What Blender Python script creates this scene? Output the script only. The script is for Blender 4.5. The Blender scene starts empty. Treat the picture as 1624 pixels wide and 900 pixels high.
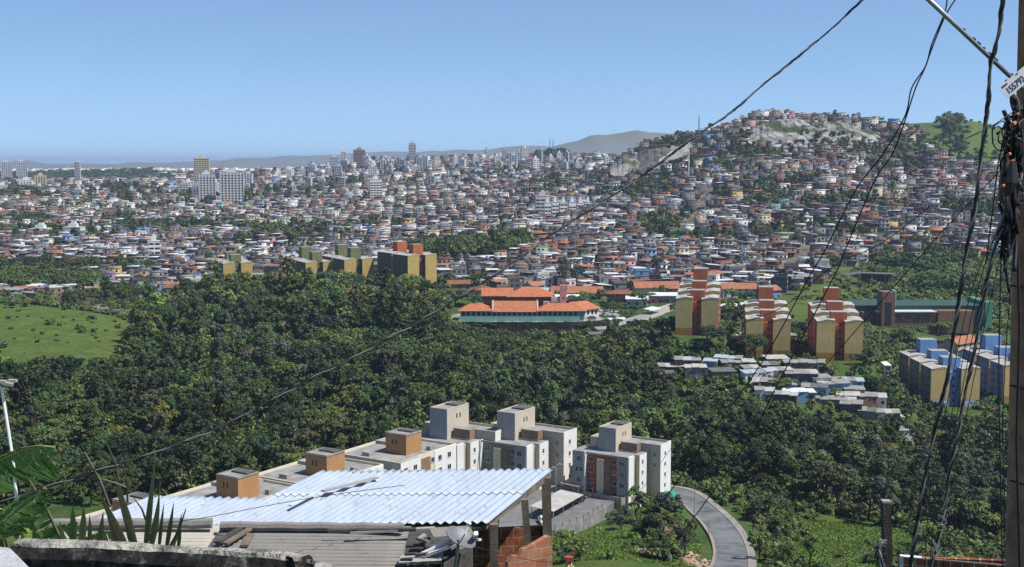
import bpy, math, random
import numpy as np
from mathutils import Vector, Matrix, Quaternion

# ------------------------------------------------------------------ camera geometry
F = 1960.0
PITCH = math.atan((450 - 262) / F)
CP, SP = math.cos(PITCH), math.sin(PITCH)
scene = bpy.context.scene
COL = scene.collection
rnd = random.Random(7)
nrg = np.random.default_rng(11)
R = math.radians

def P(px, py, Y):
    """world point seen at pixel (px, py) at depth Y (metres north of the camera)"""
    v = (450 - py) / F
    dy = CP + SP * v
    return Vector((Y * (px - 812) / F / dy, Y, Y * (-SP + CP * v) / dy))

def PZ(px, py, z):
    v = (450 - py) / F
    dy = CP + SP * v
    dz = (-SP + CP * v) / dy
    return P(px, py, z / dz)

def slope(py):
    v = (450 - py) / F
    return (-SP + CP * v) / (CP + SP * v)

def proj(x, y, z):
    f = y * CP - z * SP
    u = y * SP + z * CP
    return 812 + F * x / f, 450 - F * u / f

# ------------------------------------------------------------------ value noise
_tab = np.random.default_rng(5).random((256, 256))
def vnoise(x, y, s=1.0, seed=0):
    x = np.asarray(x, float) / s + seed * 17.31
    y = np.asarray(y, float) / s + seed * 9.77
    xi = np.floor(x).astype(int); yi = np.floor(y).astype(int)
    fx = x - xi; fy = y - yi
    fx = fx * fx * (3 - 2 * fx); fy = fy * fy * (3 - 2 * fy)
    a = _tab[xi & 255, yi & 255]; b = _tab[(xi + 1) & 255, yi & 255]
    c = _tab[xi & 255, (yi + 1) & 255]; d = _tab[(xi + 1) & 255, (yi + 1) & 255]
    return (a * (1 - fx) + b * fx) * (1 - fy) + (c * (1 - fx) + d * fx) * fy

def fbm(x, y, s, seed=0, n=4):
    t = 0; a = 1; tot = 0
    for i in range(n):
        t = t + a * vnoise(x, y, s / 2 ** i, seed + i); tot += a; a *= .55
    return t / tot

def inpoly(px, py, poly):
    px = np.asarray(px, float); py = np.asarray(py, float)
    res = np.zeros(px.shape, bool)
    n = len(poly)
    for i in range(n):
        x1, y1 = poly[i]; x2, y2 = poly[(i + 1) % n]
        c = ((y1 > py) != (y2 > py)) & (px < (x2 - x1) * (py - y1) / ((y2 - y1) or 1e-9) + x1)
        res ^= c
    return res

# ------------------------------------------------------------------ materials
class NT:
    def __init__(s, m):
        m.use_nodes = True
        s.nt = m.node_tree; s.nt.nodes.clear()
    def n(s, t, **k):
        nd = s.nt.nodes.new(t)
        for a, b in k.items():
            if a.startswith('i_'):
                nd.inputs[a[2:].replace('_', ' ')].default_value = b
            else:
                setattr(nd, a, b)
        return nd
    def l(s, a, b):
        s.nt.links.new(a, b)

def c4(c): return (c[0], c[1], c[2], 1.0)

def pm(name, c, var=.25, scale=.5, rough=.85, spec=.25, metal=0., bump=0., bscale=None, c2=None, mixlo=.35, mixhi=.75, streak=0., world=True):
    """a noisy painted / rendered / weathered surface"""
    m = bpy.data.materials.new(name)
    t = NT(m)
    out = t.n('ShaderNodeOutputMaterial'); b = t.n('ShaderNodeBsdfPrincipled')
    b.inputs['Roughness'].default_value = rough
    b.inputs['Specular IOR Level'].default_value = spec
    b.inputs['Metallic'].default_value = metal
    t.l(b.outputs[0], out.inputs[0])
    if world:
        geo = t.n('ShaderNodeNewGeometry'); vec = geo.outputs['Position']
    else:
        tc = t.n('ShaderNodeTexCoord'); vec = tc.outputs['Object']
    nz = t.n('ShaderNodeTexNoise'); nz.inputs['Scale'].default_value = scale
    nz.inputs['Detail'].default_value = 6; nz.inputs['Roughness'].default_value = .65
    t.l(vec, nz.inputs['Vector'])
    cr = t.n('ShaderNodeValToRGB')
    cr.color_ramp.elements[0].position = mixlo; cr.color_ramp.elements[1].position = mixhi
    d = c2 if c2 else tuple(x * (1 - var) for x in c)
    u = tuple(min(1, x * (1 + var * .5)) for x in c)
    cr.color_ramp.elements[0].color = c4(d); cr.color_ramp.elements[1].color = c4(u)
    t.l(nz.outputs['Fac'], cr.inputs[0])
    last = cr.outputs[0]
    if streak:
        mp = t.n('ShaderNodeMapping'); mp.inputs['Scale'].default_value = (2.2, 2.2, .18)
        t.l(vec, mp.inputs[0])
        n2 = t.n('ShaderNodeTexNoise'); n2.inputs['Scale'].default_value = 1.0; n2.inputs['Detail'].default_value = 5
        t.l(mp.outputs[0], n2.inputs['Vector'])
        r2 = t.n('ShaderNodeValToRGB'); r2.color_ramp.elements[0].position = .3; r2.color_ramp.elements[1].position = .62
        k = 1 - streak
        r2.color_ramp.elements[0].color = (k, k * .97, k * .93, 1); r2.color_ramp.elements[1].color = (1, 1, 1, 1)
        t.l(n2.outputs['Fac'], r2.inputs[0])
        mx = t.n('ShaderNodeMix', data_type='RGBA', blend_type='MULTIPLY'); mx.inputs[0].default_value = 1
        t.l(last, mx.inputs[6]); t.l(r2.outputs[0], mx.inputs[7]); last = mx.outputs[2]
    t.l(last, b.inputs['Base Color'])
    if bump:
        n3 = t.n('ShaderNodeTexNoise'); n3.inputs['Scale'].default_value = bscale or scale * 6; n3.inputs['Detail'].default_value = 8
        t.l(vec, n3.inputs['Vector'])
        bp = t.n('ShaderNodeBump'); bp.inputs['Strength'].default_value = bump; bp.inputs['Distance'].default_value = .05
        t.l(n3.outputs['Fac'], bp.inputs['Height']); t.l(bp.outputs[0], b.inputs['Normal'])
    return m

def brick_mat(name, c1, c2, mortar, bw=.29, bh=.19, mort=.012, msoil=.5):
    """hollow clay brick laid in mortar; wall runs along the object's local X"""
    m = bpy.data.materials.new(name); t = NT(m)
    out = t.n('ShaderNodeOutputMaterial'); b = t.n('ShaderNodeBsdfPrincipled'); t.l(b.outputs[0], out.inputs[0])
    b.inputs['Roughness'].default_value = .9; b.inputs['Specular IOR Level'].default_value = .15
    tc = t.n('ShaderNodeTexCoord'); sp = t.n('ShaderNodeSeparateXYZ'); cb = t.n('ShaderNodeCombineXYZ')
    t.l(tc.outputs['Object'], sp.inputs[0]); t.l(sp.outputs[0], cb.inputs[0]); t.l(sp.outputs[2], cb.inputs[1])
    br = t.n('ShaderNodeTexBrick'); br.inputs['Scale'].default_value = 1
    br.inputs['Brick Width'].default_value = bw; br.inputs['Row Height'].default_value = bh
    br.inputs['Mortar Size'].default_value = mort; br.inputs['Mortar Smooth'].default_value = .2
    br.inputs['Color1'].default_value = c4(c1); br.inputs['Color2'].default_value = c4(c2); br.inputs['Mortar'].default_value = c4(mortar)
    t.l(cb.outputs[0], br.inputs['Vector'])
    nz = t.n('ShaderNodeTexNoise'); nz.inputs['Scale'].default_value = 3; nz.inputs['Detail'].default_value = 6
    t.l(tc.outputs['Object'], nz.inputs['Vector'])
    r = t.n('ShaderNodeValToRGB'); r.color_ramp.elements[0].position = .35; r.color_ramp.elements[1].position = .65
    r.color_ramp.elements[0].color = (msoil, msoil * .95, msoil * .9, 1); r.color_ramp.elements[1].color = (1.1, 1.05, 1, 1)
    t.l(nz.outputs['Fac'], r.inputs[0])
    mx = t.n('ShaderNodeMix', data_type='RGBA', blend_type='MULTIPLY'); mx.inputs[0].default_value = 1
    t.l(br.outputs['Color'], mx.inputs[6]); t.l(r.outputs[0], mx.inputs[7]); t.l(mx.outputs[2], b.inputs['Base Color'])
    bp = t.n('ShaderNodeBump'); bp.inputs['Strength'].default_value = .5; bp.inputs['Distance'].default_value = .01; bp.invert = True
    t.l(br.outputs['Fac'], bp.inputs['Height']); t.l(bp.outputs[0], b.inputs['Normal'])
    return m

def leaf_mat(name, hue_var=.35, trans=.22, rough=.55):
    m = bpy.data.materials.new(name); t = NT(m)
    out = t.n('ShaderNodeOutputMaterial'); b = t.n('ShaderNodeBsdfPrincipled')
    b.inputs['Roughness'].default_value = rough; b.inputs['Specular IOR Level'].default_value = .25
    at = t.n('ShaderNodeAttribute', attribute_name='tint')
    oi = t.n('ShaderNodeObjectInfo')
    rp = t.n('ShaderNodeValToRGB')
    e = rp.color_ramp.elements
    e[0].position = 0; e[0].color = (.62, .72, .72, 1); e[1].position = 1; e[1].color = (1.45, 1.32, 1.05, 1)
    x = e.new(.5); x.color = (.95, 1.0, .95, 1)
    t.l(oi.outputs['Random'], rp.inputs[0])
    mx = t.n('ShaderNodeMix', data_type='RGBA', blend_type='MULTIPLY'); mx.inputs[0].default_value = 1
    t.l(at.outputs['Color'], mx.inputs[6]); t.l(rp.outputs[0], mx.inputs[7])
    t.l(mx.outputs[2], b.inputs['Base Color'])
    tr = t.n('ShaderNodeBsdfTranslucent'); t.l(mx.outputs[2], tr.inputs[0])
    ms = t.n('ShaderNodeMixShader'); ms.inputs[0].default_value = trans
    t.l(b.outputs[0], ms.inputs[1]); t.l(tr.outputs[0], ms.inputs[2]); t.l(ms.outputs[0], out.inputs[0])
    return m

# ------------------------------------------------------------------ mesh helpers
def mesh_arrays(name, V, loops, starts, mats=None, matidx=None, tint=None, smooth=False):
    me = bpy.data.meshes.new(name)
    me.vertices.add(len(V)); me.vertices.foreach_set('co', np.ascontiguousarray(V, dtype=np.float32).ravel())
    me.loops.add(len(loops)); me.loops.foreach_set('vertex_index', np.ascontiguousarray(loops, dtype=np.int32))
    me.polygons.add(len(starts)); me.polygons.foreach_set('loop_start', np.ascontiguousarray(starts, dtype=np.int32))
    if matidx is not None:
        me.polygons.foreach_set('material_index', np.ascontiguousarray(matidx, dtype=np.int32))
    if smooth:
        me.polygons.foreach_set('use_smooth', np.ones(len(starts), dtype=bool))
    me.update(calc_edges=True)
    if tint is not None:
        a = me.attributes.new('tint', 'FLOAT_COLOR', 'POINT')
        a.data.foreach_set('color', np.ascontiguousarray(tint, dtype=np.float32).ravel())
    for m in mats or []: me.materials.append(m)
    return me

def link(name, me, parent=None, loc=None, rz=None):
    o = bpy.data.objects.new(name, me); COL.objects.link(o)
    if parent is not None: o.parent = parent
    if loc is not None: o.location = loc
    if rz is not None: o.rotation_euler[2] = rz
    return o

def tag(o, label=None, cat=None, group=None, kind=None):
    if label: o['label'] = label
    if cat: o['category'] = cat
    if group: o['group'] = group
    if kind: o['kind'] = kind
    return o

def thing(name, label, cat, loc=(0, 0, 0), rz=0, group=None):
    o = link(name, None, None, loc, rz)
    o.empty_display_size = .5
    return tag(o, label, cat, group)

class MB:
    def __init__(s): s.V = []; s.Fc = []; s.M = []
    def face(s, pts, m=0):
        i = len(s.V); s.V.extend([tuple(p) for p in pts]); s.Fc.append(list(range(i, i + len(pts)))); s.M.append(m); return s
    def box(s, x0, x1, y0, y1, z0, z1, m=0, rot=0, piv=None, mt=None):
        pts = [(x, y, z) for z in (z0, z1) for (x, y) in ((x0, y0), (x1, y0), (x1, y1), (x0, y1))]
        if rot:
            cx, cy = piv or ((x0 + x1) / 2, (y0 + y1) / 2); c, n = math.cos(rot), math.sin(rot)
            pts = [(cx + (x - cx) * c - (y - cy) * n, cy + (x - cx) * n + (y - cy) * c, z) for x, y, z in pts]
        i = len(s.V); s.V.extend(pts)
        fs = [(0, 3, 2, 1), (4, 5, 6, 7), (0, 1, 5, 4), (1, 2, 6, 5), (2, 3, 7, 6), (3, 0, 4, 7)]
        for k, f in enumerate(fs):
            s.Fc.append([i + j for j in f]); s.M.append(mt if (k == 1 and mt is not None) else m)
        return s
    def beam(s, a, b, w, h=None, m=0, up=(0, 0, 1)):
        a = Vector(a); b = Vector(b); d = (b - a).normalized(); up = Vector(up)
        if abs(d.dot(up)) > .98: up = Vector((0, 1, 0))
        x = d.cross(up).normalized(); y = x.cross(d).normalized(); h = h or w
        pts = []
        for p in (a, b):
            for sx, sy in ((-1, -1), (1, -1), (1, 1), (-1, 1)):
                pts.append(p + x * sx * w / 2 + y * sy * h / 2)
        i = len(s.V); s.V.extend([tuple(p) for p in pts])
        for f in ((3, 2, 1, 0), (4, 5, 6, 7), (0, 1, 5, 4), (1, 2, 6, 5), (2, 3, 7, 6), (3, 0, 4, 7)):
            s.Fc.append([i + j for j in f]); s.M.append(m)
        return s
    def tube(s, pts, r, n=6, m=0, cap=True):
        pts = [Vector(p) for p in pts]; k = len(pts)
        rr = r if isinstance(r, (list, tuple)) else [r] * k
        i0 = len(s.V); ref = Vector((0, 0, 1))
        d0 = (pts[1] - pts[0]).normalized()
        if abs(d0.dot(ref)) > .9: ref = Vector((1, 0, 0))
        x = d0.cross(ref).normalized()
        for j, p in enumerate(pts):
            d = (pts[min(j + 1, k - 1)] - pts[max(j - 1, 0)]).normalized()
            x = (x - d * x.dot(d)).normalized(); y = d.cross(x)
            for q in range(n):
                a = 2 * math.pi * q / n
                s.V.append(tuple(p + (x * math.cos(a) + y * math.sin(a)) * rr[j]))
        for j in range(k - 1):
            for q in range(n):
                a = i0 + j * n + q; b = i0 + j * n + (q + 1) % n
                s.Fc.append([a, b, b + n, a + n]); s.M.append(m)
        if cap:
            s.Fc.append([i0 + q for q in reversed(range(n))]); s.M.append(m)
            s.Fc.append([i0 + (k - 1) * n + q for q in range(n)]); s.M.append(m)
        return s
    def prism(s, poly, z0, z1, m=0, mt=None):
        n = len(poly); i = len(s.V)
        s.V.extend([(x, y, z0) for x, y in poly]); s.V.extend([(x, y, z1) for x, y in poly])
        s.Fc.append([i + j for j in reversed(range(n))]); s.M.append(m)
        s.Fc.append([i + n + j for j in range(n)]); s.M.append(m if mt is None else mt)
        for j in range(n):
            k = (j + 1) % n
            s.Fc.append([i + j, i + k, i + n + k, i + n + j]); s.M.append(m)
        return s
    def profile(s, poly, y0, y1, m=0):
        """poly in (x, z), extruded along y"""
        n = len(poly); i = len(s.V)
        s.V.extend([(x, y0, z) for x, z in poly]); s.V.extend([(x, y1, z) for x, z in poly])
        s.Fc.append([i + j for j in range(n)]); s.M.append(m)
        s.Fc.append([i + n + j for j in reversed(range(n))]); s.M.append(m)
        for j in range(n):
            k = (j + 1) % n
            s.Fc.append([i + k, i + j, i + n + j, i + n + k]); s.M.append(m)
        return s
    def gable(s, x0, x1, y0, y1, z, h, ov=.4, th=.12, m=0, along='x'):
        """a thin two-slope roof whose ridge runs along x or y"""
        if along == 'x':
            ym = (y0 + y1) / 2; a = y0 - ov; b = y1 + ov; k = h * ov / ((y1 - y0) / 2)
            L = [(a, z - k), (ym, z + h), (b, z - k)]
            for (p, q) in ((L[0], L[1]), (L[1], L[2])):
                i = len(s.V)
                for x in (x0 - ov, x1 + ov):
                    s.V.extend([(x, p[0], p[1]), (x, q[0], q[1]), (x, q[0], q[1] + th), (x, p[0], p[1] + th)])
                for f in ((0, 1, 2, 3), (7, 6, 5, 4), (0, 4, 5, 1), (3, 2, 6, 7), (0, 3, 7, 4), (1, 5, 6, 2)):
                    s.Fc.append([i + j for j in f]); s.M.append(m)
        else:
            xm = (x0 + x1) / 2; a = x0 - ov; b = x1 + ov; k = h * ov / ((x1 - x0) / 2)
            L = [(a, z - k), (xm, z + h), (b, z - k)]
            for (p, q) in ((L[0], L[1]), (L[1], L[2])):
                i = len(s.V)
                for y in (y0 - ov, y1 + ov):
                    s.V.extend([(p[0], y, p[1]), (q[0], y, q[1]), (q[0], y, q[1] + th), (p[0], y, p[1] + th)])
                for f in ((3, 2, 1, 0), (4, 5, 6, 7), (1, 5, 4, 0), (7, 6, 2, 3), (4, 7, 3, 0), (2, 6, 5, 1)):
                    s.Fc.append([i + j for j in f]); s.M.append(m)
        return s
    def hip(s, x0, x1, y0, y1, z, h, ov=.4, m=0):
        x0 -= ov; x1 += ov; y0 -= ov; y1 += ov
        w = x1 - x0; d = y1 - y0; i = len(s.V)
        if w >= d: r0, r1 = (x0 + d / 2, (y0 + y1) / 2), (x1 - d / 2, (y0 + y1) / 2)
        else: r0, r1 = ((x0 + x1) / 2, y0 + w / 2), ((x0 + x1) / 2, y1 - w / 2)
        s.V.extend([(x0, y0, z), (x1, y0, z), (x1, y1, z), (x0, y1, z), (r0[0], r0[1], z + h), (r1[0], r1[1], z + h)])
        fs = [(0, 1, 5, 4), (1, 2, 5), (2, 3, 4, 5), (3, 0, 4), (3, 2, 1, 0)] if w >= d else [(0, 1, 4), (1, 2, 5, 4), (2, 3, 5), (3, 0, 4, 5), (3, 2, 1, 0)]
        for f in fs:
            s.Fc.append([i + j for j in f]); s.M.append(m)
        return s
    def mesh(s, name, mats, smooth=False):
        me = bpy.data.meshes.new(name); me.from_pydata(s.V, [], s.Fc)
        if not isinstance(mats, (list, tuple)): mats = [mats]
        for m in mats: me.materials.append(m)
        me.polygons.foreach_set('material_index', np.array(s.M, dtype=np.int32))
        if smooth: me.polygons.foreach_set('use_smooth', np.ones(len(s.Fc), dtype=bool))
        me.update()
        return me
    def build(s, name, mats, parent=None, loc=None, rz=None, smooth=False):
        return link(name, s.mesh(name, mats, smooth), parent, loc, rz)

# ------------------------------------------------------------------ palette
M = {}
M['brickwall'] = pm('raw_clay_brick', (.22, .13, .095), .3, .8, .9, .1, streak=.2)
M['brickwall2'] = pm('pale_clay_brick', (.30, .205, .155), .3, .8, .9, .1, streak=.25)
M['grey'] = pm('grey_render', (.27, .265, .25), .3, .7, .9, .1, streak=.3)
M['darkgrey'] = pm('dark_weathered_render', (.13, .125, .12), .35, .7, .9, .1, streak=.3)
M['white'] = pm('white_paint', (.70, .69, .66), .15, .5, .8, .2, streak=.25)
M['cream'] = pm('cream_paint', (.56, .50, .38), .18, .5, .8, .2, streak=.25)
M['beige'] = pm('beige_paint', (.43, .36, .27), .18, .5, .8, .2, streak=.2)
M['blue'] = pm('light_blue_paint', (.20, .33, .50), .2, .5, .8, .2, streak=.2)
M['teal'] = pm('teal_paint', (.22, .42, .38), .2, .5, .8, .2, streak=.2)
M['green'] = pm('pale_green_paint', (.30, .40, .27), .2, .5, .8, .2, streak=.2)
M['pink'] = pm('pink_paint', (.52, .27, .24), .2, .5, .8, .2, streak=.2)
M['yellow'] = pm('yellow_paint', (.52, .36, .12), .18, .5, .8, .2, streak=.2)
M['lilac'] = pm('lilac_paint', (.26, .2, .3), .2, .5, .8, .2, streak=.2)
M['tile'] = pm('clay_roof_tile', (.36, .15, .085), .38, .8, .85, .15)
M['tileold'] = pm('old_clay_roof_tile', (.24, .105, .065), .4, .8, .9, .1)
M['fibre'] = pm('fibre_cement_sheet', (.27, .27, .26), .35, .5, .9, .1)
M['fibredark'] = pm('mouldy_fibre_cement', (.14, .14, .135), .35, .5, .9, .1)
M['metal'] = pm('bright_metal_sheet', (.62, .64, .66), .15, .4, .45, .4)
M['metalblue'] = pm('bluish_metal_sheet', (.36, .40, .45), .15, .4, .5, .4)
M['slab'] = pm('concrete_slab', (.33, .32, .30), .3, .6, .9, .1)
M['dark'] = pm('dark_opening', (.018, .018, .02), .3, 1, .35, .5)
M['glass'] = pm('window_glass', (.03, .035, .045), .3, 1, .12, .6)
M['frame'] = pm('window_frame', (.45, .45, .44), .1, 1, .6, .3)
M['tank'] = pm('blue_water_tank', (.07, .19, .40), .15, 1, .5, .4)
M['door'] = pm('painted_door', (.16, .10, .07), .2, 1, .6, .3)
M['bark'] = pm('bark', (.10, .08, .06), .4, 3, .95, .1)
M['asphalt'] = pm('asphalt', (.125, .128, .135), .45, .22, .9, .2, c2=(.068, .069, .072), mixlo=.30, mixhi=.58, bump=.3, bscale=9)
M['pave'] = pm('pale_concrete_pavement', (.36, .33, .29), .25, .6, .9, .15)
M['kerb'] = pm('kerb_concrete', (.3, .29, .27), .3, 1, .9, .15)
M['paint'] = pm('road_paint', (.75, .75, .72), .2, 2, .7, .2)
M['steel'] = pm('galvanised_steel', (.42, .43, .44), .2, 3, .4, .5, .7)
M['whitepost'] = pm('white_painted_metal', (.75, .75, .74), .1, 3, .5, .4)
M['wood'] = pm('weathered_timber', (.20, .16, .125), .45, 4, .9, .1, world=False)
M['black'] = pm('black_rubber', (.012, .012, .013), .3, 8, .55, .4)
M['leaf'] = leaf_mat('foliage')
WALLS = ['brickwall', 'brickwall2', 'grey', 'darkgrey', 'white', 'cream', 'beige', 'blue', 'teal', 'green', 'pink', 'yellow', 'lilac']
WALLN = {'brickwall': 'raw brick', 'brickwall2': 'pale brick', 'grey': 'grey', 'darkgrey': 'dark grey', 'white': 'white', 'cream': 'cream', 'beige': 'beige',
         'blue': 'light blue', 'teal': 'teal', 'green': 'pale green', 'pink': 'pink', 'yellow': 'yellow', 'lilac': 'lilac'}
WALLP = [.13, .12, .25, .13, .16, .06, .06, .03, .012, .015, .02, .012, .01]
# ------------------------------------------------------------------ terrain: profiles along sight lines (depth, height) ; a value > 100 is a picture row
NEAR = [(1.5, -2.4), (10, -5.2), (20, -9.8), (30, -13.2), (60, -26), (120, -46)]
PROF = {
 -900: [(200, -70), (300, -77), (400, -62), (480, -51), (560, -62), (700, -73), (900, -63), (1300, -55), (2000, -40), (2700, -24), (3100, -8), (3500, -24), (5000, -24), (16000, -40)],
 -100: [(200, -70), (300, -77), (345, -74), (385, 590), (430, 540), (490, 482), (530, -58), (600, -70), (700, 474), (900, 402), (1250, 352), (2000, 302), (2700, 291), (3050, 285), (3400, -22), (5000, -24), (16000, -40)],
 40: [(200, -70), (300, -77), (345, -74), (385, 588), (430, 540), (490, 484), (530, -59), (600, -70), (700, 472), (900, 402), (1250, 352), (2000, 302), (2700, 291), (3050, 286), (3400, -22), (5000, -24), (16000, -40)],
 130: [(200, -70), (300, -77), (345, -74), (385, 588), (430, 545), (490, 492), (530, -63), (600, -71), (700, 472), (900, 402), (1250, 352), (2000, 302), (2700, 291), (3050, 284), (3400, -22), (5000, -24), (16000, -40)],
 200: [(200, -71), (300, -78), (345, -76), (385, 595), (430, 556), (490, 505), (530, -66), (600, -71), (700, 470), (900, 402), (1250, 352), (2000, 302), (2700, 290), (3050, 282), (3400, -22), (5000, -24), (16000, -40)],
 300: [(200, -72), (300, -78), (345, -77), (400, 615), (450, 568), (500, 526), (560, 487), (620, -66), (700, 466), (900, 404), (1250, 352), (2000, 302), (2700, 277), (3000, -22), (5000, -24), (16000, -40)],
 450: [(200, -72), (300, -78), (350, -79), (400, 614), (450, 564), (500, 522), (560, 478), (620, 458), (700, 438), (900, 398), (1250, 350), (2000, 298), (2600, 279), (3000, -20), (16000, -40)],
 600: [(200, -72), (300, -77), (350, 700), (400, 622), (450, 570), (500, 530), (560, 487), (620, 455), (700, 435), (900, 392), (1250, 345), (1700, 312), (2200, 283), (2600, 258), (3000, -10), (16000, -40)],
 800: [(205, -68), (245, -74), (290, -75), (320, -79), (360, 692), (400, 636), (450, 584), (500, 550), (545, 533), (590, -69), (625, 478), (660, 470), (720, 446), (900, 385), (1200, 335), (1700, 295), (2200, 270), (2600, 253), (3000, -8), (16000, -40)],
 930: [(205, -66), (232, -71), (245, -75), (290, -76), (320, -79), (360, 692), (400, 636), (450, 584), (500, 550), (545, 532), (590, -69), (625, 478), (660, 470), (720, 446), (900, 382), (1200, 312), (1500, 288), (2200, 268), (2600, 250), (3000, -8), (16000, -40)],
 1020: [(205, -66), (235, -71), (255, -75), (280, -76), (320, -79), (370, 684), (410, 606), (450, 550), (480, 532), (545, 508), (600, 482), (700, 450), (850, 392), (1000, 345), (1150, 302), (1235, 277), (1290, 238), (1360, 234), (1600, 0), (2200, -10), (2600, 252), (3000, -8), (16000, -40)],
 1100: [(205, -68), (240, -76), (272, -77.4), (300, -78.6), (325, -80), (365, 694), (400, 598), (425, 555), (440, -64), (520, 508), (600, 480), (700, 450), (850, 388), (1000, 332), (1150, 276), (1240, 240), (1320, 216), (1420, 15), (2000, 0), (3000, -10), (16000, -40)],
 1200: [(205, -69), (235, -75.5), (275, -77), (320, -80), (350, 684), (380, 616), (412, 578), (450, 548), (520, 512), (600, 482), (700, 452), (850, 380), (1000, 315), (1120, 258), (1185, 238), (1218, 207), (1285, 184), (1360, 190), (1500, 25), (2000, 0), (16000, -40)],
 1300: [(205, -70), (235, -76), (280, -79), (320, -82), (348, 708), (366, 655), (395, 600), (412, 578), (450, 552), (520, 517), (600, 484), (700, 440), (850, 370), (1000, 305), (1120, 255), (1185, 236), (1220, 201), (1290, 189), (1360, 193), (1500, 25), (2000, 0), (16000, -40)],
 1390: [(205, -70), (235, -74), (265, 838), (300, -83), (345, 716), (362, 668), (395, 626), (415, 598), (450, 572), (500, 537), (560, 507), (620, 487), (700, 438), (780, 405), (900, 350), (1050, 285), (1180, 235), (1260, 201), (1300, 194), (1400, 35), (2000, 0), (16000, -40)],
 1470: [(205, -70), (240, -77), (300, -84), (350, -88), (392, -88), (408, -82.5), (415, -82), (452, -81), (480, 572), (520, 541), (600, 500), (700, 442), (780, 410), (900, 350), (1050, 285), (1180, 235), (1260, 206), (1310, 190), (1420, 30), (2000, 0), (16000, -40)],
 1530: [(205, -70), (240, -78), (300, -85), (350, -88), (392, -88), (408, -82.5), (415, -82), (452, -81), (490, 568), (520, 545), (600, 502), (700, 444), (780, 412), (900, 350), (1050, 288), (1180, 252), (1260, 217), (1330, 181), (1430, 35), (2000, 0), (16000, -40)],
 1620: [(205, -70), (240, -79), (300, -86), (350, -88), (395, -88), (410, -82.5), (455, -81), (490, 570), (520, 548), (600, 505), (700, 446), (780, 414), (900, 352), (1050, 292), (1180, 266), (1280, 235), (1340, 206), (1440, 15), (2000, -5), (16000, -40)],
 2500: [(205, -70), (300, -85), (420, -83), (600, -70), (800, -50), (1000, -30), (1300, 10), (1500, 0), (16000, -40)],
}
NR, NCOL = 620, 440
YG = np.exp(np.linspace(math.log(1.5), math.log(16000), NR))
PXG = np.linspace(-900, 2500, NCOL); UG = (PXG - 812) / F
_keys = sorted(PROF)
_prof = []
for k in _keys:
    ys, zs = [], []
    for (Y, v) in NEAR + PROF[k]:
        ys.append(math.log(Y)); zs.append(v if v < 100 else Y * slope(v))
    _prof.append(np.interp(np.log(YG), ys, zs))
_prof = np.array(_prof).T
HG = np.empty((NR, NCOL))
for r in range(NR):
    HG[r] = np.interp(PXG, _keys, _prof[r])
def _blur(a, ax):
    b = np.concatenate([np.take(a, [0], ax), a, np.take(a, [-1], ax)], ax)
    n = a.shape[ax]
    return .25 * np.take(b, range(0, n), ax) + .5 * np.take(b, range(1, n + 1), ax) + .25 * np.take(b, range(2, n + 2), ax)
for _ in range(3): HG = _blur(_blur(HG, 0), 1)
for _ in range(6): HG = _blur(HG, 1)
XG = YG[:, None] * UG[None, :]; YY = np.repeat(YG[:, None], NCOL, 1)
amp = np.clip((YY - 150) / 300, 0, 1) * .6 + np.clip((YY - 900) / 1500, 0, 1) * 2.5
PADS = [(1104.5, 532, 441, -11, 38), (1217.5, 567, 424, -9.5, 38), (1331, 572, 411, -8.5, 38), (1514, 646, 415, 0, 38), (1628, 640, 418, 2, 38)]
HG += amp * (fbm(XG, YY, 60, 3) - .5) * 2
HG += np.clip((YY - 2700) / 800, 0, 1) * 26 * (fbm(XG, YY, 900, 9) - .5)

for (ppx, ppy, pY, yw, pl) in PADS:      # level ground cut for the blocks of flats
    p0 = P(ppx, ppy, pY)
    for k in range(0, 7):
        f = k / 6; cx = p0.x - math.sin(R(yw)) * pl * f; cy_ = pY + math.cos(R(yw)) * pl * f; d = np.hypot(XG - cx, YY - cy_)
        wgt = np.clip((15 - d) / 5, 0, 1); wgt = wgt * wgt * (3 - 2 * wgt); HG = HG * (1 - wgt) + (p0.z - .15) * wgt

def H(x, y):
    x = np.asarray(x, float); y = np.maximum(np.asarray(y, float), 1.5)
    fr = np.clip((np.log(y) - math.log(1.5)) / (math.log(16000) - math.log(1.5)) * (NR - 1), 0, NR - 1.001)
    fc = np.clip((x / y - UG[0]) / (UG[-1] - UG[0]) * (NCOL - 1), 0, NCOL - 1.001)
    r = fr.astype(int); c = fc.astype(int); a = fr - r; b = fc - c
    return (HG[r, c] * (1 - a) + HG[r + 1, c] * a) * (1 - b) + (HG[r, c + 1] * (1 - a) + HG[r + 1, c + 1] * a) * b

def G(px, Y, dz=0):
    """ground point seen in picture column px at depth Y"""
    x = Y * (px - 812) / F
    for _ in range(3):
        z = float(H(x, Y)); f = Y * CP - z * SP
        x = f * (px - 812) / F
    return Vector((x, Y, float(H(x, Y)) + dz))

def pxof(x, y):
    """picture column (approximately) of a ground point"""
    z = H(x, y)
    return 812 + F * np.asarray(x) / (np.asarray(y) * CP - z * SP)

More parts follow.
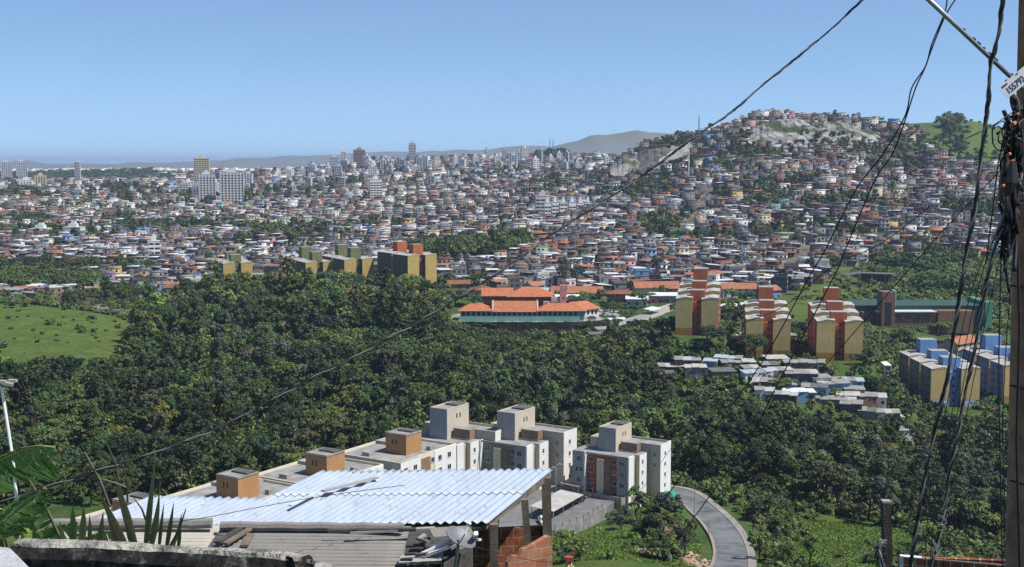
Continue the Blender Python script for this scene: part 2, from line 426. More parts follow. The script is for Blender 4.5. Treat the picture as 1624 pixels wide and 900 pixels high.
# regions in (picture column, depth)
TOWN = [(-700, 640), (60, 612), (150, 585), (230, 580), (300, 615), (340, 655), (480, 690), (640, 690), (720, 648), (960, 640), (1000, 625), (1240, 622), (1300, 680), (1400, 775), (1760, 790),
        (1900, 1150), (1640, 1170), (1575, 1150), (1500, 1150), (1470, 1235), (1400, 1300), (1330, 1320), (1190, 1310), (1100, 1340), (1000, 1350), (1000, 2620), (-700, 2620)]
WOODS = [(-500, 290), (-500, 400), (0, 386), (150, 388), (205, 400), (222, 470), (240, 545), (330, 600), (560, 600), (700, 560), (712, 528), (960, 512), (1040, 468), (1062, 424), (1150, 402),
         (1200, 378), (1250, 358), (1380, 352), (1440, 378), (1462, 396), (1700, 400), (1900, 300), (1900, 262), (1450, 262), (1290, 276), (1190, 296), (1090, 306), (900, 316), (700, 322), (560, 322), (400, 296), (250, 268), (-500, 250)]
KNOLL = [(-500, 392), (-500, 500), (205, 505), (215, 470), (195, 405), (60, 392)]
SCRUB = [(1290, 560), (1330, 690), (1400, 768), (1800, 780), (1800, 560), (1560, 545), (1330, 540)]
QUARRY = [(1192, 1183), (1192, 1228), (1250, 1222), (1330, 1225), (1400, 1232), (1400, 1183)]
CLIFF = [(1000, 1228), (1000, 1300), (1105, 1300), (1100, 1225)]
GREENHILL = [(1490, 1185), (1475, 1400), (1700, 1400), (1700, 1195), (1600, 1185), (1530, 1175)]
LEFTGROVE = [(-60, 690), (-60, 750), (60, 770), (150, 745), (165, 705), (90, 688)]
MIDGROVE = [(640, 760), (650, 850), (720, 860), (820, 900), (840, 850), (800, 790), (730, 770)]
FARRIDGE = [(-700, 2720), (-700, 3300), (240, 3300), (250, 2980), (150, 2780), (40, 2720)]
MEADOW = [(1232, 490), (1236, 640), (1300, 700), (1400, 770), (1350, 600), (1345, 560), (1300, 480)]
GRASSL = [(1265, 232), (1262, 262), (1290, 275), (1450, 262), (1460, 215), (1270, 200)]

pxg = 812 + F * XG / (YY * CP - HG * SP)
def mask(poly, soft=1):
    m = inpoly(pxg + (fbm(XG, YY, 40, 21) - .5) * 18, YY + (fbm(XG, YY, 40, 22) - .5) * YY * .03, poly).astype(float)
    for _ in range(soft): m = _blur(_blur(m, 0), 1)
    return m
town = mask(TOWN, 2); knoll = mask(KNOLL); ghill = mask(GREENHILL, 2); quarry = np.maximum(mask(QUARRY), mask(CLIFF)); wood = mask(WOODS, 2)
cols = np.zeros((NR, NCOL, 4)); cols[..., 3] = 1
cols[..., 0] = np.clip(town * (fbm(XG, YY, 45, 30) > .42), 0, 1)   # bare earth and paving between houses
cols[..., 1] = np.clip(knoll + ghill + mask([(1262, 190), (1262, 262), (1290, 278), (1450, 266), (1460, 190)], 2) + mask(MEADOW, 2) + .55 * mask(SCRUB, 2) + mask([(860, 150), (860, 243), (1000, 250), (1010, 150)], 2), 0, 1)                        # mown-looking bright grass
cols[..., 2] = quarry                                              # bare rock

def terrain_material():
    m = bpy.data.materials.new('ground_cover'); t = NT(m)
    out = t.n('ShaderNodeOutputMaterial'); b = t.n('ShaderNodeBsdfPrincipled'); t.l(b.outputs[0], out.inputs[0])
    b.inputs['Roughness'].default_value = .95; b.inputs['Specular IOR Level'].default_value = .1
    geo = t.n('ShaderNodeNewGeometry'); at = t.n('ShaderNodeAttribute', attribute_name='cover')
    sp = t.n('ShaderNodeSeparateColor'); t.l(at.outputs['Color'], sp.inputs[0])
    def noise(sc, det=8, ro=.62):
        n = t.n('ShaderNodeTexNoise'); n.inputs['Scale'].default_value = sc; n.inputs['Detail'].default_value = det; n.inputs['Roughness'].default_value = ro
        t.l(geo.outputs['Position'], n.inputs['Vector']); return n.outputs['Fac']
    def ramp(f, stops):
        r = t.n('ShaderNodeValToRGB'); e = r.color_ramp.elements
        e[0].position, e[0].color = stops[0][0], c4(stops[0][1]); e[1].position, e[1].color = stops[-1][0], c4(stops[-1][1])
        for p, c in stops[1:-1]: x = e.new(p); x.color = c4(c)
        t.l(f, r.inputs[0]); return r.outputs[0]
    def mix(f, a, c):
        x = t.n('ShaderNodeMix', data_type='RGBA'); t.l(f, x.inputs[0]); t.l(a, x.inputs[6]); t.l(c, x.inputs[7]); return x.outputs[2]
    wild = ramp(noise(.12), [(.3, (.030, .050, .014)), (.5, (.050, .088, .022)), (.62, (.072, .115, .03)), (.78, (.13, .10, .055))])
    lawn = ramp(noise(.14, 10, .74), [(.26, (.034, .056, .014)), (.44, (.064, .098, .021)), (.6, (.092, .126, .029)), (.78, (.145, .135, .06))])
    earth = ramp(noise(.09), [(.25, (.05, .055, .03)), (.45, (.12, .105, .085)), (.6, (.19, .165, .14)), (.8, (.24, .20, .16))])
    rock = ramp(noise(.06), [(.3, (.10, .10, .085)), (.5, (.30, .29, .27)), (.7, (.46, .45, .43))])
    c = mix(sp.outputs[0], wild, earth); c = mix(sp.outputs[1], c, lawn); c = mix(sp.outputs[2], c, rock)
    fine = ramp(noise(1.6, 8, .7), [(.25, (.55, .58, .5)), (.5, (1, 1, 1)), (.75, (1.35, 1.3, 1.25))])
    mm = t.n('ShaderNodeMix', data_type='RGBA', blend_type='MULTIPLY'); mm.inputs[0].default_value = 1; t.l(c, mm.inputs[6]); t.l(fine, mm.inputs[7]); c = mm.outputs[2]
    t.l(c, b.inputs['Base Color'])
    bp = t.n('ShaderNodeBump'); bp.inputs['Strength'].default_value = .9; bp.inputs['Distance'].default_value = .5
    t.l(noise(1.3, 10, .7), bp.inputs['Height']); t.l(bp.outputs[0], b.inputs['Normal'])
    return m
idx = np.arange(NR * NCOL).reshape(NR, NCOL)
q = np.stack([idx[:-1, :-1], idx[:-1, 1:], idx[1:, 1:], idx[1:, :-1]], -1).reshape(-1, 4)
V = np.stack([XG, YY, HG], -1).reshape(-1, 3)
me = mesh_arrays('terrain', V, q.ravel(), np.arange(len(q)) * 4, [terrain_material()], smooth=True)
a = me.attributes.new('cover', 'FLOAT_COLOR', 'POINT'); a.data.foreach_set('color', cols.reshape(-1, 4).astype(np.float32).ravel())
tag(link('terrain', me), kind='structure')

# distant blue hills beyond the city
def hill_range(pts, Y, depth, mat):
    """a ridge with real depth: pts = (px, py crest)"""
    n = 160; px = np.linspace(pts[0][0], pts[-1][0], n); py = np.interp(px, [p[0] for p in pts], [p[1] for p in pts])
    py = py + (vnoise(px, px * 0, 23, 4) - .5) * 4 + (vnoise(px, px * 0, 60, 6) - .5) * 5
    Vv = []; rows = 15
    for j in range(rows):
        s = j / (rows - 1) * 2 - 1
        for i in range(n):
            y = Y + s * depth; top = Y * slope(py[i])
            x = Y * (px[i] - 812) / F
            h = math.exp(-(s * 1.6) ** 2) * (1 + .22 * (float(vnoise(x, y, 700, 8)) - .5))
            Vv.append((x, y, -45 + (top + 45) * h))
    Vv = np.array(Vv); id2 = np.arange(rows * n).reshape(rows, n)
    qq = np.stack([id2[:-1, :-1], id2[:-1, 1:], id2[1:, 1:], id2[1:, :-1]], -1).reshape(-1, 4)
    o = link('hills', mesh_arrays('hills', Vv, qq.ravel(), np.arange(len(qq)) * 4, [mat], smooth=True)); tag(o, kind='structure')
HM = pm('far_hill_cover', (.105, .13, .10), .35, .006, .95, .1, c2=(.15, .14, .115))
hill_range([(-700, 258), (0, 258), (100, 259), (210, 257), (330, 258), (450, 249), (540, 246), (640, 240), (760, 234), (850, 228), (950, 240), (1200, 240), (1700, 250)], 11500, 1900, HM)
hill_range([(780, 252), (860, 236), (950, 216), (1010, 211), (1070, 214), (1160, 222), (1300, 236), (1700, 240)], 7500, 1300, HM)
hill_range([(-700, 262), (-60, 264), (20, 257), (52, 254), (90, 262), (130, 263), (190, 257), (222, 253), (260, 261), (330, 260), (380, 256), (450, 262), (520, 258), (700, 254), (900, 256)], 8300, 900, HM)

# quarry faces: rough rock
def rock_material(name, lo, mid, hi):
    m = bpy.data.materials.new(name); t = NT(m)
    out = t.n('ShaderNodeOutputMaterial'); b = t.n('ShaderNodeBsdfPrincipled'); t.l(b.outputs[0], out.inputs[0])
    b.inputs['Roughness'].default_value = .95; b.inputs['Specular IOR Level'].default_value = .1
    geo = t.n('ShaderNodeNewGeometry')
    mp = t.n('ShaderNodeMapping'); mp.inputs['Scale'].default_value = (1, 1, .45); mp.inputs['Rotation'].default_value = (.3, .35, 0)
    t.l(geo.outputs['Position'], mp.inputs[0])
    nz = t.n('ShaderNodeTexNoise'); nz.inputs['Scale'].default_value = .13; nz.inputs['Detail'].default_value = 9; nz.inputs['Roughness'].default_value = .72
    t.l(mp.outputs[0], nz.inputs['Vector'])
    r = t.n('ShaderNodeValToRGB'); e = r.color_ramp.elements
    e[0].position, e[0].color = .34, c4(lo); e[1].position, e[1].color = .62, c4(hi); x = e.new(.46); x.color = c4(mid)
    t.l(nz.outputs['Fac'], r.inputs[0])
    n2 = t.n('ShaderNodeTexNoise'); n2.inputs['Scale'].default_value = .035; n2.inputs['Detail'].default_value = 5
    t.l(geo.outputs['Position'], n2.inputs['Vector'])
    r2 = t.n('ShaderNodeValToRGB'); r2.color_ramp.elements[0].position = .53; r2.color_ramp.elements[1].position = .60
    t.l(n2.outputs['Fac'], r2.inputs[0])
    mx = t.n('ShaderNodeMix', data_type='RGBA'); t.l(r2.outputs[0], mx.inputs[0]); t.l(r.outputs[0], mx.inputs[6]); mx.inputs[7].default_value = (.045, .06, .025, 1)
    t.l(mx.outputs[2], b.inputs['Base Color'])
    return m
def rock_face(pts, Y0, Y1, amp, mat, name='quarry_face'):
    """pts = (px, py foot, py top)"""
    nx, nz = 200, 44
    px = np.linspace(pts[0][0], pts[-1][0], nx)
    foot = np.interp(px, [p[0] for p in pts], [p[1] for p in pts]); top = np.interp(px, [p[0] for p in pts], [p[2] for p in pts])
    top = top + (vnoise(px, px * 0, 7, 14) - .5) * 5 + (vnoise(px, px * 0, 2.5, 15) - .5) * 3
    Vv = np.zeros((nz, nx, 3))
    for j in range(nz):
        f = j / (nz - 1)
        for i in range(nx):
            p0 = P(px[i], foot[i] + 3, Y0); p1 = P(px[i], top[i], Y1)
            p = p0.lerp(p1, f)
            d = (float(fbm(p.x + p.z * .5, p.z * 1.3, 16, 40, 6)) - .5) * amp * 2 + abs(float(vnoise(p.x + p.z * .7, p.z * .3, 7, 47)) - .5) * amp * .9
            e = math.sin(math.pi * min(1, max(0, i / (nx - 1) * 1.0))) ** .3
            Vv[j, i] = (p.x, p.y - d * e, p.z)
    Vv[-1, :, 1] += 10
    id2 = np.arange(nz * nx).reshape(nz, nx)
    qq = np.stack([id2[:-1, :-1], id2[:-1, 1:], id2[1:, 1:], id2[1:, :-1]], -1).reshape(-1, 4)
    o = link(name, mesh_arrays(name, Vv.reshape(-1, 3), qq.ravel(), np.arange(len(qq)) * 4, [mat])); tag(o, kind='structure')
rock_face([(1186, 222, 214), (1200, 236, 200), (1228, 240, 193), (1262, 236, 190), (1300, 236, 193), (1345, 233, 196), (1384, 230, 208), (1402, 226, 216)], 1178, 1222, 9,
          rock_material('pale_quarry_rock', (.07, .07, .062), (.19, .185, .17), (.36, .35, .33)))
rock_face([(1003, 268, 246), (1020, 274, 238), (1050, 276, 234), (1080, 270, 236), (1095, 262, 242)], 1226, 1280, 5,
          rock_material('dark_cliff_rock', (.030, .030, .032), (.07, .066, .066), (.14, .13, .125)))
rock_face([(968, 274, 266), (985, 281, 250), (1008, 282, 252), (1024, 280, 262)], 1214, 1255, 5,
          rock_material('grey_cliff_rock', (.07, .07, .06), (.16, .155, .14), (.28, .27, .25)))

# ------------------------------------------------------------------ road and other ground sheets
def strip(name, pts, w, dz, mat, thick=0., off=0., kind='structure', n=14):
    """pts = (px, Y); a ribbon lying on the ground"""
    c = []
    for i in range(len(pts) - 1):
        for k in range(n):
            f = k / n
            p0 = pts[max(i - 1, 0)]; p1 = pts[i]; p2 = pts[i + 1]; p3 = pts[min(i + 2, len(pts) - 1)]
            q = [.5 * (2 * p1[a] + (p2[a] - p0[a]) * f + (2 * p0[a] - 5 * p1[a] + 4 * p2[a] - p3[a]) * f * f + (3 * p1[a] - p0[a] - 3 * p2[a] + p3[a]) * f ** 3) for a in (0, 1)]
            c.append(G(*q))
    c.append(G(*pts[-1]))
    b = MB(); rows = []
    for i, p in enumerate(c):
        d = (c[min(i + 1, len(c) - 1)] - c[max(i - 1, 0)]); d.z = 0; d.normalize(); s = Vector((d.y, -d.x, 0))
        L = p + s * (off - w / 2); Rr = p + s * (off + w / 2)
        z = max(float(H(p.x + s.x * k, p.y + s.y * k)) for k in (-4, 0, 5)) + dz
        rows.append((Vector((L.x, L.y, z)), Vector((Rr.x, Rr.y, z))))
    for i in range(len(rows) - 1):
        a, bq = rows[i]; d, cq = rows[i + 1]
        b.face([a, bq, cq, d])
        if thick:
            t = Vector((0, 0, thick))
            b.face([a - t, a, d, d - t]); b.face([bq, bq - t, cq - t, cq])
    o = b.build(name, mat); tag(o, kind=kind); return rows
ROAD = [(1152, 185), (1160, 215), (1158, 240), (1140, 257), (1113, 272), (1087, 283), (1060, 287), (1005, 288)]
strip('road', ROAD, 5.9, .30, M['asphalt'], 1.2)
strip('road_edge', ROAD, .7, .29, pm('dusty_road_edge', (.30, .25, .20), .3, .5), 1.0, -3.2)
strip('kerb', ROAD, .25, .43, M['kerb'], 1.2, 3.08)
strip('sidewalk', ROAD, 1.2, .42, pm('dusty_sidewalk', (.27, .25, .22), .35, .5, .95, .1), 1.4, 3.80)
# ------------------------------------------------------------------ windows shared by every building
def window_mesh(name, frame, pane, bars=1, sill=True):
    b = MB(); t = .07
    b.box(-.5, .5, -.03, .05, -.5, -.5 + t, 0); b.box(-.5, .5, -.03, .05, .5 - t, .5, 0)
    b.box(-.5, -.5 + t, -.03, .05, -.5 + t, .5 - t, 0); b.box(.5 - t, .5, -.03, .05, -.5 + t, .5 - t, 0)
    for k in range(bars):
        x = -.5 + (k + 1) / (bars + 1); b.box(x - .025, x + .025, -.025, .05, -.5 + t, .5 - t, 0)
    b.face([(-.5 + t, -.012, -.5 + t), (.5 - t, -.012, -.5 + t), (.5 - t, -.012, .5 - t), (-.5 + t, -.012, .5 - t)], 1)
    if sill: b.box(-.56, .56, -.10, .05, -.56, -.5, 0)
    return b.mesh(name, [frame, pane])
WIN = window_mesh('window', M['frame'], M['glass'])
WINW = window_mesh('window', M['whitepost'], M['glass'])
WIND = window_mesh('window', M['darkgrey'], M['dark'])
SLIT = window_mesh('window', M['darkgrey'], M['dark'], 0, False)
def put_window(parent, me, x, y, z, w, h, side):
    """side: outward direction of the wall: -y, +y, -x, +x"""
    o = link('window', me, parent, (x, y, z)); o.rotation_euler[2] = {'-y': 0, '+x': R(90), '+y': R(180), '-x': R(-90)}[side]
    o.scale = (w, 1, h); return o
FOOT = []   # footprints kept clear of trees and houses: (x, y, radius)

# ------------------------------------------------------------------ H-plan blocks of flats (two gabled wings, a stair core between)
def h_block(label, origin, yaw, wall, band, side, core, nseg=3, seglen=12., step=1.25, ww=5.9, gap=3.3, h=13.2, core_top=(2.7, 3.6, 6.0), mural=None, group=None, roofm='roofpale', wins=('-x', '+x')):
    t = thing('apartment_block', label, 'apartment block', origin, yaw, group)
    for s in range(nseg):
        y0 = s * seglen; z0 = s * step
        for sg in (-1, 1):
            xa, xb = sorted((sg * gap / 2, sg * (gap / 2 + ww)))
            b = MB(); zt = z0 + h
            b.box(xa, xb, y0 + .4, y0 + seglen - 1.2, -6, zt - .02, 1)
            # gable front: plain wall with a darker band at the foot
            b.box(xa - .02, xb + .02, y0, y0 + .4, 2.6 + z0, zt - .01, 0); b.box(xa - .04, xb + .04, y0 - .03, y0 + .4, -6, 2.6 + z0, 2 if s == 0 else 0)
            b.box(xa - .02, xb + .02, y0 + seglen - 1.2, y0 + seglen - .8, -6, zt - .01, 0)
            if s == 0 and mural: b.box(xa + .3, xb - .3, y0 - .05, y0 - .03, .2, 2.3, 3)
            b.build('wing', [wall, side, band, mural or band], t)
            # rippled roof
            r = MB(); n = 8; prof = []
            for k in range(n + 1):
                f = k / n; prof.append((xa - .12 + f * (xb - xa + .24), zt +   .16 + .20 * math.sin((f * 1.15 + .1) * 2 * math.pi) * (-1) + .45 * f))
            poly = prof + [(x, z - .22) for x, z in reversed(prof)]
            r.profile(poly[::-1], y0 - .07, y0 + seglen - .7)
            par = MB()
            for k in range(n):
                (x1, z1), (x2, z2) = prof[k], prof[k + 1]
                par.face([(x1, y0 - .03, zt - .3), (x2, y0 - .03, zt - .3), (x2, y0 - .03, z2 - .225), (x1, y0 - .03, z1 - .225)], 0)
            ro = r.build('roof', M[roofm], t); par.build('gable_top', wall, ro)
            xs = xa if sg < 0 else xb; sd = '-x' if sg < 0 else '+x'
            if sd in wins:
                for fl in range(5):
                    for yy in (2.6, 5.4, 8.4):
                        put_window(t, WIND, xs, y0 + yy, z0 + 1.55 + fl * 2.62, 1.25 if yy != 5.4 else .7, 1.1 if yy != 5.4 else .7, sd)
        b = MB(); b.box(-gap / 2 - 1.0, gap / 2 + 1.0, y0 + 4.0, y0 + 9.0, -6, z0 + h + core_top[s % len(core_top)], 0, mt=1)
        b.box(-gap / 2 + .02, gap / 2 - .02, y0 + 2.6, y0 + 4.0, -6, z0 + h - 1.5, 0)
        ct = b.build('stair_tower', [core, M['slab']], t)
        for fl in range(5):
            put_window(ct, SLIT, 0.3, y0 + 2.6, z0 + 1.9 + fl * 2.5, .9, .9, '-y')
    c, sn = math.cos(yaw), math.sin(yaw)
    for k in range(-2, 14):
        yy = k * seglen * nseg / 12
        FOOT.append((origin[0] - yy * sn, origin[1] + yy * c, 9.5))
    return t
M['roofpale'] = pm('pale_fibre_roof', (.40, .39, .37), .25, .4, .9, .1)
OY = pm('ochre_yellow_wall', (.62, .445, .185), .10, .25, .85, .15, streak=.12)
OB = pm('dark_ochre_base', (.42, .22, .06), .2, .5, .85, .15)
OR = pm('orange_red_wall', (.42, .135, .065), .15, .3, .85, .15, streak=.12)
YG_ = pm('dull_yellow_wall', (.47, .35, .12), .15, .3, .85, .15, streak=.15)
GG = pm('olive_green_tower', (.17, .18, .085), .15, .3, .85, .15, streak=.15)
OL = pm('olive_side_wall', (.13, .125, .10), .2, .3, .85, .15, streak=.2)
BB = pm('sky_blue_tower', (.15, .30, .56), .12, .3, .8, .2, streak=.1)
BS = pm('blue_grey_side_wall', (.20, .24, .34), .2, .3, .85, .15, streak=.2)
MU = pm('blue_white_mural', (.62, .68, .76), .1, 1.6, .8, .2, c2=(.12, .26, .55), mixlo=.42, mixhi=.56)

def blk(px, py, Y): return P(px, py, Y)
GRP = 'yellow gabled apartment blocks'
ob = [('orange and yellow apartment block beside the school parking shelters, set highest of three', 1104.5, 532, 441, -11),
      ('orange and yellow apartment block standing between its two lookalikes', 1217.5, 567, 424, -9.5),
      ('orange and yellow apartment block closest to the street with the white bus', 1331, 572, 411, -8.5)]
for lb, px, py, Y, yw in ob:
    h_block(lb, blk(px, py, Y), R(yw), OY, OB, OR, OR, group='orange and yellow apartment blocks')
h_block('yellow apartment block with sky blue towers and painted mural at its foot', blk(1514, 646, 415), 0, OY, OB, BS, BB, step=.3, core_top=(3.2, 3.4, 5.4), mural=MU, ww=6.3, gap=4.0, group='blue and yellow apartment blocks')
h_block('blue towered apartment block half hidden behind the leaning utility pole', blk(1628, 640, 418), R(2), OY, OB, BS, BB, step=.3, core_top=(3.2, 3.4, 5.8), ww=6.3, gap=4.0, group='blue and yellow apartment blocks')
# far row above the wood
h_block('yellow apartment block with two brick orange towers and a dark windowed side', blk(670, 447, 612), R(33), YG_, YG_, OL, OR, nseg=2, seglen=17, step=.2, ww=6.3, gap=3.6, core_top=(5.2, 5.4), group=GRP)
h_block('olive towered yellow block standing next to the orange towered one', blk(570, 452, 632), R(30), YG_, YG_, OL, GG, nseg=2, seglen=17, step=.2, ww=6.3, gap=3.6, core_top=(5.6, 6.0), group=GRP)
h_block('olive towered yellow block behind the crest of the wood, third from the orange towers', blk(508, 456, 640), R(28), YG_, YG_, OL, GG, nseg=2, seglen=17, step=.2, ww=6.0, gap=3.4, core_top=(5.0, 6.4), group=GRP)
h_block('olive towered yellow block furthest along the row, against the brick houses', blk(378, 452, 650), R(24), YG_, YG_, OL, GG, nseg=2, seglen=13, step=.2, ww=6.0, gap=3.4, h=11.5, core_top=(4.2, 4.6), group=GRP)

# ------------------------------------------------------------------ white and brown flats below the wood
RZ = R(-32)
WG = pm('white_flats_wall', (.72, .715, .70), .08, .3, .8, .2, streak=.10)
WGR = pm('shaded_grey_flats_wall', (.33, .335, .35), .12, .3, .85, .2, streak=.12)  # shade of the sunless faces is put into this darker grey
WBE = pm('beige_shade_flats_wall', (.50, .45, .36), .1, .3, .85, .2, streak=.1)  # beige of the towers, also shade coloured onto sunless faces of white wings
WBR = pm('brown_stair_tower', (.40, .22, .10), .12, .3, .85, .2, streak=.1)
WRD = pm('brick_red_panel', (.36, .095, .05), .12, .3, .85, .2, streak=.1)
WGN = pm('dark_green_grey_panel', (.20, .225, .21), .12, .3, .85, .2, streak=.1)
WBN = pm('dull_brown_panel', (.23, .165, .12), .12, .3, .85, .2, streak=.1)
WCR = pm('cream_flats_wall', (.66, .60, .47), .1, .3, .85, .2, streak=.1)
RFG = pm('grey_flat_roof', (.28, .275, .265), .35, .5, .9, .15)

def parapet(b, x0, x1, y0, y1, z, h=.55, w=.22, m=0):
    b.box(x0, x1, y0, y0 + w, z, z + h, m); b.box(x0, x1, y1 - w, y1, z, z + h, m)
    b.box(x0, x0 + w, y0 + w, y1 - w, z, z + h, m); b.box(x1 - w, x1, y0 + w, y1 - w, z, z + h, m)

def white_block(label, org, panel, tower=6.3, zg=-76.5, drop=12.6, sc=1.0):
    t = thing('apartment_building', label, 'apartment building', (org.x, org.y, zg), RZ, 'white and brown blocks of flats')
    ht = (org.z - zg) / sc; t.scale = (sc, sc, sc)
    # front wing (faces the valley road): two pavilions in shaded grey and a coloured recess
    b = MB(); b.box(-3.3, -.25, 0, 7, -4, ht - .5, 0, mt=1); b.box(-16, -12.6, 0, 7, -4, ht - .5, 0, mt=1); b.box(-12.6, -3.3, .9, 7, -4, ht - .5, 0, mt=1)
    parapet(b, -16, -.25, .0, 7, ht - .5, .45, .2, 0)
    fw = b.build('front_wing', [WGR, RFG], t)
    b = MB(); b.box(-12.55, -3.35, .84, .9, -3.9, ht - .55, 0); b.box(-9.3, -7.3, .55, .84, -3.9, ht - 1.6, 1); b.box(-7.3, -5.4, .66, .84, -3.9, ht - 1.5, 2)
    b.build('coloured_panel', [panel, WCR, WBN], t)
    b = MB(); b.box(-.25, .12, -.05, 2.6, -4, ht - .05, 0); b.box(-.25, 1.3, 3.6, 7.6, -4, ht + .0, 0, mt=1); b.box(-.25, .1, 2.6, 3.6, -4, ht - .3, 2)
    b.box(-.24, 1.28, 3.52, 3.6, -4, ht - .02, 2)  # sunless face of the white bay coloured as shaded
    b.build('side_bay', [WG, RFG, WBE], t)
    b = MB(); b.box(-12.62, -12.3, -.25, .9, -4, ht - .05, 0); b.build('corner_fin', WG, t)
    # rear wing
    b = MB(); b.box(-16, 4.2, 9.5, 15.6, -4, ht + 1.3, 0, mt=1); parapet(b, -16, 4.2, 9.5, 15.6, ht + 1.3, .5, .22, 0)
    b.build('rear_wing', [WBE, RFG], t)
    b = MB(); b.box(4.2, 4.32, 9.45, 15.65, -4, ht + 1.9, 0); b.build('end_wall', [WG], t)  # sunlit end stays white; the rear wing carries the shaded colour
    b = MB(); b.box(-12, -3.5, 7, 9.5, -4, ht - .2, 0, mt=1); b.box(-5.8, -1.2, 7.02, 9.3, ht - .2, ht + 2.0, 2, mt=1)
    b.build('link_wing', [WG, RFG, WBN], t)
    if tower:
        b = MB(); b.box(-11.2, -6.3, 5.2, 14.2, ht - .6, ht + tower, 0); b.box(-11.2, -11.14, 5.2, 14.2, ht, ht + tower - .1, 1)
        b.box(-11.22, -6.28, 5.14, 5.2, ht - .5, ht + tower, 1)  # darker sheets give the tower's sunless faces their shade by colour
        b.box(-11.2, -6.3, 5.14, 14.2, ht + tower, ht + tower + .06, 2); parapet(b, -11.2, -6.3, 5.14, 14.2, ht + tower + .06, .35, .2, 0); b.box(-10.6, -6.9, 10.6, 13.6, ht + tower + .06, ht + tower + .45, 3)
        tw = b.build('stair_tower', [WBE, WGR, RFG, M['darkgrey']], t)
        for yy in (9.2, 10.5): put_window(tw, SLIT, -6.3, yy, ht + tower - 1.8, .45, 1.1, '+x')
    for f in range(5):
        z = ht - 2.0 - f * 2.75
        for x in (-14.7, -13.5) if f % 2 else (-14.2,): put_window(t, WIN, x, 0, z, 1.25 if f % 2 == 0 else .8, 1.15, '-y')
        put_window(t, WIN, -11.1, .84, z, 1.7, 1.2, '-y'); put_window(t, WIN, -4.4, .84, z, 1.4, 1.2, '-y')
        put_window(t, WIN, -1.9, 0, z, 1.4, 1.2, '-y')
        put_window(t, WINW, 1.3, 5.3, z, .95, 1.25, '+x'); put_window(t, WINW, 4.32, 12.2, z + 1.2, 1.0, 1.25, '+x')
        if f < 2: put_window(t, WIN, 2.6, 9.5, z + 1.2, .7, 1.0, '-y')
    c = Matrix.Rotation(RZ, 4, 'Z')
    for lx in (-14, -8, -2, 3):
        for ly in (2, 8, 14):
            v = c @ Vector((lx, ly, 0)); FOOT.append((org.x + v.x, org.y + v.y, 5.5))
    return t
T2 = PZ(835, 708, -63.2); T3 = PZ(997, 726, -63.9)
tt1 = PZ(709, 652, -56.9); off = Matrix.Rotation(RZ, 4, 'Z') @ Vector((-6.3, 5.2, 0))
T1 = Vector((tt1.x - off.x, tt1.y - off.y, -63.2))
white_block('white block of flats with grey green front panel, in the middle of its row', T2, WGN, 5.6)
white_block('white block of flats with brick red front panel beside the curving road', T3, WRD, 5.3, sc=.88)
white_block('white block of flats tucked behind the end of the brown towered row', T1, WGN)

def brown_block(label, top, zg=-76.5, full=True):
    t = thing('apartment_building', label, 'apartment building', (top.x, top.y, zg), RZ, 'white and brown blocks of flats')
    zt = top.z - zg; ht = zt - 4.0
    b = MB(); b.box(-13, 3.5, -7.5, 13.4, -4, ht - .5, 0, mt=1); parapet(b, -13, 3.5, -7.5, 13.4, ht - .5, .5, .22, 0)
    b.box(-2.2, 2.2, -7.2, -2.5, ht - .5, ht - .1, 2); b.box(-8, -6, -5, -3.8, ht - .5, ht + .35, 2); b.box(.6, 1.6, 6.4, 7.4, ht - .5, ht + .4, 2); b.box(-12.9, -6, 5.8, 13, ht - .5, ht + .2, 2)
    b.box(-7.2, -6.9, 5.8, 12, ht - .5, ht + .9, 0)
    b.build('main_wing', [WCR, RFG, M['slab']], t)
    b = MB(); b.box(3.5, 3.6, 5.3, 13.45, -4, ht - .1, 0); b.build('white_panel', WG, t)
    b = MB(); b.box(3.5, 4.3, -7.55, -1.0, -4, ht, 0, mt=1); b.box(3.52, 4.28, -7.62, -7.55, -4, ht - .1, 2)  # shade on the bay's front put in as a beige sheet
    b.build('side_bay', [WG, RFG, WBE], t)
    b = MB(); b.box(3.5, 3.56, .6, 3.9, -4, ht - .9, 0); b.build('stair_opening', [WBN], t)
    b = MB(); b.box(-5.5, 0, 0, 5.5, ht - .6, zt - .3, 0); b.box(-5.6, .1, -.1, 5.6, zt - .3, zt - .22, 1)
    parapet(b, -5.5, 0, 0, 5.5, zt - .22, .22, .18, 1); b.box(-4.6, -.6, 3.0, 4.8, zt - .2, zt + .12, 2)
    tw = b.build('stair_tower', [WBR, RFG, M['darkgrey']], t)
    for x in (-3.6, -2.7): put_window(tw, SLIT, x, 0, zt - 1.9, .38, 1.05, '-y')
    for f in range(5):
        z = ht - 1.9 - f * 2.75
        for yy, xx in ((-5.9, 4.3), (-2.6, 4.3), (4.8, 3.5), (7.3, 3.6), (10.8, 3.6)): put_window(t, WIN, xx, yy, z, 1.35, 1.15, '+x')
    c = Matrix.Rotation(RZ, 4, 'Z')
    for lx in (-11, -5, 1):
        for ly in (-6, 0, 6, 12):
            v = c @ Vector((lx, ly, 0)); FOOT.append((top.x + v.x, top.y + v.y, 5.5))
b1 = PZ(377, 758, -57); b2 = PZ(518, 723, -57); b3 = PZ(644, 690, -57)
brown_block('brown towered flats whose top alone peeps behind the agave leaves', b1 * 2 - b2)
brown_block('brown towered flats with the stair tower just above the corner of the metal roof', b1)
brown_block('brown towered flats in the middle of three visible brown stair towers', b2)
brown_block('brown towered flats next to the white blocks, cream side wall facing the sun', b3)

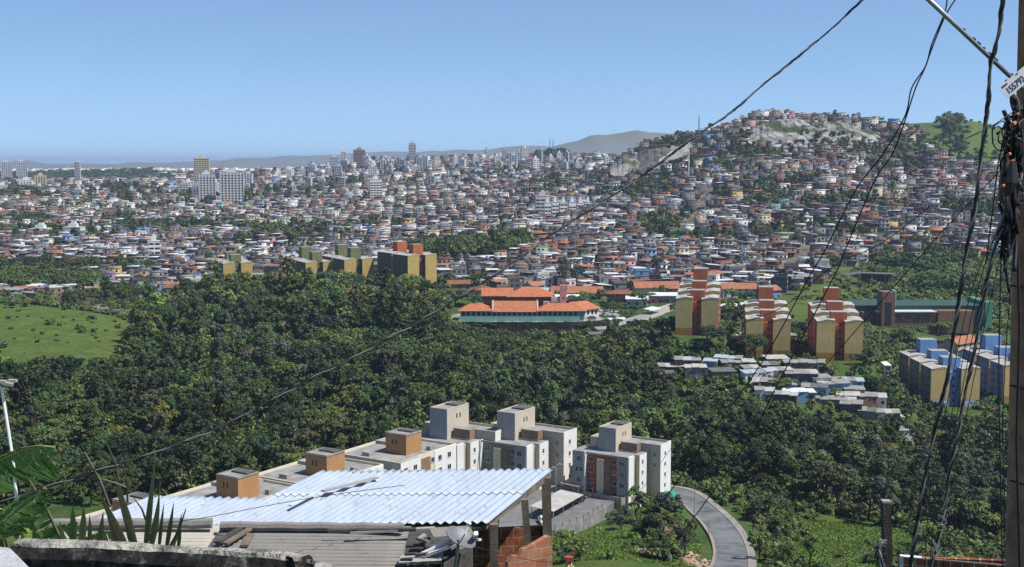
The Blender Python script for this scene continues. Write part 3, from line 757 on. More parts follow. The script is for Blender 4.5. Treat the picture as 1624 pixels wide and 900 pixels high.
# ------------------------------------------------------------------ teal school with orange roofs
TE = pm('teal_school_wall', (.23, .42, .37), .12, .4, .8, .2, streak=.12)
TEB = pm('blue_teal_panel', (.11, .28, .32), .15, .4, .8, .2)
PK = pm('pink_tower_wall', (.55, .27, .27), .12, .4, .85, .2, streak=.12)
SB = pm('brown_school_wall', (.24, .13, .085), .15, .4, .9, .1, streak=.12)
ST = pm('new_clay_tile', (.44, .165, .085), .38, .9, .85, .15)
def school():
    o = P(730, 509, 545); k = 545 / F
    t = thing('school_building', 'long teal school building with orange tiled roofs and a pink tower', 'school', o)
    L = 198 * k; z = 0
    b = MB(); b.box(0, L, 0, 9, -6, 4.4, 0); b.box(-.6, L - 2, -3.0, -2.75, -.5, 2.2, 0); b.box(L - 2.2, L + .03, -.06, 0, .3, 4.2, 1)
    b.box(-.6, L - 2, -3.0, 0, -4, .05, 2); b.build('front_wall', [TE, TEB, M['pave']], t)
    b = MB()
    b.hip(-.2, 51 * k, 0, 9, 4.4, 2.9, .9); rf = b.build('roof', ST, t)
    b = MB(); b.gable(53 * k, 122 * k, -.2, 9.2, 4.6, 3.6, .9, .2); b.build('roof', ST, t)
    for x in (52 * k, 123 * k):
        c = MB(); c.gable(x - .22, x + .22, -.9, 10.0, 4.45, 3.95, .02, .4); c.build('roof_edging', M['cream'], t)
    b = MB(); b.hip(124 * k, L + .2, 0, 9, 4.4, 3.0, .9); b.build('roof', ST, t)
    # end wing runs back at an angle
    e = link('end_wing', None, t, (L - 6, 2, 0), R(38))
    b = MB(); b.box(0, 17, 0, 8, -3, 4.2, 0); b.build('side_wall', [M['white']], e)
    b = MB(); b.hip(-1, 17, 0, 8, 4.2, 3.4, .9); b.build('wing_roof', ST, e)
    for x in (5.5, 8, 10.5, 13, 15.2): put_window(e, WIND, x, 0, 2.7, 1.3, 1.6, '-y')
    n = 23
    for i in range(n):
        x = 1.4 + i * (L - 3) / n; put_window(t, WIND, x, 0, 3.15, 1.35, 1.5, '-y')
    # two-storey brown wing behind
    x0, x1 = 33 * k * 1.06, 140 * k * 1.06
    b = MB(); b.box(x0, x1, 18, 27, -2, 9.6, 0); b.build('rear_wall', SB, t)
    b = MB(); b.gable(x0, x0 + 13, 17.6, 27, 9.6, 2.7, .9, .2); b.build('roof', ST, t)
    b = MB(); b.hip(x0 + 11.5, x1 + .5, 14.5, 28, 9.2, 3.9, .9); b.build('roof', ST, t)
    for i in range(9):
        for zz in (5.0, 8.0): put_window(t, WIND, x0 + 1 + i * 1.55, 18, zz, 1.1, 1.3, '-y')
    b = MB(); b.box(x1 - 4, x1 + 3.4, 12.5, 14.2, -2, 7.2, 0); b.box(x1 - .5, x1 + 3.4, 12.4, 14, 7.2, 9.0, 0); yw = b.build('yellow_wall', M['cream'], t)
    for i in range(3):
        for zz in (3.6, 6.0): put_window(yw, WIND, x1 - 2.6 + i * 2.1, 12.5, zz, 1.1, 1.3, '-y')
    b = MB(); b.box(x1 + 3.5, x1 + 6.4, 12, 16, -2, 14.6, 0); b.box(x1 + 4.2, x1 + 6.8, 15, 18, 12, 16.2, 1)
    tw = b.build('tower', [PK, SB], t)
    for zz in (5.2, 8.8): put_window(tw, SLIT, x1 + 5, 12, zz, .6, .9, '-y')
    for x in np.linspace(0, L + 8, 8):
        for y in (0, 8, 18, 28): FOOT.append((o.x + x, o.y + y, 6))
    return o
SO = school()
def retaining(label, pts, h, th, mat, name='retaining_wall', up=.0, cap=None):
    o = pts[0]; t = link(name, None, None, o); tag(t, label, 'wall'); b = MB()
    for a, c in zip(pts[:-1], pts[1:]):
        a = a - o; c = c - o; d = (c - a); d.z = 0; s = Vector((d.y, -d.x, 0)).normalized() * th / 2
        b.face([a - s - Vector((0, 0, 3)), c - s - Vector((0, 0, 3)), c - s + Vector((0, 0, h)), a - s + Vector((0, 0, h))])
        b.face([c + s - Vector((0, 0, 3)), a + s - Vector((0, 0, 3)), a + s + Vector((0, 0, h)), c + s + Vector((0, 0, h))])
        b.face([a - s + Vector((0, 0, h)), c - s + Vector((0, 0, h)), c + s + Vector((0, 0, h)), a + s + Vector((0, 0, h))])
        for e in (a, c): b.face([e - s - Vector((0, 0, 3)), e + s - Vector((0, 0, 3)), e + s + Vector((0, 0, h)), e - s + Vector((0, 0, h))])
    me = b.mesh(name, mat); bpy.data.objects.remove(t)
    t = link(name, me, None, o); return tag(t, label, 'wall')
def atz_(px, Y, z):
    p = P(px, 500, Y)
    for _ in range(3): p = Vector(((Y * CP - z * SP) * (px - 812) / F, Y, z))
    return p
DW = pm('dark_mossy_concrete', (.055, .055, .05), .45, .5, .95, .1, streak=.4)
SG = [(716, 541), (722, 539.5), (905, 538.5), (948, 543), (966, 551), (1000, 585), (985, 600), (716, 600)]
zs = P(800, 511, 540).z
sg = MB(); sg.prism([(atz_(px, Y, zs).x, Y) for px, Y in SG], zs - 9, zs); tag(sg.build('school_ground', pm('school_ground_cover', (.30, .29, .26), .3, .2, .95, .1, c2=(.07, .10, .03), mixlo=.42, mixhi=.55)), kind='structure')
retaining('dark mossy retaining wall under the teal school', [atz_(px, Y, zs - 4.6) for px, Y in ((724, 539), (800, 537.7), (905, 537.5), (948, 542), (967, 550))], 4.9, .5, DW)
retaining('short stained wall lower on the slope beneath the school', [P(793, 548, 515), P(838, 549, 515)], 2.6, .4, DW)
# school car park, alley with shelters
strip('parking_ground', [(1010, 505), (990, 520), (1040, 560), (1075, 590)], 9, .25, M['pave'], 1)
def ground_patch(name, pts, dz, mat):
    b = MB(); g = [G(px, Y) for px, Y in pts]; z = max(p.z for p in g) + dz
    b.prism([(p.x, p.y) for p in g], z - 6, z); o = b.build(name, mat); tag(o, kind='structure'); return z
ZL = zs + .02
ZP = ground_patch('parking_yard', [(790, 246), (900, 243), (962, 262), (1010, 280), (905, 296), (800, 280)], .1, pm('worn_yard_asphalt', (.17, .17, .17), .3, .3, .9, .15))
# ------------------------------------------------------------------ vehicles
def car_mat(name, c): return pm(name, c, .06, 2, .28, .5)
CARM = {n: car_mat(n + '_car_paint', c) for n, c in {'black': (.015, .015, .017), 'white': (.75, .75, .75), 'silver': (.42, .43, .44), 'red': (.30, .03, .025), 'dark grey': (.08, .08, .085)}.items()}
GL = pm('car_glass', (.015, .018, .022), .1, 1, .08, .6); LAMP = pm('lamp_lens', (.6, .6, .58), .1, 1, .15, .6); TAIL = pm('tail_lens', (.35, .02, .02), .1, 1, .2, .6)
def car(label, loc, rz, colour, group='cars parked about the slope'):
    t = thing('parked_car', label, 'car', loc, rz, group); m = CARM[colour]
    b = MB(); W = .84
    low = [(-2.05, .30), (-2.1, .55), (-2.05, .80), (-1.1, .92), (1.75, .95), (2.05, .85), (2.1, .50), (2.0, .28)]
    b.profile([(x, z) for x, z in low], -W, W, 0)
    cab = [(-1.15, .90, .80), (-.45, 1.42, .62), (.95, 1.44, .62), (1.78, .93, .80)]
    i = len(b.V)
    for sg in (-1, 1):
        for x, z, y in cab: b.V.append((x, sg * y, z))
    b.Fc.append([i, i + 1, i + 2, i + 3]); b.Fc.append([i + 7, i + 6, i + 5, i + 4]); b.M += [0, 0]
    for j in range(3): b.Fc.append([i + j + 1, i + j, i + 4 + j, i + 5 + j]); b.M.append(0)
    b.build('body', m, t)
    for nm, pts in (('windscreen', [(-1.12, -.70, .96), (-1.12, .70, .96), (-.52, .56, 1.39), (-.52, -.56, 1.39)]), ('rear_window', [(1.74, .70, .97), (1.74, -.70, .97), (1.03, -.55, 1.39), (1.03, .55, 1.39)])):
        w = MB(); n = -.02 if nm == 'windscreen' else .02; w.face([(x + n, y, z + .015) for x, y, z in pts]); w.build(nm, GL, t)
    for sg in (-1, 1):
        w = MB(); w.face([(x, sg * (y + .012), z) for x, y, z in ((-.95, .765, .98), (-.42, .635, 1.36), (.9, .635, 1.38), (1.45, .755, .98))][::sg]); w.build('side_window', GL, t)
        for x in (-1.3, 1.3):
            w = MB(); w.tube([(x, sg * .70, .31), (x, sg * .86, .31)], .31, 14); wl = w.build('wheel', M['black'], t)
            w = MB(); w.tube([(x, sg * .855, .31), (x, sg * .875, .31)], .18, 10); w.build('rim', M['steel'], wl)
        w = MB(); w.box(-2.10, -2.06, sg * .62 - .17, sg * .62 + .17, .58, .74); w.build('headlight', LAMP, t)
        w = MB(); w.box(2.07, 2.11, sg * .62 - .15, sg * .62 + .15, .62, .80); w.build('tail_light', TAIL, t)
    return t
def on(px, Y, dz=.1): return G(px, Y, dz)
def atz(px, Y, z):
    p = P(px, 500, Y)
    for _ in range(3):
        f = Y * CP - z * SP; p = Vector((f * (px - 812) / F, Y, z))
    return p
car('black car at the mouth of the white roofed carport', atz(917, 266, ZP), R(58), 'black')
car('white car parked under the carport behind the timber posts', atz(862, 250, ZP), R(100), 'white')
car('silver car beside the end wing of the teal school', atz(927, 553, ZL), R(35), 'silver')
car('dark car in front of the palm at the teal school wall', atz(938, 550, ZL), R(20), 'dark grey')
car('white car between the school and the round parking trees', atz(958, 562, ZL), R(60), 'white')
car('silver car at the far corner of the school yard', atz(963, 580, ZL), R(15), 'silver')
car('black car on the street past the white bus', G(1404, 492, .5), R(10), 'black')
car('white car parked on the bare patch between the shacks', G(1306, 392, .5), R(75), 'white')
car('white car beside the wall of the highest orange and yellow block', G(1174, 472, .5), R(20), 'white')
car('dark grey car seen below the middle orange and yellow block', G(1250, 441, .5), R(70), 'dark grey')
car('red car parked by the sheds at the foot of the street', G(1392, 432, .5), R(80), 'red')

def bus():
    o = G(1404, 438, .4); t = thing('white_bus', 'white bus standing on the street beside the yellow and blue flats', 'bus', o, R(84))
    b = MB(); b.profile([(-4.5, .45), (-4.6, 1.2), (-4.35, 3.05), (-4.1, 3.15), (4.3, 3.15), (4.5, 3.0), (4.5, .45)], -1.25, 1.25); b.build('body', M['white'], t)
    for sg in (-1, 1):
        b = MB(); b.box(-3.9, 4.2, sg * 1.262 - .01, sg * 1.262 + .01, 1.55, 2.55); b.build('side_window', GL, t)
        for x in (-2.8, 2.6):
            b = MB(); b.tube([(x, sg * 1.0, .48), (x, sg * 1.28, .48)], .48, 14); b.build('wheel', M['black'], t)
    b = MB(); b.face([(-4.60, -1.1, 1.3), (-4.60, 1.1, 1.3), (-4.42, 1.1, 2.85), (-4.42, -1.1, 2.85)]); b.build('windscreen', GL, t)
    b = MB(); b.box(4.5, 4.53, -1, 1, 1.6, 2.6); b.build('rear_window', GL, t)
bus()
def motorbike(label, loc, rz):
    t = thing('parked_motorbike', label, 'motorbike', loc, rz, 'motorbikes in the yard')
    for x in (-.65, .65):
        b = MB(); n = 14
        b.tube([(x + .27 * math.cos(a), 0, .3 + .27 * math.sin(a)) for a in np.linspace(0, 2 * math.pi, n + 1)], .05, 6, cap=False); b.build('wheel', M['black'], t)
    b = MB(); b.tube([(-.65, 0, .3), (-.42, 0, .9)], .03); b.tube([(-.42, 0, .75), (.3, 0, .55), (.65, 0, .3)], .05); b.box(-.25, .2, -.14, .14, .25, .55); b.build('frame', M['steel'], t)
    b = MB(); b.tube([(-.4, 0, .78), (-.1, 0, .86), (.1, 0, .78)], [.08, .15, .08], 8); b.build('fuel_tank', CARM['red'], t)
    b = MB(); b.tube([(.05, 0, .76), (.4, 0, .76), (.72, 0, .84)], [.1, .13, .07], 8); b.build('seat', M['black'], t)
    b = MB(); b.tube([(-.36, -.33, 1.0), (-.43, 0, .93), (-.36, .33, 1.0)], .02); b.build('handlebar', M['black'], t)
motorbike('dark motorbike parked beside the brown carport roof', atz(936, 270, ZP), R(60))
motorbike('second motorbike beside it, against the yard fence', atz(941, 271.5, ZP), R(66))

# ------------------------------------------------------------------ shelters, sheds and shacks
def shelter(label, loc, rz, w, d, h, mat, tilt=.25, name='parking_shelter', group=None, nposts=3, back=None):
    t = thing(name, label, 'shelter', loc, rz, group)
    b = MB(); n = max(4, int(w / .35)); pts = []
    poly = []
    for k in range(n + 1): poly.append((-w / 2 + w * k / n, h + (.05 if k % 2 else 0)))
    i = len(b.V)
    for x, z in poly: b.V += [(x, -d / 2, z - tilt), (x, d / 2, z + tilt)]
    for k in range(n): b.Fc.append([i + 2 * k, i + 2 * k + 2, i + 2 * k + 3, i + 2 * k + 1]); b.M.append(0)
    j = len(b.V)
    for x, z in poly: b.V += [(x, -d / 2, z - tilt - .06), (x, d / 2, z + tilt - .06)]
    for k in range(n): b.Fc.append([j + 2 * k + 1, j + 2 * k + 3, j + 2 * k + 2, j + 2 * k]); b.M.append(0)
    b.build('roof', mat, t)
    for k in range(nposts):
        x = -w / 2 + .3 + (w - .6) * k / (nposts - 1)
        for y, zz in ((-d / 2 + .25, h - tilt - .05), (d / 2 - .25, h + tilt - .05)):
            p = MB(); p.beam((x, y, -2), (x, y, zz), .12); p.build('post', M['steel'], t)
    if back:
        b = MB(); b.box(-w / 2 + .1, w / 2 - .1, d / 2 - .4, d / 2 - .3, -.5, h + tilt - .3); b.build('rear_wall', back, t)
    FOOT.append((loc.x, loc.y, max(w, d) * .6)); return t
shelter('white roofed carport shading cars beside the white flats', atz(884, 259, ZP), R(62), 15, 5.6, 2.4, M['roofpale'], .22, 'carport', None, 4)
shelter('low carport with brown and white roof next to the motorbikes', atz(915, 276, ZP), R(62), 8, 4.5, 2.2, M['beige'], .2, 'carport')
g = 'parking shelters along the school alley'
shelter('long grey shelter roof on the alley, running up towards the school gate', G(1010, 528, .3), R(63), 22, 5, 2.6, M['fibre'], .3, group=g, nposts=4)
shelter('pale shelter roof at the far end of the alley', G(1035, 558, .3), R(63), 11, 5, 2.6, M['metal'], .3, group=g)
shelter('grey shelter roof close against the corner of the dark retaining wall', G(962, 524, .3), R(20), 10, 5, 2.5, M['fibre'], .3, group=g)
shelter('blackened shelter roof lowest on the alley by the trees', G(950, 512, .3), R(12), 9, 4.5, 2.4, M['fibredark'], .3, group=g)
shelter('pale shelter roof among the round trees of the school alley', G(980, 545, .3), R(25), 9, 4, 2.5, M['metal'], .3, group=g)

def shack(label, px, Y, w, d, h, wall, roof, rz=0, wall2=None):
    Y += 6; rz += rnd.uniform(-12, 12); o = G(px, Y, rnd.uniform(-.5, .3)); t = thing('tin_shack', label, 'shack', o, R(rz), 'shacks below the orange and yellow blocks')
    b = MB(); b.box(-w / 2, w / 2, -d / 2, d / 2, -3, h, 0); b.build('wall', M[wall], t)
    b = MB(); r = rnd.Random if False else None
    n = max(2, int(w / 2.2))
    for k in range(n):
        x0 = -w / 2 - .3 + (w + .6) * k / n; x1 = -w / 2 - .3 + (w + .6) * (k + 1) / n - .03; zz = h + .06 + rnd.uniform(-.08, .22); s = rnd.uniform(-.1, .5)
        i = len(b.V)
        for (x, y, z) in ((x0, -d / 2 - .4, zz - .15), (x1, -d / 2 - .4 + s, zz - .12), (x1, d / 2 + .3, zz + .30), (x0, d / 2 + .3, zz + .27)): b.V += [(x, y, z), (x, y, z + .07)]
        for f in ((1, 3, 5, 7), (6, 4, 2, 0), (0, 2, 3, 1), (2, 4, 5, 3), (4, 6, 7, 5), (6, 0, 1, 7)): b.Fc.append([i + q for q in f]); b.M.append(rnd.choice([0, 0, 1]))
    b.build('roof', [M[roof], M['fibre' if roof != 'fibre' else 'roofpale']], t)
    if wall2:
        b = MB(); b.box(-w * .1, w * .28, -d / 2 - .05, -d / 2, -2, h - .1); b.build('painted_panel', M[wall2], t)
    b = MB(); b.box(-w * .42, -w * .42 + .9, -d / 2 - .04, -d / 2, -.2, 2.0); b.build('door', M['door'], t)
    if w > 6: put_window(t, WIND, w * .36, -d / 2, 1.5, 1.0, .9, '-y')
    for k in np.linspace(-w / 2, w / 2, max(2, int(w / 5))): FOOT.append((o.x + k * math.cos(R(rz)), o.y + k * math.sin(R(rz)), 3.6 + d * .3))
    if label == 'x': SHO.append(t)
SHO = []
shack('grey tin shack at the edge of the wood below the highest block', 1066, 404, 9, 5, 2.6, 'darkgrey', 'roofpale', 6)
shack('small bluish tin shack standing alone on the path', 1127, 402, 4.4, 4, 2.8, 'blue', 'metalblue', -8)
shack('long dark shack with patched pale roof under the dense round tree', 1170, 400, 11, 5, 2.6, 'darkgrey', 'fibre', -4)
shack('low brick shack wedged between the long patched roofs', 1220, 397, 5.5, 5, 2.6, 'brickwall', 'fibredark', -6)
shack('wide dark shack with grey roof in front of the parked white car', 1270, 385, 10, 6, 3.0, 'darkgrey', 'fibre', 5)
shack('shack with rusty wall behind the wide dark shack', 1262, 399, 8, 5, 2.8, 'brickwall', 'fibredark', -3)
shack('grey roofed shack by the white rubbish heap', 1225, 376, 12, 6, 2.6, 'darkgrey', 'fibre', -5)
shack('tin shack with pale blue front panels above the wood', 1266, 369, 9.5, 4.5, 3.0, 'grey', 'metal', -6, 'blue')
shack('row shack with white roof and blue side', 1320, 381, 10, 5, 2.8, 'blue', 'roofpale', -4)
shack('brown fronted shack at the end of the white roofed row', 1354, 379, 6, 5, 2.8, 'brickwall2', 'fibre', -6)
shack('long low shack with bright roof under the white roofed row', 1322, 369, 13, 4, 2.3, 'grey', 'roofpale', -7)
shack('long dark green shack at the end of the shacks next to the blue flats', 1396, 366, 11, 4.5, 2.9, 'darkgrey', 'fibre', -9, 'green')
sr = random.Random(14); LOOKW = [('darkgrey', 'dark grey'), ('grey', 'grey'), ('brickwall', 'raw brick'), ('brickwall2', 'pale brick'), ('white', 'white'), ('blue', 'blue')]; LOOKR = [('fibre', 'grey'), ('fibredark', 'blackened'), ('roofpale', 'pale'), ('metalblue', 'bluish')]
SHK = []
for px, Y in ((1052, 398), (1090, 405), (1103, 395), (1145, 392), (1190, 391), (1200, 385), (1213, 368), (1238, 388), (1240, 366), (1246, 375), (1292, 374), (1300, 384), (1288, 398), (1344, 388), (1345, 373), (1370, 375), (1385, 380), (1375, 362), (1412, 372), (1425, 365), (1230, 404), (1155, 404), (1405, 358), (1350, 364)):
    w_, r_ = sr.choice(LOOKW), sr.choice(LOOKR); shack('x', px, Y, sr.uniform(5, 10), sr.uniform(4, 6), sr.uniform(2.3, 3.2), w_[0], r_[0], sr.uniform(-14, 10)); SHK.append((f'{w_[1]} shack with {r_[1]} sheet roof', px, Y))
shack('grey shed between the two upper orange and yellow blocks', 1170, 448, 8, 5, 3, 'grey', 'fibre', 10)
shack('pale shed beside the path of the middle block', 1248, 452, 6, 4, 3, 'beige', 'fibre', 5)

# ------------------------------------------------------------------ green hall with brick tower, open steel shed
DG = pm('dark_green_cladding', (.035, .075, .055), .2, .3, .6, .3)
def hall():
    o = G(1360, 548, -.5); k = 548 / F; t = thing('green_hall', 'long dark green hall with brick front and brick tower', 'hall', o)
    b = MB(); L = 200 * k; b.box(0, L, 0, 22, -4, 7.4, 0); b.build('green_wall', DG, t)
    b = MB(); b.box(25 * k, 118 * k, -6, 0, -4, 5.3, 0); b.box(120 * k, 176 * k, -7, 0, -4, 5.9, 0); b.box(1, 24 * k, -3, 0, -4, 5.0, 0); b.box(-16 * k, 0, 2, 12, -4, 6, 0); b.build('brick_front', M['brickwall'], t)
    b = MB(); b.box(24 * k, 118 * k, -7, 0, 5.35, 5.7, 0); b.box(-.5, L + .5, -.4, 22.4, 7.42, 7.65, 1); b.build('roof', [M['metal'], DG], t)
    b = MB(); b.box(29 * k, 49 * k, -9, -1, -6, 14.5, 0); b.box(34 * k, 44 * k, -9.1, -9, 0, 10, 1); b.box(49 * k + .02, 53 * k, -7, -1, 8, 15, 2); b.build('tower', [M['brickwall'], M['dark'], M['teal']], t)
    b = MB(); b.box(L, L + 3, -3, 20, -2, 9.5); b.build('net_fence', pm('green_netting', (.08, .26, .16), .2, 1, .8, .2), t)
    for i in range(4): put_window(t, WIND, 60 * k + i * 4, -6, 3.4, 2, 1.4, '-y')
    for x in np.linspace(-3, L, 9):
        for y in (-4, 6, 16): FOOT.append((o.x + x, o.y + y, 7))
    o = G(1342, 672, 0); k = 672 / F; t = thing('steel_shed', 'open sided dark steel shed on the grass behind the hall', 'shed', o)
    b = MB(); b.profile([(0, 5.2), (8, 6.6), (28, 6.0), (28, 5.6), (8, 6.2), (0, 4.8)], 0, 9); b.build('roof', M['fibredark'], t)
    b = MB(); b.box(10, 27.5, 8, 8.3, -3, 5.6); b.build('rear_wall', M['darkgrey'], t)
    for x in (.3, 7, 14, 21, 27.5):
        b = MB(); b.beam((x, .3, -3), (x, .3, 5.4), .35); b.build('post', M['darkgrey'], t)
    for x in (3, 10, 18, 25): FOOT.append((o.x + x, o.y + 4, 6))
hall()

# ------------------------------------------------------------------ larger houses with clay roofs that stand out
def tile_house(label, px, Y, w, d, h, roof='tile', wall='white', rz=0, rh=1.9, kind='gable', floors=1, group=None, name='tile_roofed_house'):
    o = G(px, Y, -.3); t = thing(name, label, 'house', o, R(rz), group)
    b = MB(); b.box(-w / 2, w / 2, -d / 2, d / 2, -4, h)
    al = 'x' if w >= d else 'y'
    if kind == 'gable':
        if al == 'x':
            for x in (-w / 2, w / 2 - .2): b.profile([(0, 0), (1, 0), (.5, 1)], 0, 0) if False else b.face([(x, -d / 2, h), (x, d / 2, h), (x, 0, h + rh)]); b.face([(x + .2, d / 2, h), (x + .2, -d / 2, h), (x + .2, 0, h + rh)])
        else:
            for y in (-d / 2, d / 2): b.face([(-w / 2, y, h), (w / 2, y, h), (0, y, h + rh)])
    b.build('wall', M[wall], t)
    b = MB()
    b.gable(-w / 2, w / 2, -d / 2, d / 2, h + .02, rh, .6, .16, 0, al) if kind == 'gable' else b.hip(-w / 2, w / 2, -d / 2, d / 2, h + .02, rh, .6)
    b.build('roof', M[roof], t)
    for f in range(floors):
        for x in np.linspace(-w / 2 + 1.2, w / 2 - 1.2, max(2, int(w / 3.2))): put_window(t, WIND, x, -d / 2, 1.5 + f * 2.8, 1.2, 1.1, '-y')
        put_window(t, WIND, w / 2, 0, 1.5 + f * 2.8, 1.2, 1.1, '+x')
    b = MB(); b.box(-.45, .45, -d / 2 - .05, -d / 2, 0, 2.1); b.build('door', M['door'], t)
    for k in np.linspace(-w / 2, w / 2, max(2, int(w / 5))): FOOT.append((o.x + k * math.cos(R(rz)), o.y + k * math.sin(R(rz)), d * .62))
    return t
gg = 'orange roofed row houses beyond the blue flats'
tile_house('orange roofed white row house, upper one beside the round green tree', 1522, 500, 15, 7, 5.2, 'tile', 'cream', 38, 2, floors=2, group=gg)
tile_house('orange roofed white row house, lower one with white side wall', 1552, 484, 17, 7, 5.2, 'tile', 'white', 38, 2, floors=2, group=gg)
tile_house('small house with faded orange roof at the end of the orange roofed row', 1566, 470, 6, 6, 3, 'tileold', 'white', 20, 1.5, group=gg)
gm = 'tile roofed houses along the street behind the school'
for lb, px, Y, w, d, h, rf, wl, rz, rh, kd in [
    ('long orange roof of a hall behind the pink school tower', 915, 640, 26, 11, 4.2, 'tile', 'brickwall2', -4, 2.8, 'gable'),
    ('broad orange tiled roof of a low hall above the parking trees', 1040, 646, 23, 12, 4.2, 'tile', 'cream', 3, 2.6, 'gable'),
    ('second broad orange roof touching the low hall', 1082, 640, 14, 11, 4.0, 'tile', 'beige', -4, 2.4, 'hip'),
    ('orange roofed house with pale wall beside the tallest brick stair tower', 1170, 632, 17, 9, 5.0, 'tile', 'white', 2, 2.4, 'gable'),
    ('small orange roofed house squeezed behind the highest orange block', 1143, 640, 7, 8, 5.2, 'tile', 'brickwall2', 8, 1.9, 'hip'),
    ('orange roofed house with blue gable at the edge of the green slope', 1218, 628, 9, 9, 4.6, 'tile', 'blue', 25, 2.0, 'gable'),
    ('white roofed hall between the orange roofs and the school trees', 1052, 606, 13, 9, 4.0, 'metal', 'pink', -3, 1.1, 'gable'),
    ('brick house with orange patches of roof beside the white hall', 985, 612, 14, 9, 5.0, 'tileold', 'brickwall2', -5, 1.7, 'hip'),
    ('white walled house with clay roof beside the teal school trees', 1010, 598, 10, 8, 3.6, 'metal', 'white', -5, 1.0, 'gable'),
    ('dark open workshop with long metal roof behind the pink tower', 893, 606, 15, 9, 5.0, 'metal', 'darkgrey', -3, .8, 'gable'),
    ('low white roofed house behind the middle orange and yellow block', 1166, 560, 17, 8, 3.4, 'metal', 'grey', 0, 1.0, 'gable'),
    ('pink brick house in the trees beyond the yellow gable end', 727, 632, 11, 8, 6.0, 'tileold', 'brickwall2', 10, 1.5, 'gable'),
    ('low clay roofed house next to the pink brick house', 762, 640, 13, 9, 3.6, 'tileold', 'pink', -6, 2.0, 'hip'),
    ('long pale roofed market hall between the school and the favela', 826, 630, 26, 8, 3.4, 'slab', 'beige', -2, .7, 'gable'),
    ('grey walled house with metal roof at the foot of the grey eucalyptus', 852, 652, 12, 8, 4.4, 'metalblue', 'grey', -8, .9, 'gable')]:
    tile_house(lb, px, Y, w, d, h, rf, wl, rz, rh, kd, 2 if h > 4.5 else 1, gm)
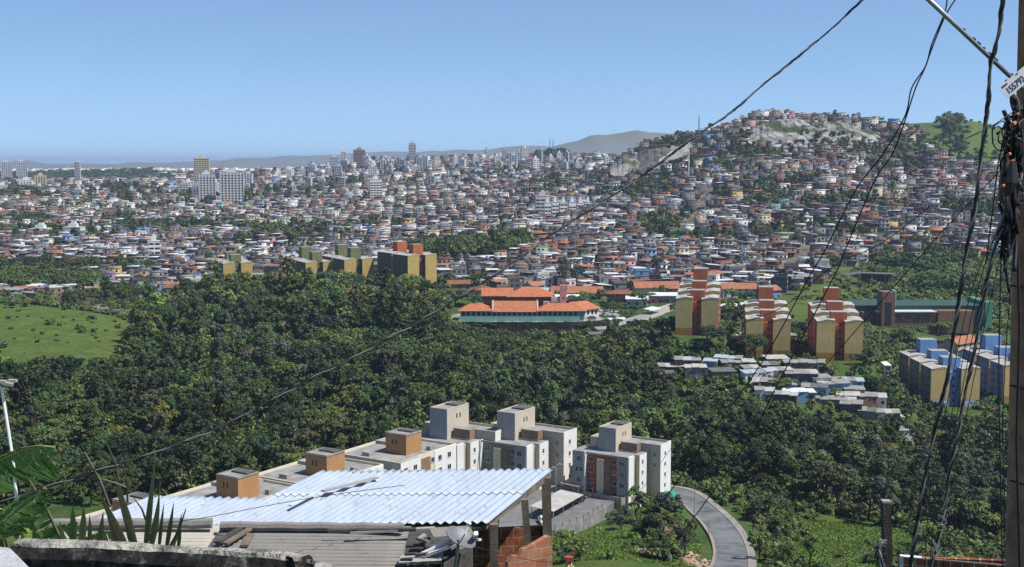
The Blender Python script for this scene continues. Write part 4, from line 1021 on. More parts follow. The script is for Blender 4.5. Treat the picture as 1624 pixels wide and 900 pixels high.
# ------------------------------------------------------------------ house kit: templates made once, copied many times
WH = 2.75
def house_kit(r):
    """roles -> MB, plus windows, doors; local origin at the middle of the footprint, front towards -y"""
    kind = r.choices(['slab', 'gable', 'mono', 'terrace', 'tall', 'hip', 'double'], [.22, .17, .17, .17, .09, .08, .10])[0]
    w = r.uniform(6, 9.5); d = r.uniform(6.5, 10); fl = {'slab': r.choice([1, 2, 2]), 'gable': r.choice([1, 1, 2]), 'mono': r.choice([1, 2]), 'terrace': r.choice([1, 2]), 'tall': 3, 'hip': 1, 'double': 2}[kind]
    wall = MB(); upper = MB(); roof = MB(); slab = MB(); tank = MB(); dark = MB(); wins = []; door = None
    h = fl * WH
    wall.box(-w / 2, w / 2, -d / 2, d / 2, -4.5, min(h, WH) if fl > 1 and r.random() < .5 else h)
    if wall.V[4][2] < h - .1: upper.box(-w / 2 + r.uniform(0, .4), w / 2 - r.choice([0, 0, 1.5]), -d / 2 + r.choice([0, 0, 1.6, .02]), d / 2 - .02, WH + .01, h)
    for f in range(1, fl): slab.box(-w / 2 - .12, w / 2 + .12, -d / 2 - r.choice([.12, .12, 1.0]), d / 2 + .1, f * WH - .09, f * WH + .09)
    rt = 'slab'
    def tankat(x, y, z):
        tank.tube([(x, y, z), (x, y, z + .95)], [.62, .74], 8); tank.tube([(x, y, z + .96), (x, y, z + 1.1)], [.78, .4], 8)
    if kind in ('slab', 'tall'):
        slab.box(-w / 2 - .15, w / 2 + .15, -d / 2 - .15, d / 2 + .15, h, h + .14)
        p = r.choice([.3, .9]); b = upper if r.random() < .5 else wall
        z = h + .14
        for (a, c, e, f) in ((-w / 2, w / 2, -d / 2, -d / 2 + .15), (-w / 2, w / 2, d / 2 - .15, d / 2), (-w / 2, -w / 2 + .15, -d / 2 + .15, d / 2 - .15), (w / 2 - .15, w / 2, -d / 2 + .15, d / 2 - .15)): b.box(a, c, e, f, z, z + p)
        if r.random() < .5:
            upper.box(w / 2 - 3.2, w / 2 - .3, d / 2 - 3, d / 2 - .3, z, z + 2.2); slab.box(w / 2 - 3.4, w / 2 - .1, d / 2 - 3.2, d / 2 - .1, z + 2.2, z + 2.32); tankat(w / 2 - 1.7, d / 2 - 1.6, z + 2.32)
        else: tankat(-w / 2 + 1.4, d / 2 - 1.5, z)
    elif kind == 'gable':
        al = r.choice('xy'); rh = r.uniform(1.2, 1.9); roof.gable(-w / 2, w / 2, -d / 2, d / 2, h + .02, rh, .55, .14, 0, al); rt = r.choice(['tile', 'tile', 'tileold', 'tile', 'fibre'])
        if al == 'x':
            for x in (-w / 2, w / 2): wall.face([(x, -d / 2, h), (x, d / 2, h), (x, 0, h + rh)])
        else:
            for y in (-d / 2, d / 2): wall.face([(-w / 2, y, h), (w / 2, y, h), (0, y, h + rh)])
    elif kind == 'hip':
        roof.hip(-w / 2, w / 2, -d / 2, d / 2, h + .02, 1.7, .6); rt = r.choice(['tile', 'tile', 'tileold'])
        if r.random() < .5: wall.box(w / 2, w / 2 + 2.5, -1, d / 2 - 1, -4, 2.3); slab.box(w / 2 + .02, w / 2 + 2.7, -1.2, d / 2 - .9, 2.3, 2.42)
    elif kind == 'mono':
        s = r.choice([-1, 1]); x0, x1 = -w / 2 - .5, w / 2 + .5; zz = [h + .15, h + .85]
        if s < 0: zz = zz[::-1]
        i = len(roof.V)
        for y in (-d / 2 - .6, d / 2 + .4):
            roof.V += [(x0, y, zz[0]), (x1, y, zz[1]), (x1, y, zz[1] + .1), (x0, y, zz[0] + .1)]
        for f in ((0, 1, 2, 3), (7, 6, 5, 4), (3, 2, 6, 7), (0, 4, 5, 1), (0, 3, 7, 4), (1, 5, 6, 2)): roof.Fc.append([i + q for q in f]); roof.M.append(0)
        wall.box(-w / 2, w / 2, -d / 2, d / 2, h, h + .2)
        rt = r.choice(['fibre', 'fibredark', 'fibre', 'metal', 'tileold'])
        if r.random() < .4: tankat(-s * (w / 2 - 1.2), d / 2 - 1, h + .6)
    elif kind in ('terrace', 'double'):
        # covered roof terrace: dark open storey under a sheet roof on posts
        slab.box(-w / 2 - .15, w / 2 + .15, -d / 2 - .15, d / 2 + .15, h, h + .14); z = h + .14; hh = 2.3
        for (a, c, e, f) in ((-w / 2, w / 2, -d / 2, -d / 2 + .15), (-w / 2, -w / 2 + .15, -d / 2 + .15, d / 2), (w / 2 - .15, w / 2, -d / 2 + .15, d / 2)): upper.box(a, c, e, f, z, z + .85)
        for x in (-w / 2 + .1, 0, w / 2 - .1):
            for y in (-d / 2 + .1, d / 2 - .1): dark.beam((x, y, z), (x, y, z + hh), .16)
        if kind == 'double': upper.box(-w / 2 + .02, w * .1, 0, d / 2 - .02, z + .01, z + hh)
        i = len(roof.V); ov = .5; t0 = r.choice([-.25, .25, 0])
        pts = [(-w / 2 - ov, -d / 2 - ov, z + hh - t0), (w / 2 + ov, -d / 2 - ov, z + hh - t0), (w / 2 + ov, d / 2 + ov, z + hh + t0), (-w / 2 - ov, d / 2 + ov, z + hh + t0)]
        roof.V += pts + [(x, y, zq + .1) for x, y, zq in pts]
        for f in ((3, 2, 1, 0), (4, 5, 6, 7), (0, 1, 5, 4), (1, 2, 6, 5), (2, 3, 7, 6), (3, 0, 4, 7)): roof.Fc.append([i + q for q in f]); roof.M.append(0)
        rt = r.choice(['metal', 'fibre', 'fibre', 'metalblue', 'tile', 'fibredark'])
        if r.random() < .4: tankat(w / 2 - 1.2, d / 2 - 1.2, z)
    # openings
    for f in range(fl):
        n = 2 if w < 7.5 else 3
        for k in range(n):
            x = -w / 2 + w * (k + .5) / n + r.uniform(-.3, .3)
            if f == 0 and k == n // 2: door = (x, -d / 2); continue
            if r.random() < .85: wins.append((x, -d / 2, f * WH + 1.45, r.uniform(1.0, 1.7), r.uniform(1.0, 1.25), '-y'))
        for sx, sd in ((w / 2, '+x'), (-w / 2, '-x')):
            if r.random() < .55: wins.append((sx, r.uniform(-d / 4, d / 4), f * WH + 1.5, 1.15, 1.1, sd))
    return dict(kind=kind, w=w, d=d, fl=fl, h=h, rt=rt, wall=wall, upper=upper, roof=roof, slab=slab, tank=tank, dark=dark, wins=wins, door=door)
rk = random.Random(21)
KITS = [house_kit(rk) for _ in range(30)]
RKEYS = ['tile', 'tileold', 'fibre', 'fibredark', 'metal', 'metalblue', 'slab']

# ---- sample house positions
def sample_town():
    pts = []
    for (Y0, Y1, s) in ((640, 1000, 9.4), (1000, 1345, 10.4), (1345, 2000, 13.5), (2000, 2620, 18.5)):
        ys = np.arange(Y0, Y1, s)
        for j, y in enumerate(ys):
            x0 = y * (-330 - 812) / F; x1 = y * (1760 - 812) / F
            xs = np.arange(x0, x1, s) + (j % 2) * s * .5
            pts.append(np.stack([xs + nrg.uniform(-.18, .18, len(xs)) * s, np.full(len(xs), y) + nrg.uniform(-.18, .18, len(xs)) * s, np.full(len(xs), s)], 1))
    return np.concatenate(pts)
S = sample_town(); X_, Y_, S_ = S.T
PXs = pxof(X_, Y_)
ok = inpoly(PXs, Y_, TOWN)
for poly in (QUARRY, CLIFF, GREENHILL, LEFTGROVE): ok &= ~inpoly(PXs, Y_, poly)
M['street'] = pm('worn_street', (.13, .125, .12), .3, .2, .9, .15)
STREETS = [[(1130, 1060), (1122, 1020), (1108, 960), (1082, 890), (1060, 860)], [(1240, 720), (1300, 800), (1420, 850), (1560, 900)], [(880, 700), (940, 760), (1010, 790)], [(300, 700), (420, 820), (520, 1000)]]
SX = [[G(*p) for p in st] for st in STREETS]
for st in SX:
    for a, c in zip(st[:-1], st[1:]):
        ax, ay = a.x, a.y; bx, by = c.x - ax, c.y - ay; L2 = bx * bx + by * by
        t_ = np.clip(((X_ - ax) * bx + (Y_ - ay) * by) / L2, 0, 1)
        ok &= np.hypot(X_ - ax - t_ * bx, Y_ - ay - t_ * by) > 7.0
for st in STREETS: strip('street', st, 2.8, .3, M['street'], 1.2)
FA = np.array(FOOT)
for fx, fy, fr in FA: ok &= np.hypot(X_ - fx, Y_ - fy) > fr + 3.5
grv = fbm(X_, Y_, 75, 50, 3) + .12 * (vnoise(X_, Y_, 14, 55) - .5)
trees_here = ok & ((grv > .64) | inpoly(PXs, Y_, MIDGROVE))
gaps = nrg.random(len(X_)) < .05
house_here = ok & ~trees_here & ~gaps
HX, HY, HS, HPX = X_[house_here], Y_[house_here], S_[house_here], PXs[house_here]
TX, TY = X_[trees_here | (ok & gaps)], Y_[trees_here | (ok & gaps)]
HZ = H(HX, HY)
ang = (fbm(HX, HY, 260, 60, 2) - .5) * 3.2 + nrg.normal(0, .10, len(HX)) + nrg.choice([0, 0, 0, math.pi / 2], len(HX))
# walls get paler towards the flats at the left, more raw brick on the hill
order = np.argsort(HY)
hp = np.stack(proj(HX, HY, HZ), 1)
vis = (hp[:, 0] > -15) & (hp[:, 0] < 1585)
NEARH = [i for i in order if vis[i]][:285]
nearset = set(NEARH)

LANDM = [('the open steel shed', 1380, 450), ('the orange blocks', 1215, 440), ('the orange halls', 1060, 420), ('the pink school tower', 880, 430), ('the grey eucalyptus', 898, 405),
         ('the olive towers', 560, 395), ('the brick orange towers', 645, 395), ('the town grove', 735, 375), ('the grassy knoll', 120, 470), ('the knoll grove', 70, 440),
         ('the yellow gable ends', 700, 425), ('the wood crest', 300, 450), ('the steep pale street', 1090, 330), ('the slanting street', 1420, 420), ('the white-blue flats', 890, 335), ('the sloping main cable', 800, 420), ('the leaning utility pole', 1600, 420), ('the scrub slope', 1480, 415)]
ORD = ['', 'second ', 'third ', 'fourth ', 'fifth ', 'sixth ', 'seventh ', 'eighth ', 'ninth ', 'tenth ', 'eleventh ', 'twelfth ', 'thirteenth ', 'fourteenth ', 'fifteenth ', 'sixteenth ', 'seventeenth ', 'eighteenth ', 'nineteenth ', 'twentieth ']
def label_all(items, marks):
    """items: (object, look, px, py); a look, then the landmark it stands closest to; ties are told apart by their order from it"""
    groups = {}
    def trim(k):
        for a, c in ((', terrace under', ' under'), (' with tank on flat roof', ' with roof tank'), ('three storey', 'tall'), ('two storey', 'storeyed')):
            if len(k.split()) > 8: k = k.replace(a, c)
        return k
    items = [(o, trim(k), x, y) for o, k, x, y in items]
    for o, look, px, py in items:
        lm = min(marks, key=lambda q: math.hypot(q[1] - px, (q[2] - py) * 1.6)); d = math.hypot(lm[1] - px, lm[2] - py)
        groups.setdefault((look, lm[0]), []).append((d, o))
    for (look, lm), v in groups.items():
        v.sort(key=lambda q: q[0])
        for k, (d, o) in enumerate(v):
            o['label'] = f'{look} by {lm}' if len(v) == 1 else f'{look}, {ORD[min(k, 19)] or "first "}from {lm}'

WM = {}
def shared_mesh(mb, name, slots=1):
    key = id(mb)
    if key not in WM: WM[key] = mb.mesh(name, [M['grey']])
    return WM[key]
def colour(o, m): o.material_slots[0].link = 'OBJECT'; o.material_slots[0].material = m
ROOFN = {'tile': 'orange tile roof', 'tileold': 'faded brown tile roof', 'fibre': 'grey sheet roof', 'fibredark': 'blackened sheet roof', 'metal': 'white metal roof', 'metalblue': 'bluish metal roof'}
KINDN = {'slab': 'flat roofed', 'tall': 'tall flat roofed'}
DOORM = None
def door_part(parent, x, y):
    global DOORM
    if DOORM is None:
        b = MB(); b.box(-.48, .48, -.05, .02, 0, 2.05); DOORM = b.mesh('door', [M['door']])
    o = link('door', DOORM, parent, (x, y, 0))
items = []
hr = random.Random(33)
def wall_choice(i):
    w = list(WALLP)
    if HPX[i] > 1000: w[0] += .04; w[2] += .08; w[3] += .06; w[4] -= .04
    return hr.choices(WALLS, w)[0]
HK = [hr.randrange(len(KITS)) for _ in HX]; HW = [wall_choice(i) for i in range(len(HX))]; HU = [hr.choice([HW[i], HW[i], 'brickwall', 'grey', 'white']) for i in range(len(HX))]
HRT = [KITS[HK[i]]['rt'] if hr.random() < .75 or KITS[HK[i]]['rt'] == 'slab' else hr.choice(['tile', 'fibre', 'fibredark', 'metal', 'tileold']) for i in range(len(HX))]
NAMES = {'gable': 'gabled_house', 'hip': 'hip_roofed_house', 'slab': 'flat_roofed_house', 'tall': 'tall_house', 'mono': 'lean_to_house', 'terrace': 'terrace_house', 'double': 'terrace_house'}
for i in NEARH:
    k = KITS[HK[i]]; wn = HW[i]
    t = thing(NAMES[k['kind']], 'x', 'house', (float(HX[i]), float(HY[i]), float(HZ[i]) + .3), float(ang[i]), 'houses on the slopes')
    colour(link('wall', shared_mesh(k['wall'], 'wall'), t), M[wn])
    if k['upper'].V: colour(link('upper_wall', shared_mesh(k['upper'], 'upper_wall'), t), M[HU[i]])
    if k['roof'].V: colour(link('roof', shared_mesh(k['roof'], 'roof'), t), M[HRT[i]])
    if k['slab'].V: colour(link('concrete_slab', shared_mesh(k['slab'], 'concrete_slab'), t), M['slab'])
    if k['dark'].V:
        if 'posts' not in k:
            k['posts'] = []
            for q in range(len(k['dark'].V) // 8):
                p = MB(); p.V = k['dark'].V[q * 8:q * 8 + 8]; p.Fc = [[v - q * 8 for v in f] for f in k['dark'].Fc[q * 6:q * 6 + 6]]; p.M = [0] * 6; k['posts'].append(p.mesh('roof_post', [M['darkgrey']]))
        for pm_ in k['posts']: link('roof_post', pm_, t)
    if k['tank'].V: colour(link('water_tank', shared_mesh(k['tank'], 'water_tank'), t), M['tank'])
    for (x, y, z, w, h, sd) in k['wins']: put_window(t, WIND, x, y, z, w, h, sd)
    if k['door']: door_part(t, *k['door'])
    fl = ['', 'low', 'two storey', 'three storey'][k['fl']]
    look = f"{fl} {WALLN[wn]} house " + (f"with {ROOFN[HRT[i]]}" if k['kind'] not in KINDN else ('with tank on flat roof' if k['tank'].V else 'with flat roof'))
    if k['kind'] in ('terrace', 'double'): look = f"{fl} {WALLN[wn]} house, terrace under {ROOFN[HRT[i]]}"
    items.append((t, look, hp[i, 0], hp[i, 1]))
label_all(items, LANDM)
label_all([(o, lk, px, proj(*o.location)[1]) for o, (lk, px, Y) in zip(SHO, SHK)], [('the rubbish heap', 1133, 620), ('the small bluish shack', 1127, 570), ('the middle orange block', 1217, 570), ('the pale blue paneled shack', 1266, 622), ('the parked white car', 1306, 585), ('the white roofed row', 1335, 610), ('the dark green shack', 1396, 632)])

# ---- the rest of the town as one mass
PALM = WALLS + RKEYS + ['dark', 'tank']; PIX = {n: j for j, n in enumerate(dict.fromkeys(PALM))}
PALL = list(PIX)
class Bulk:
    def __init__(s): s.V = []; s.L = []; s.S = []; s.M = []; s.nv = 0; s.nl = 0
    def add(s, arr, mat, loc, c, sn, sc=1.0):
        v, lo, ln = arr
        w = np.empty_like(v); w[:, 0] = v[:, 0] * c - v[:, 1] * sn; w[:, 1] = v[:, 0] * sn + v[:, 1] * c; w[:, 2] = v[:, 2]
        s.V.append(w * sc + loc); s.L.append(lo + s.nv); st = np.concatenate([[0], np.cumsum(ln)[:-1]]) + s.nl
        s.S.append(st); s.M.append(np.full(len(ln), mat)); s.nv += len(v); s.nl += len(lo)
    def mesh(s, name, mats):
        return mesh_arrays(name, np.concatenate(s.V), np.concatenate(s.L), np.concatenate(s.S), mats, np.concatenate(s.M))
def arr(mb):
    return (np.array(mb.V, float), np.array([i for f in mb.Fc for i in f]), np.array([len(f) for f in mb.Fc]))
def winquads(k, every=1):
    b = MB()
    for (x, y, z, w, h, sd) in k['wins'] + ([(k['door'][0], k['door'][1], 1.0, 1.0, 2.0, '-y')] if k['door'] else []):
        if sd == '-y': b.face([(x - w / 2, y - .06, z - h / 2), (x + w / 2, y - .06, z - h / 2), (x + w / 2, y - .06, z + h / 2), (x - w / 2, y - .06, z + h / 2)])
        else:
            e = .06 if sd == '+x' else -.06; b.face([(x + e, y - w / 2, z - h / 2), (x + e, y + w / 2, z - h / 2), (x + e, y + w / 2, z + h / 2), (x + e, y - w / 2, z + h / 2)])
    return b
KA = []
for k in KITS:
    KA.append({r: arr(k[r]) for r in ('wall', 'upper', 'roof', 'slab', 'dark', 'tank') if k[r].V} | {'win': arr(winquads(k))})
bulk = Bulk()
for i in range(len(HX)):
    if i in nearset: continue
    k = KA[HK[i]]; c, sn = math.cos(ang[i]), math.sin(ang[i]); loc = np.array([HX[i], HY[i], HZ[i] + .3]); sc = 1.0 if HY[i] < 1345 else HS[i] / 12.2
    wn = HW[i]
    if HY[i] > 1345 and hr.random() < .20: wn = 'white'
    bulk.add(k['wall'], PIX[wn], loc, c, sn, sc)
    if 'upper' in k: bulk.add(k['upper'], PIX[HU[i]], loc, c, sn, sc)
    if 'roof' in k: bulk.add(k['roof'], PIX[HRT[i]], loc, c, sn, sc)
    if 'slab' in k: bulk.add(k['slab'], PIX['slab'], loc, c, sn, sc)
    if HY[i] < 1700: bulk.add(k['win'], PIX['dark'], loc, c, sn, sc)
    if 'dark' in k and HY[i] < 1345: bulk.add(k['dark'], PIX['darkgrey'], loc, c, sn, sc)
    if 'tank' in k and HY[i] < 1100: bulk.add(k['tank'], PIX['tank'], loc, c, sn, sc)
print('houses', len(HX), 'faces', sum(len(m) for m in bulk.M))
tag(link('far_town', bulk.mesh('far_town', [M[n] for n in PALL])), kind='stuff')

# ------------------------------------------------------------------ tall buildings of the far city
TW = pm('tower_white_wall', (.66, .66, .64), .12, .08, .8, .2)
TG = pm('tower_grey_wall', (.46, .465, .475), .15, .08, .8, .2)
TC = pm('tower_cream_wall', (.54, .46, .30), .12, .08, .8, .2)
TB = pm('tower_brown_wall', (.24, .17, .14), .12, .08, .8, .2)
TP = pm('tower_pale_grey_wall', (.50, .50, .49), .12, .08, .8, .2)
TM = {'white': TW, 'grey': TG, 'cream': TC, 'brown': TB, 'pale grey': TP}
def tower_mesh(w, d, h, style, r):
    body = MB(); body.box(-w / 2, w / 2, -d / 2, d / 2, -8, h, 0)
    n = max(1, int(h / 3)); c = max(2, int(w / 3.6))
    if style == 'ribs':
        for k in range(c + 1):
            x = -w / 2 + w * k / c; body.box(x - .5, x + .5, -d / 2 - .7, -d / 2, -8, h + .6, 0)
        for k in range(3): y = -d / 2 + d * (k + .5) / 3; body.box(w / 2, w / 2 + .7, y - .5, y + .5, -8, h + .6, 0)
    for f in range(n):
        z = 1.4 + f * 3
        if z > h - 1: break
        for k in range(c):
            x = -w / 2 + w * (k + .5) / c; ww = w / c * (.3 if style != 'bands' else .42)
            body.face([(x - ww, -d / 2 - .04, z - .65), (x + ww, -d / 2 - .04, z - .65), (x + ww, -d / 2 - .04, z + .65), (x - ww, -d / 2 - .04, z + .65)], 1)
        for k in range(3):
            y = -d / 2 + d * (k + .5) / 3; ww = d / 3 * .28
            for sx in (-1, 1): body.face([(sx * (w / 2 + .04), y - ww, z - .65), (sx * (w / 2 + .04), y + ww, z - .65), (sx * (w / 2 + .04), y + ww, z + .65), (sx * (w / 2 + .04), y - ww, z + .65)], 1)
    cap = MB(); cap.box(-w * .25, w * .2, -d * .25, d * .25, h, h + 3.2); cap.box(-w * .1, w * .12, -d * .15, d * .15, h + 3.2, h + 5)
    rim = MB(); rim.box(-w / 2 - .2, w / 2 + .2, -d / 2 - .2, d / 2 + .2, h, h + .5)
    return body, cap, rim
TWI = []
def tower(px, top, base, Y, wpx, colour_, style, label=None, rz=None, dfrac=.8):
    g = G(px, Y); z = min(g.z, Y * slope(base)); h = Y * slope(top) - z; w = wpx * Y / F
    r = rnd.uniform(-.5, .5) if rz is None else R(rz); w = w / (abs(math.cos(r)) + dfrac * abs(math.sin(r)))
    t = thing('apartment_tower', 'x', 'apartment tower', (g.x, g.y, z), r, 'tall apartment buildings of the far city')
    body, cap, rim = tower_mesh(w, w * dfrac, h, style, rnd)
    body.build('wall', [TM[colour_], M['dark']], t); cap.build('roof_house', TM[colour_], t); rim.build('roof_edge', TM['pale grey'], t)
    FOOT.append((g.x, g.y, w * .8))
    if label: t['label'] = label
    else: TWI.append((t, ('tall ' if h > 28 else 'mid-height ' if h > 14 else 'low ') + f'{colour_} apartment building', px, (top + base) / 2))
    return t
tower(11, 257, 288, 2500, 19, 'grey', 'ribs', 'grey ribbed high-rise, the outermost of a matching pair above the wooded ridge', 25)
tower(35, 256, 288, 2520, 19, 'grey', 'ribs', 'grey ribbed high-rise, inner one of a matching pair above the wooded ridge', 25)
tower(42, 286, 310, 1950, 21, 'white', 'ribs', 'white ribbed tower in front of the grey high-rise pair', 15)
tower(65, 279, 308, 1980, 18, 'cream', 'ribs', 'cream tower beside the white ribbed tower and the wooded ridge', 15)
tower(321, 252, 276, 2000, 26, 'cream', 'bands', 'cream yellow tower rising above a cluster of pale flats', 10)
tower(328, 277, 308, 1500, 30, 'pale grey', 'ribs', 'pale slab of flats just below the cream yellow tower', 20)
tower(368, 274, 306, 1480, 42, 'pale grey', 'ribs', 'broad grey slab of flats with brown ground floors', 15)
tower(124, 258, 292, 2300, 9, 'pale grey', 'bands', 'slim pale tower with stepped top in front of the wooded ridge', 5)
tower(596, 285, 304, 1500, 22, 'white', 'bands', 'white block with dark blue window bands alone in the middle of the town', 12)
tower(654, 228, 262, 2450, 12, 'grey', 'bands', 'dark grey tower standing highest on the city skyline', 8)
tower(570, 238, 258, 2500, 20, 'brown', 'bands', 'dark unfinished building with bare concrete frame on the skyline', 10)
tower(545, 241, 262, 2480, 9, 'white', 'bands', 'slim white tower next to the unfinished building on the skyline', 8)
tower(530, 250, 264, 2450, 14, 'pale grey', 'bands', 'pale grey block at the start of the skyline cluster', 10)
for k, (px, w, lb) in enumerate([(868, 12, 'first'), (880, 12, 'second'), (893, 13, 'third'), (907, 12, 'fourth'), (920, 12, 'fifth'), (932, 11, 'sixth')]):
    tower(px, 322 - (k % 2), 344, 1010 + k * 4, w, 'white', 'bands', f'white and blue block of flats, {lb} along its terrace in the middle of the town', 12)
tower(860, 311, 338, 1050, 24, 'pale grey', 'bands', 'long pale building with flat white roof behind the white and blue flats', 5)
tower(118, 361, 376, 1010, 28, 'white', 'bands', 'white building with stepped roofline standing out among the low houses', 0)
tower(66, 363, 376, 1030, 30, 'white', 'bands', 'long white building with small windows near the end of the town', 0)
tower(245, 383, 404, 840, 22, 'white', 'bands', 'white stepped building among raw brick houses', 20)
tr = random.Random(5)
spots = []
for k in range(44):   # skyline of the middle
    px = tr.uniform(455, 905); spots.append((px, tr.uniform(236, 252) + (4 if px < 620 else 0) + (-3 if px > 780 else 0), 2380 + tr.uniform(-250, 180), tr.uniform(6, 13)))
for k in range(22):
    px = tr.uniform(385, 720); spots.append((px, tr.uniform(256, 276), tr.uniform(1750, 2300), tr.uniform(8, 15)))
for k in range(24):
    px = tr.uniform(0, 420); spots.append((px, tr.uniform(280, 306), tr.uniform(1600, 2250), tr.uniform(9, 18)))
for k in range(8):
    spots.append((tr.uniform(800, 985), tr.uniform(240, 262), tr.uniform(1800, 2300), tr.uniform(8, 14)))
for px, top, Y, w in spots:
    g = G(px, Y); pb = proj(g.x, g.y, g.z)[1]
    if pb - top < 5: top = pb - tr.uniform(6, 13)
    if pb - top > 26: top = pb - tr.uniform(12, 24)
    tower(px, top, pb, Y, w, tr.choices(['white', 'cream', 'grey', 'brown', 'pale grey'], [.5, .12, .1, .06, .22])[0], tr.choice(['ribs', 'bands', 'plain']))
TMARK = [('the grey tower pair', 23, 270), ('the wooded ridge', 150, 280), ('the yellow tower', 321, 262), ('the broad grey slab', 368, 285), ('the unfinished building', 570, 245), ("the skyline's dark tower", 654, 240),
         ('the blue banded block', 596, 294), ('the tree topped hump', 880, 236), ('the grey cliff', 985, 262), ('the white skyline cluster', 760, 245), ('the white roofed church', 305, 305), ("the skyline's low end", 440, 262)]
label_all(TWI, TMARK)
# far plain beyond the ridge: one mass of tiny blocks
fb = Bulk(); ub = MB(); ub.box(-1, 1, -1, 1, -6, 1); ua = arr(ub)
for _ in range(1500):
    Y = 3000 + 4200 * tr.random() ** 1.3; px = tr.uniform(-200, 640); g = G(px, Y)
    if 1 and Y < 3450 and px < 280: continue
    s = tr.uniform(4, 8); hh = tr.choice([3, 3, 4, 5, 7, 10]); a = tr.uniform(-.5, .5)
    v = ua[0] * np.array([s, s, 1]); v[:, 2] = np.where(v[:, 2] > 0, hh, -8)
    fb.add((v, ua[1], ua[2]), tr.choices([0, 1, 2, 3], [.55, .2, .1, .15])[0], np.array(g), math.cos(a), math.sin(a))
tag(link('far_city', fb.mesh('far_city', [TW, TP, TC, M['tileold']])), kind='stuff')
# church
def church():
    g = G(303, 1430); t = thing('white_church', 'white roofed church with a slim bell tower among the houses', 'church', (g.x, g.y, g.z), R(10))
    b = MB(); b.box(-12, 8, -7, 7, -6, 5); b.build('wall', M['white'], t)
    b = MB(); pr = [(-13 + 22 * f, 5 + 5.5 * math.sin(math.pi * (.12 + f * .76)) - 1.4) for f in np.linspace(0, 1, 9)]
    b.profile((pr + [(x, z - .4) for x, z in pr[::-1]])[::-1], -8, 8); b.build('roof', M['metal'], t)
    b = MB(); b.box(5, 8, -9, -6, -6, 15); b.prism([(4.8, -9.2), (8.2, -9.2), (8.2, -5.8), (4.8, -5.8)], 15, 15.5); b.build('bell_tower', M['white'], t)
    FOOT.append((g.x, g.y, 14))
church()
# masts
def mast(label, px, top, Y, r=.25, name='lattice_mast', heads=False, mat='steel'):
    g = G(px, Y); h = Y * slope(top) - g.z; t = thing(name, label, 'mast', (g.x, g.y, g.z))
    b = MB()
    if name == 'lattice_mast':
        for sx, sy in ((-1, -1), (1, -1), (0, 1)): b.tube([(sx * r * 2.2, sy * r * 2.2, -2), (sx * r * .5, sy * r * .5, h)], r * .45, 5)
        for k in range(10):
            f = k / 10; q = r * (2.2 - 1.7 * f); q2 = r * (2.2 - 1.7 * (f + .1)); b.tube([(-q, -q, h * f), (q2, -q2, h * (f + .1))], r * .3, 4); b.tube([(q, -q, h * f), (0, q2, h * (f + .1))], r * .3, 4)
    else: b.tube([(0, 0, -2), (0, 0, h)], [r, r * .6], 8)
    b.build('shaft', M[mat], t)
    if heads:
        b = MB()
        for k in range(3): b.box(-1.1, 1.1, -.3, .3, h - 1.0 - k * 1.2, h - .3 - k * 1.2)
        b.build('lamp_head', M['metal'], t)
mast('thin radio mast on the hilltop skyline', 1108, 183, 1300, .5)
mast('tall white floodlight pole in front of the dark cliff', 1092, 227, 1120, .55, 'floodlight_pole', True, 'whitepost')
mast('slim steel mast rising from the houses near the wood ridge', 190, 313, 1250, .4)
mast('radio mast on the tree topped hump, taller of two', 872, 219, 2500, .6)
mast('radio mast on the tree topped hump, shorter of two', 877, 222, 2520, .6)
mast('thin pole standing in front of the white church', 142, 282, 2200, .4, 'lamp_pole', False, 'whitepost')
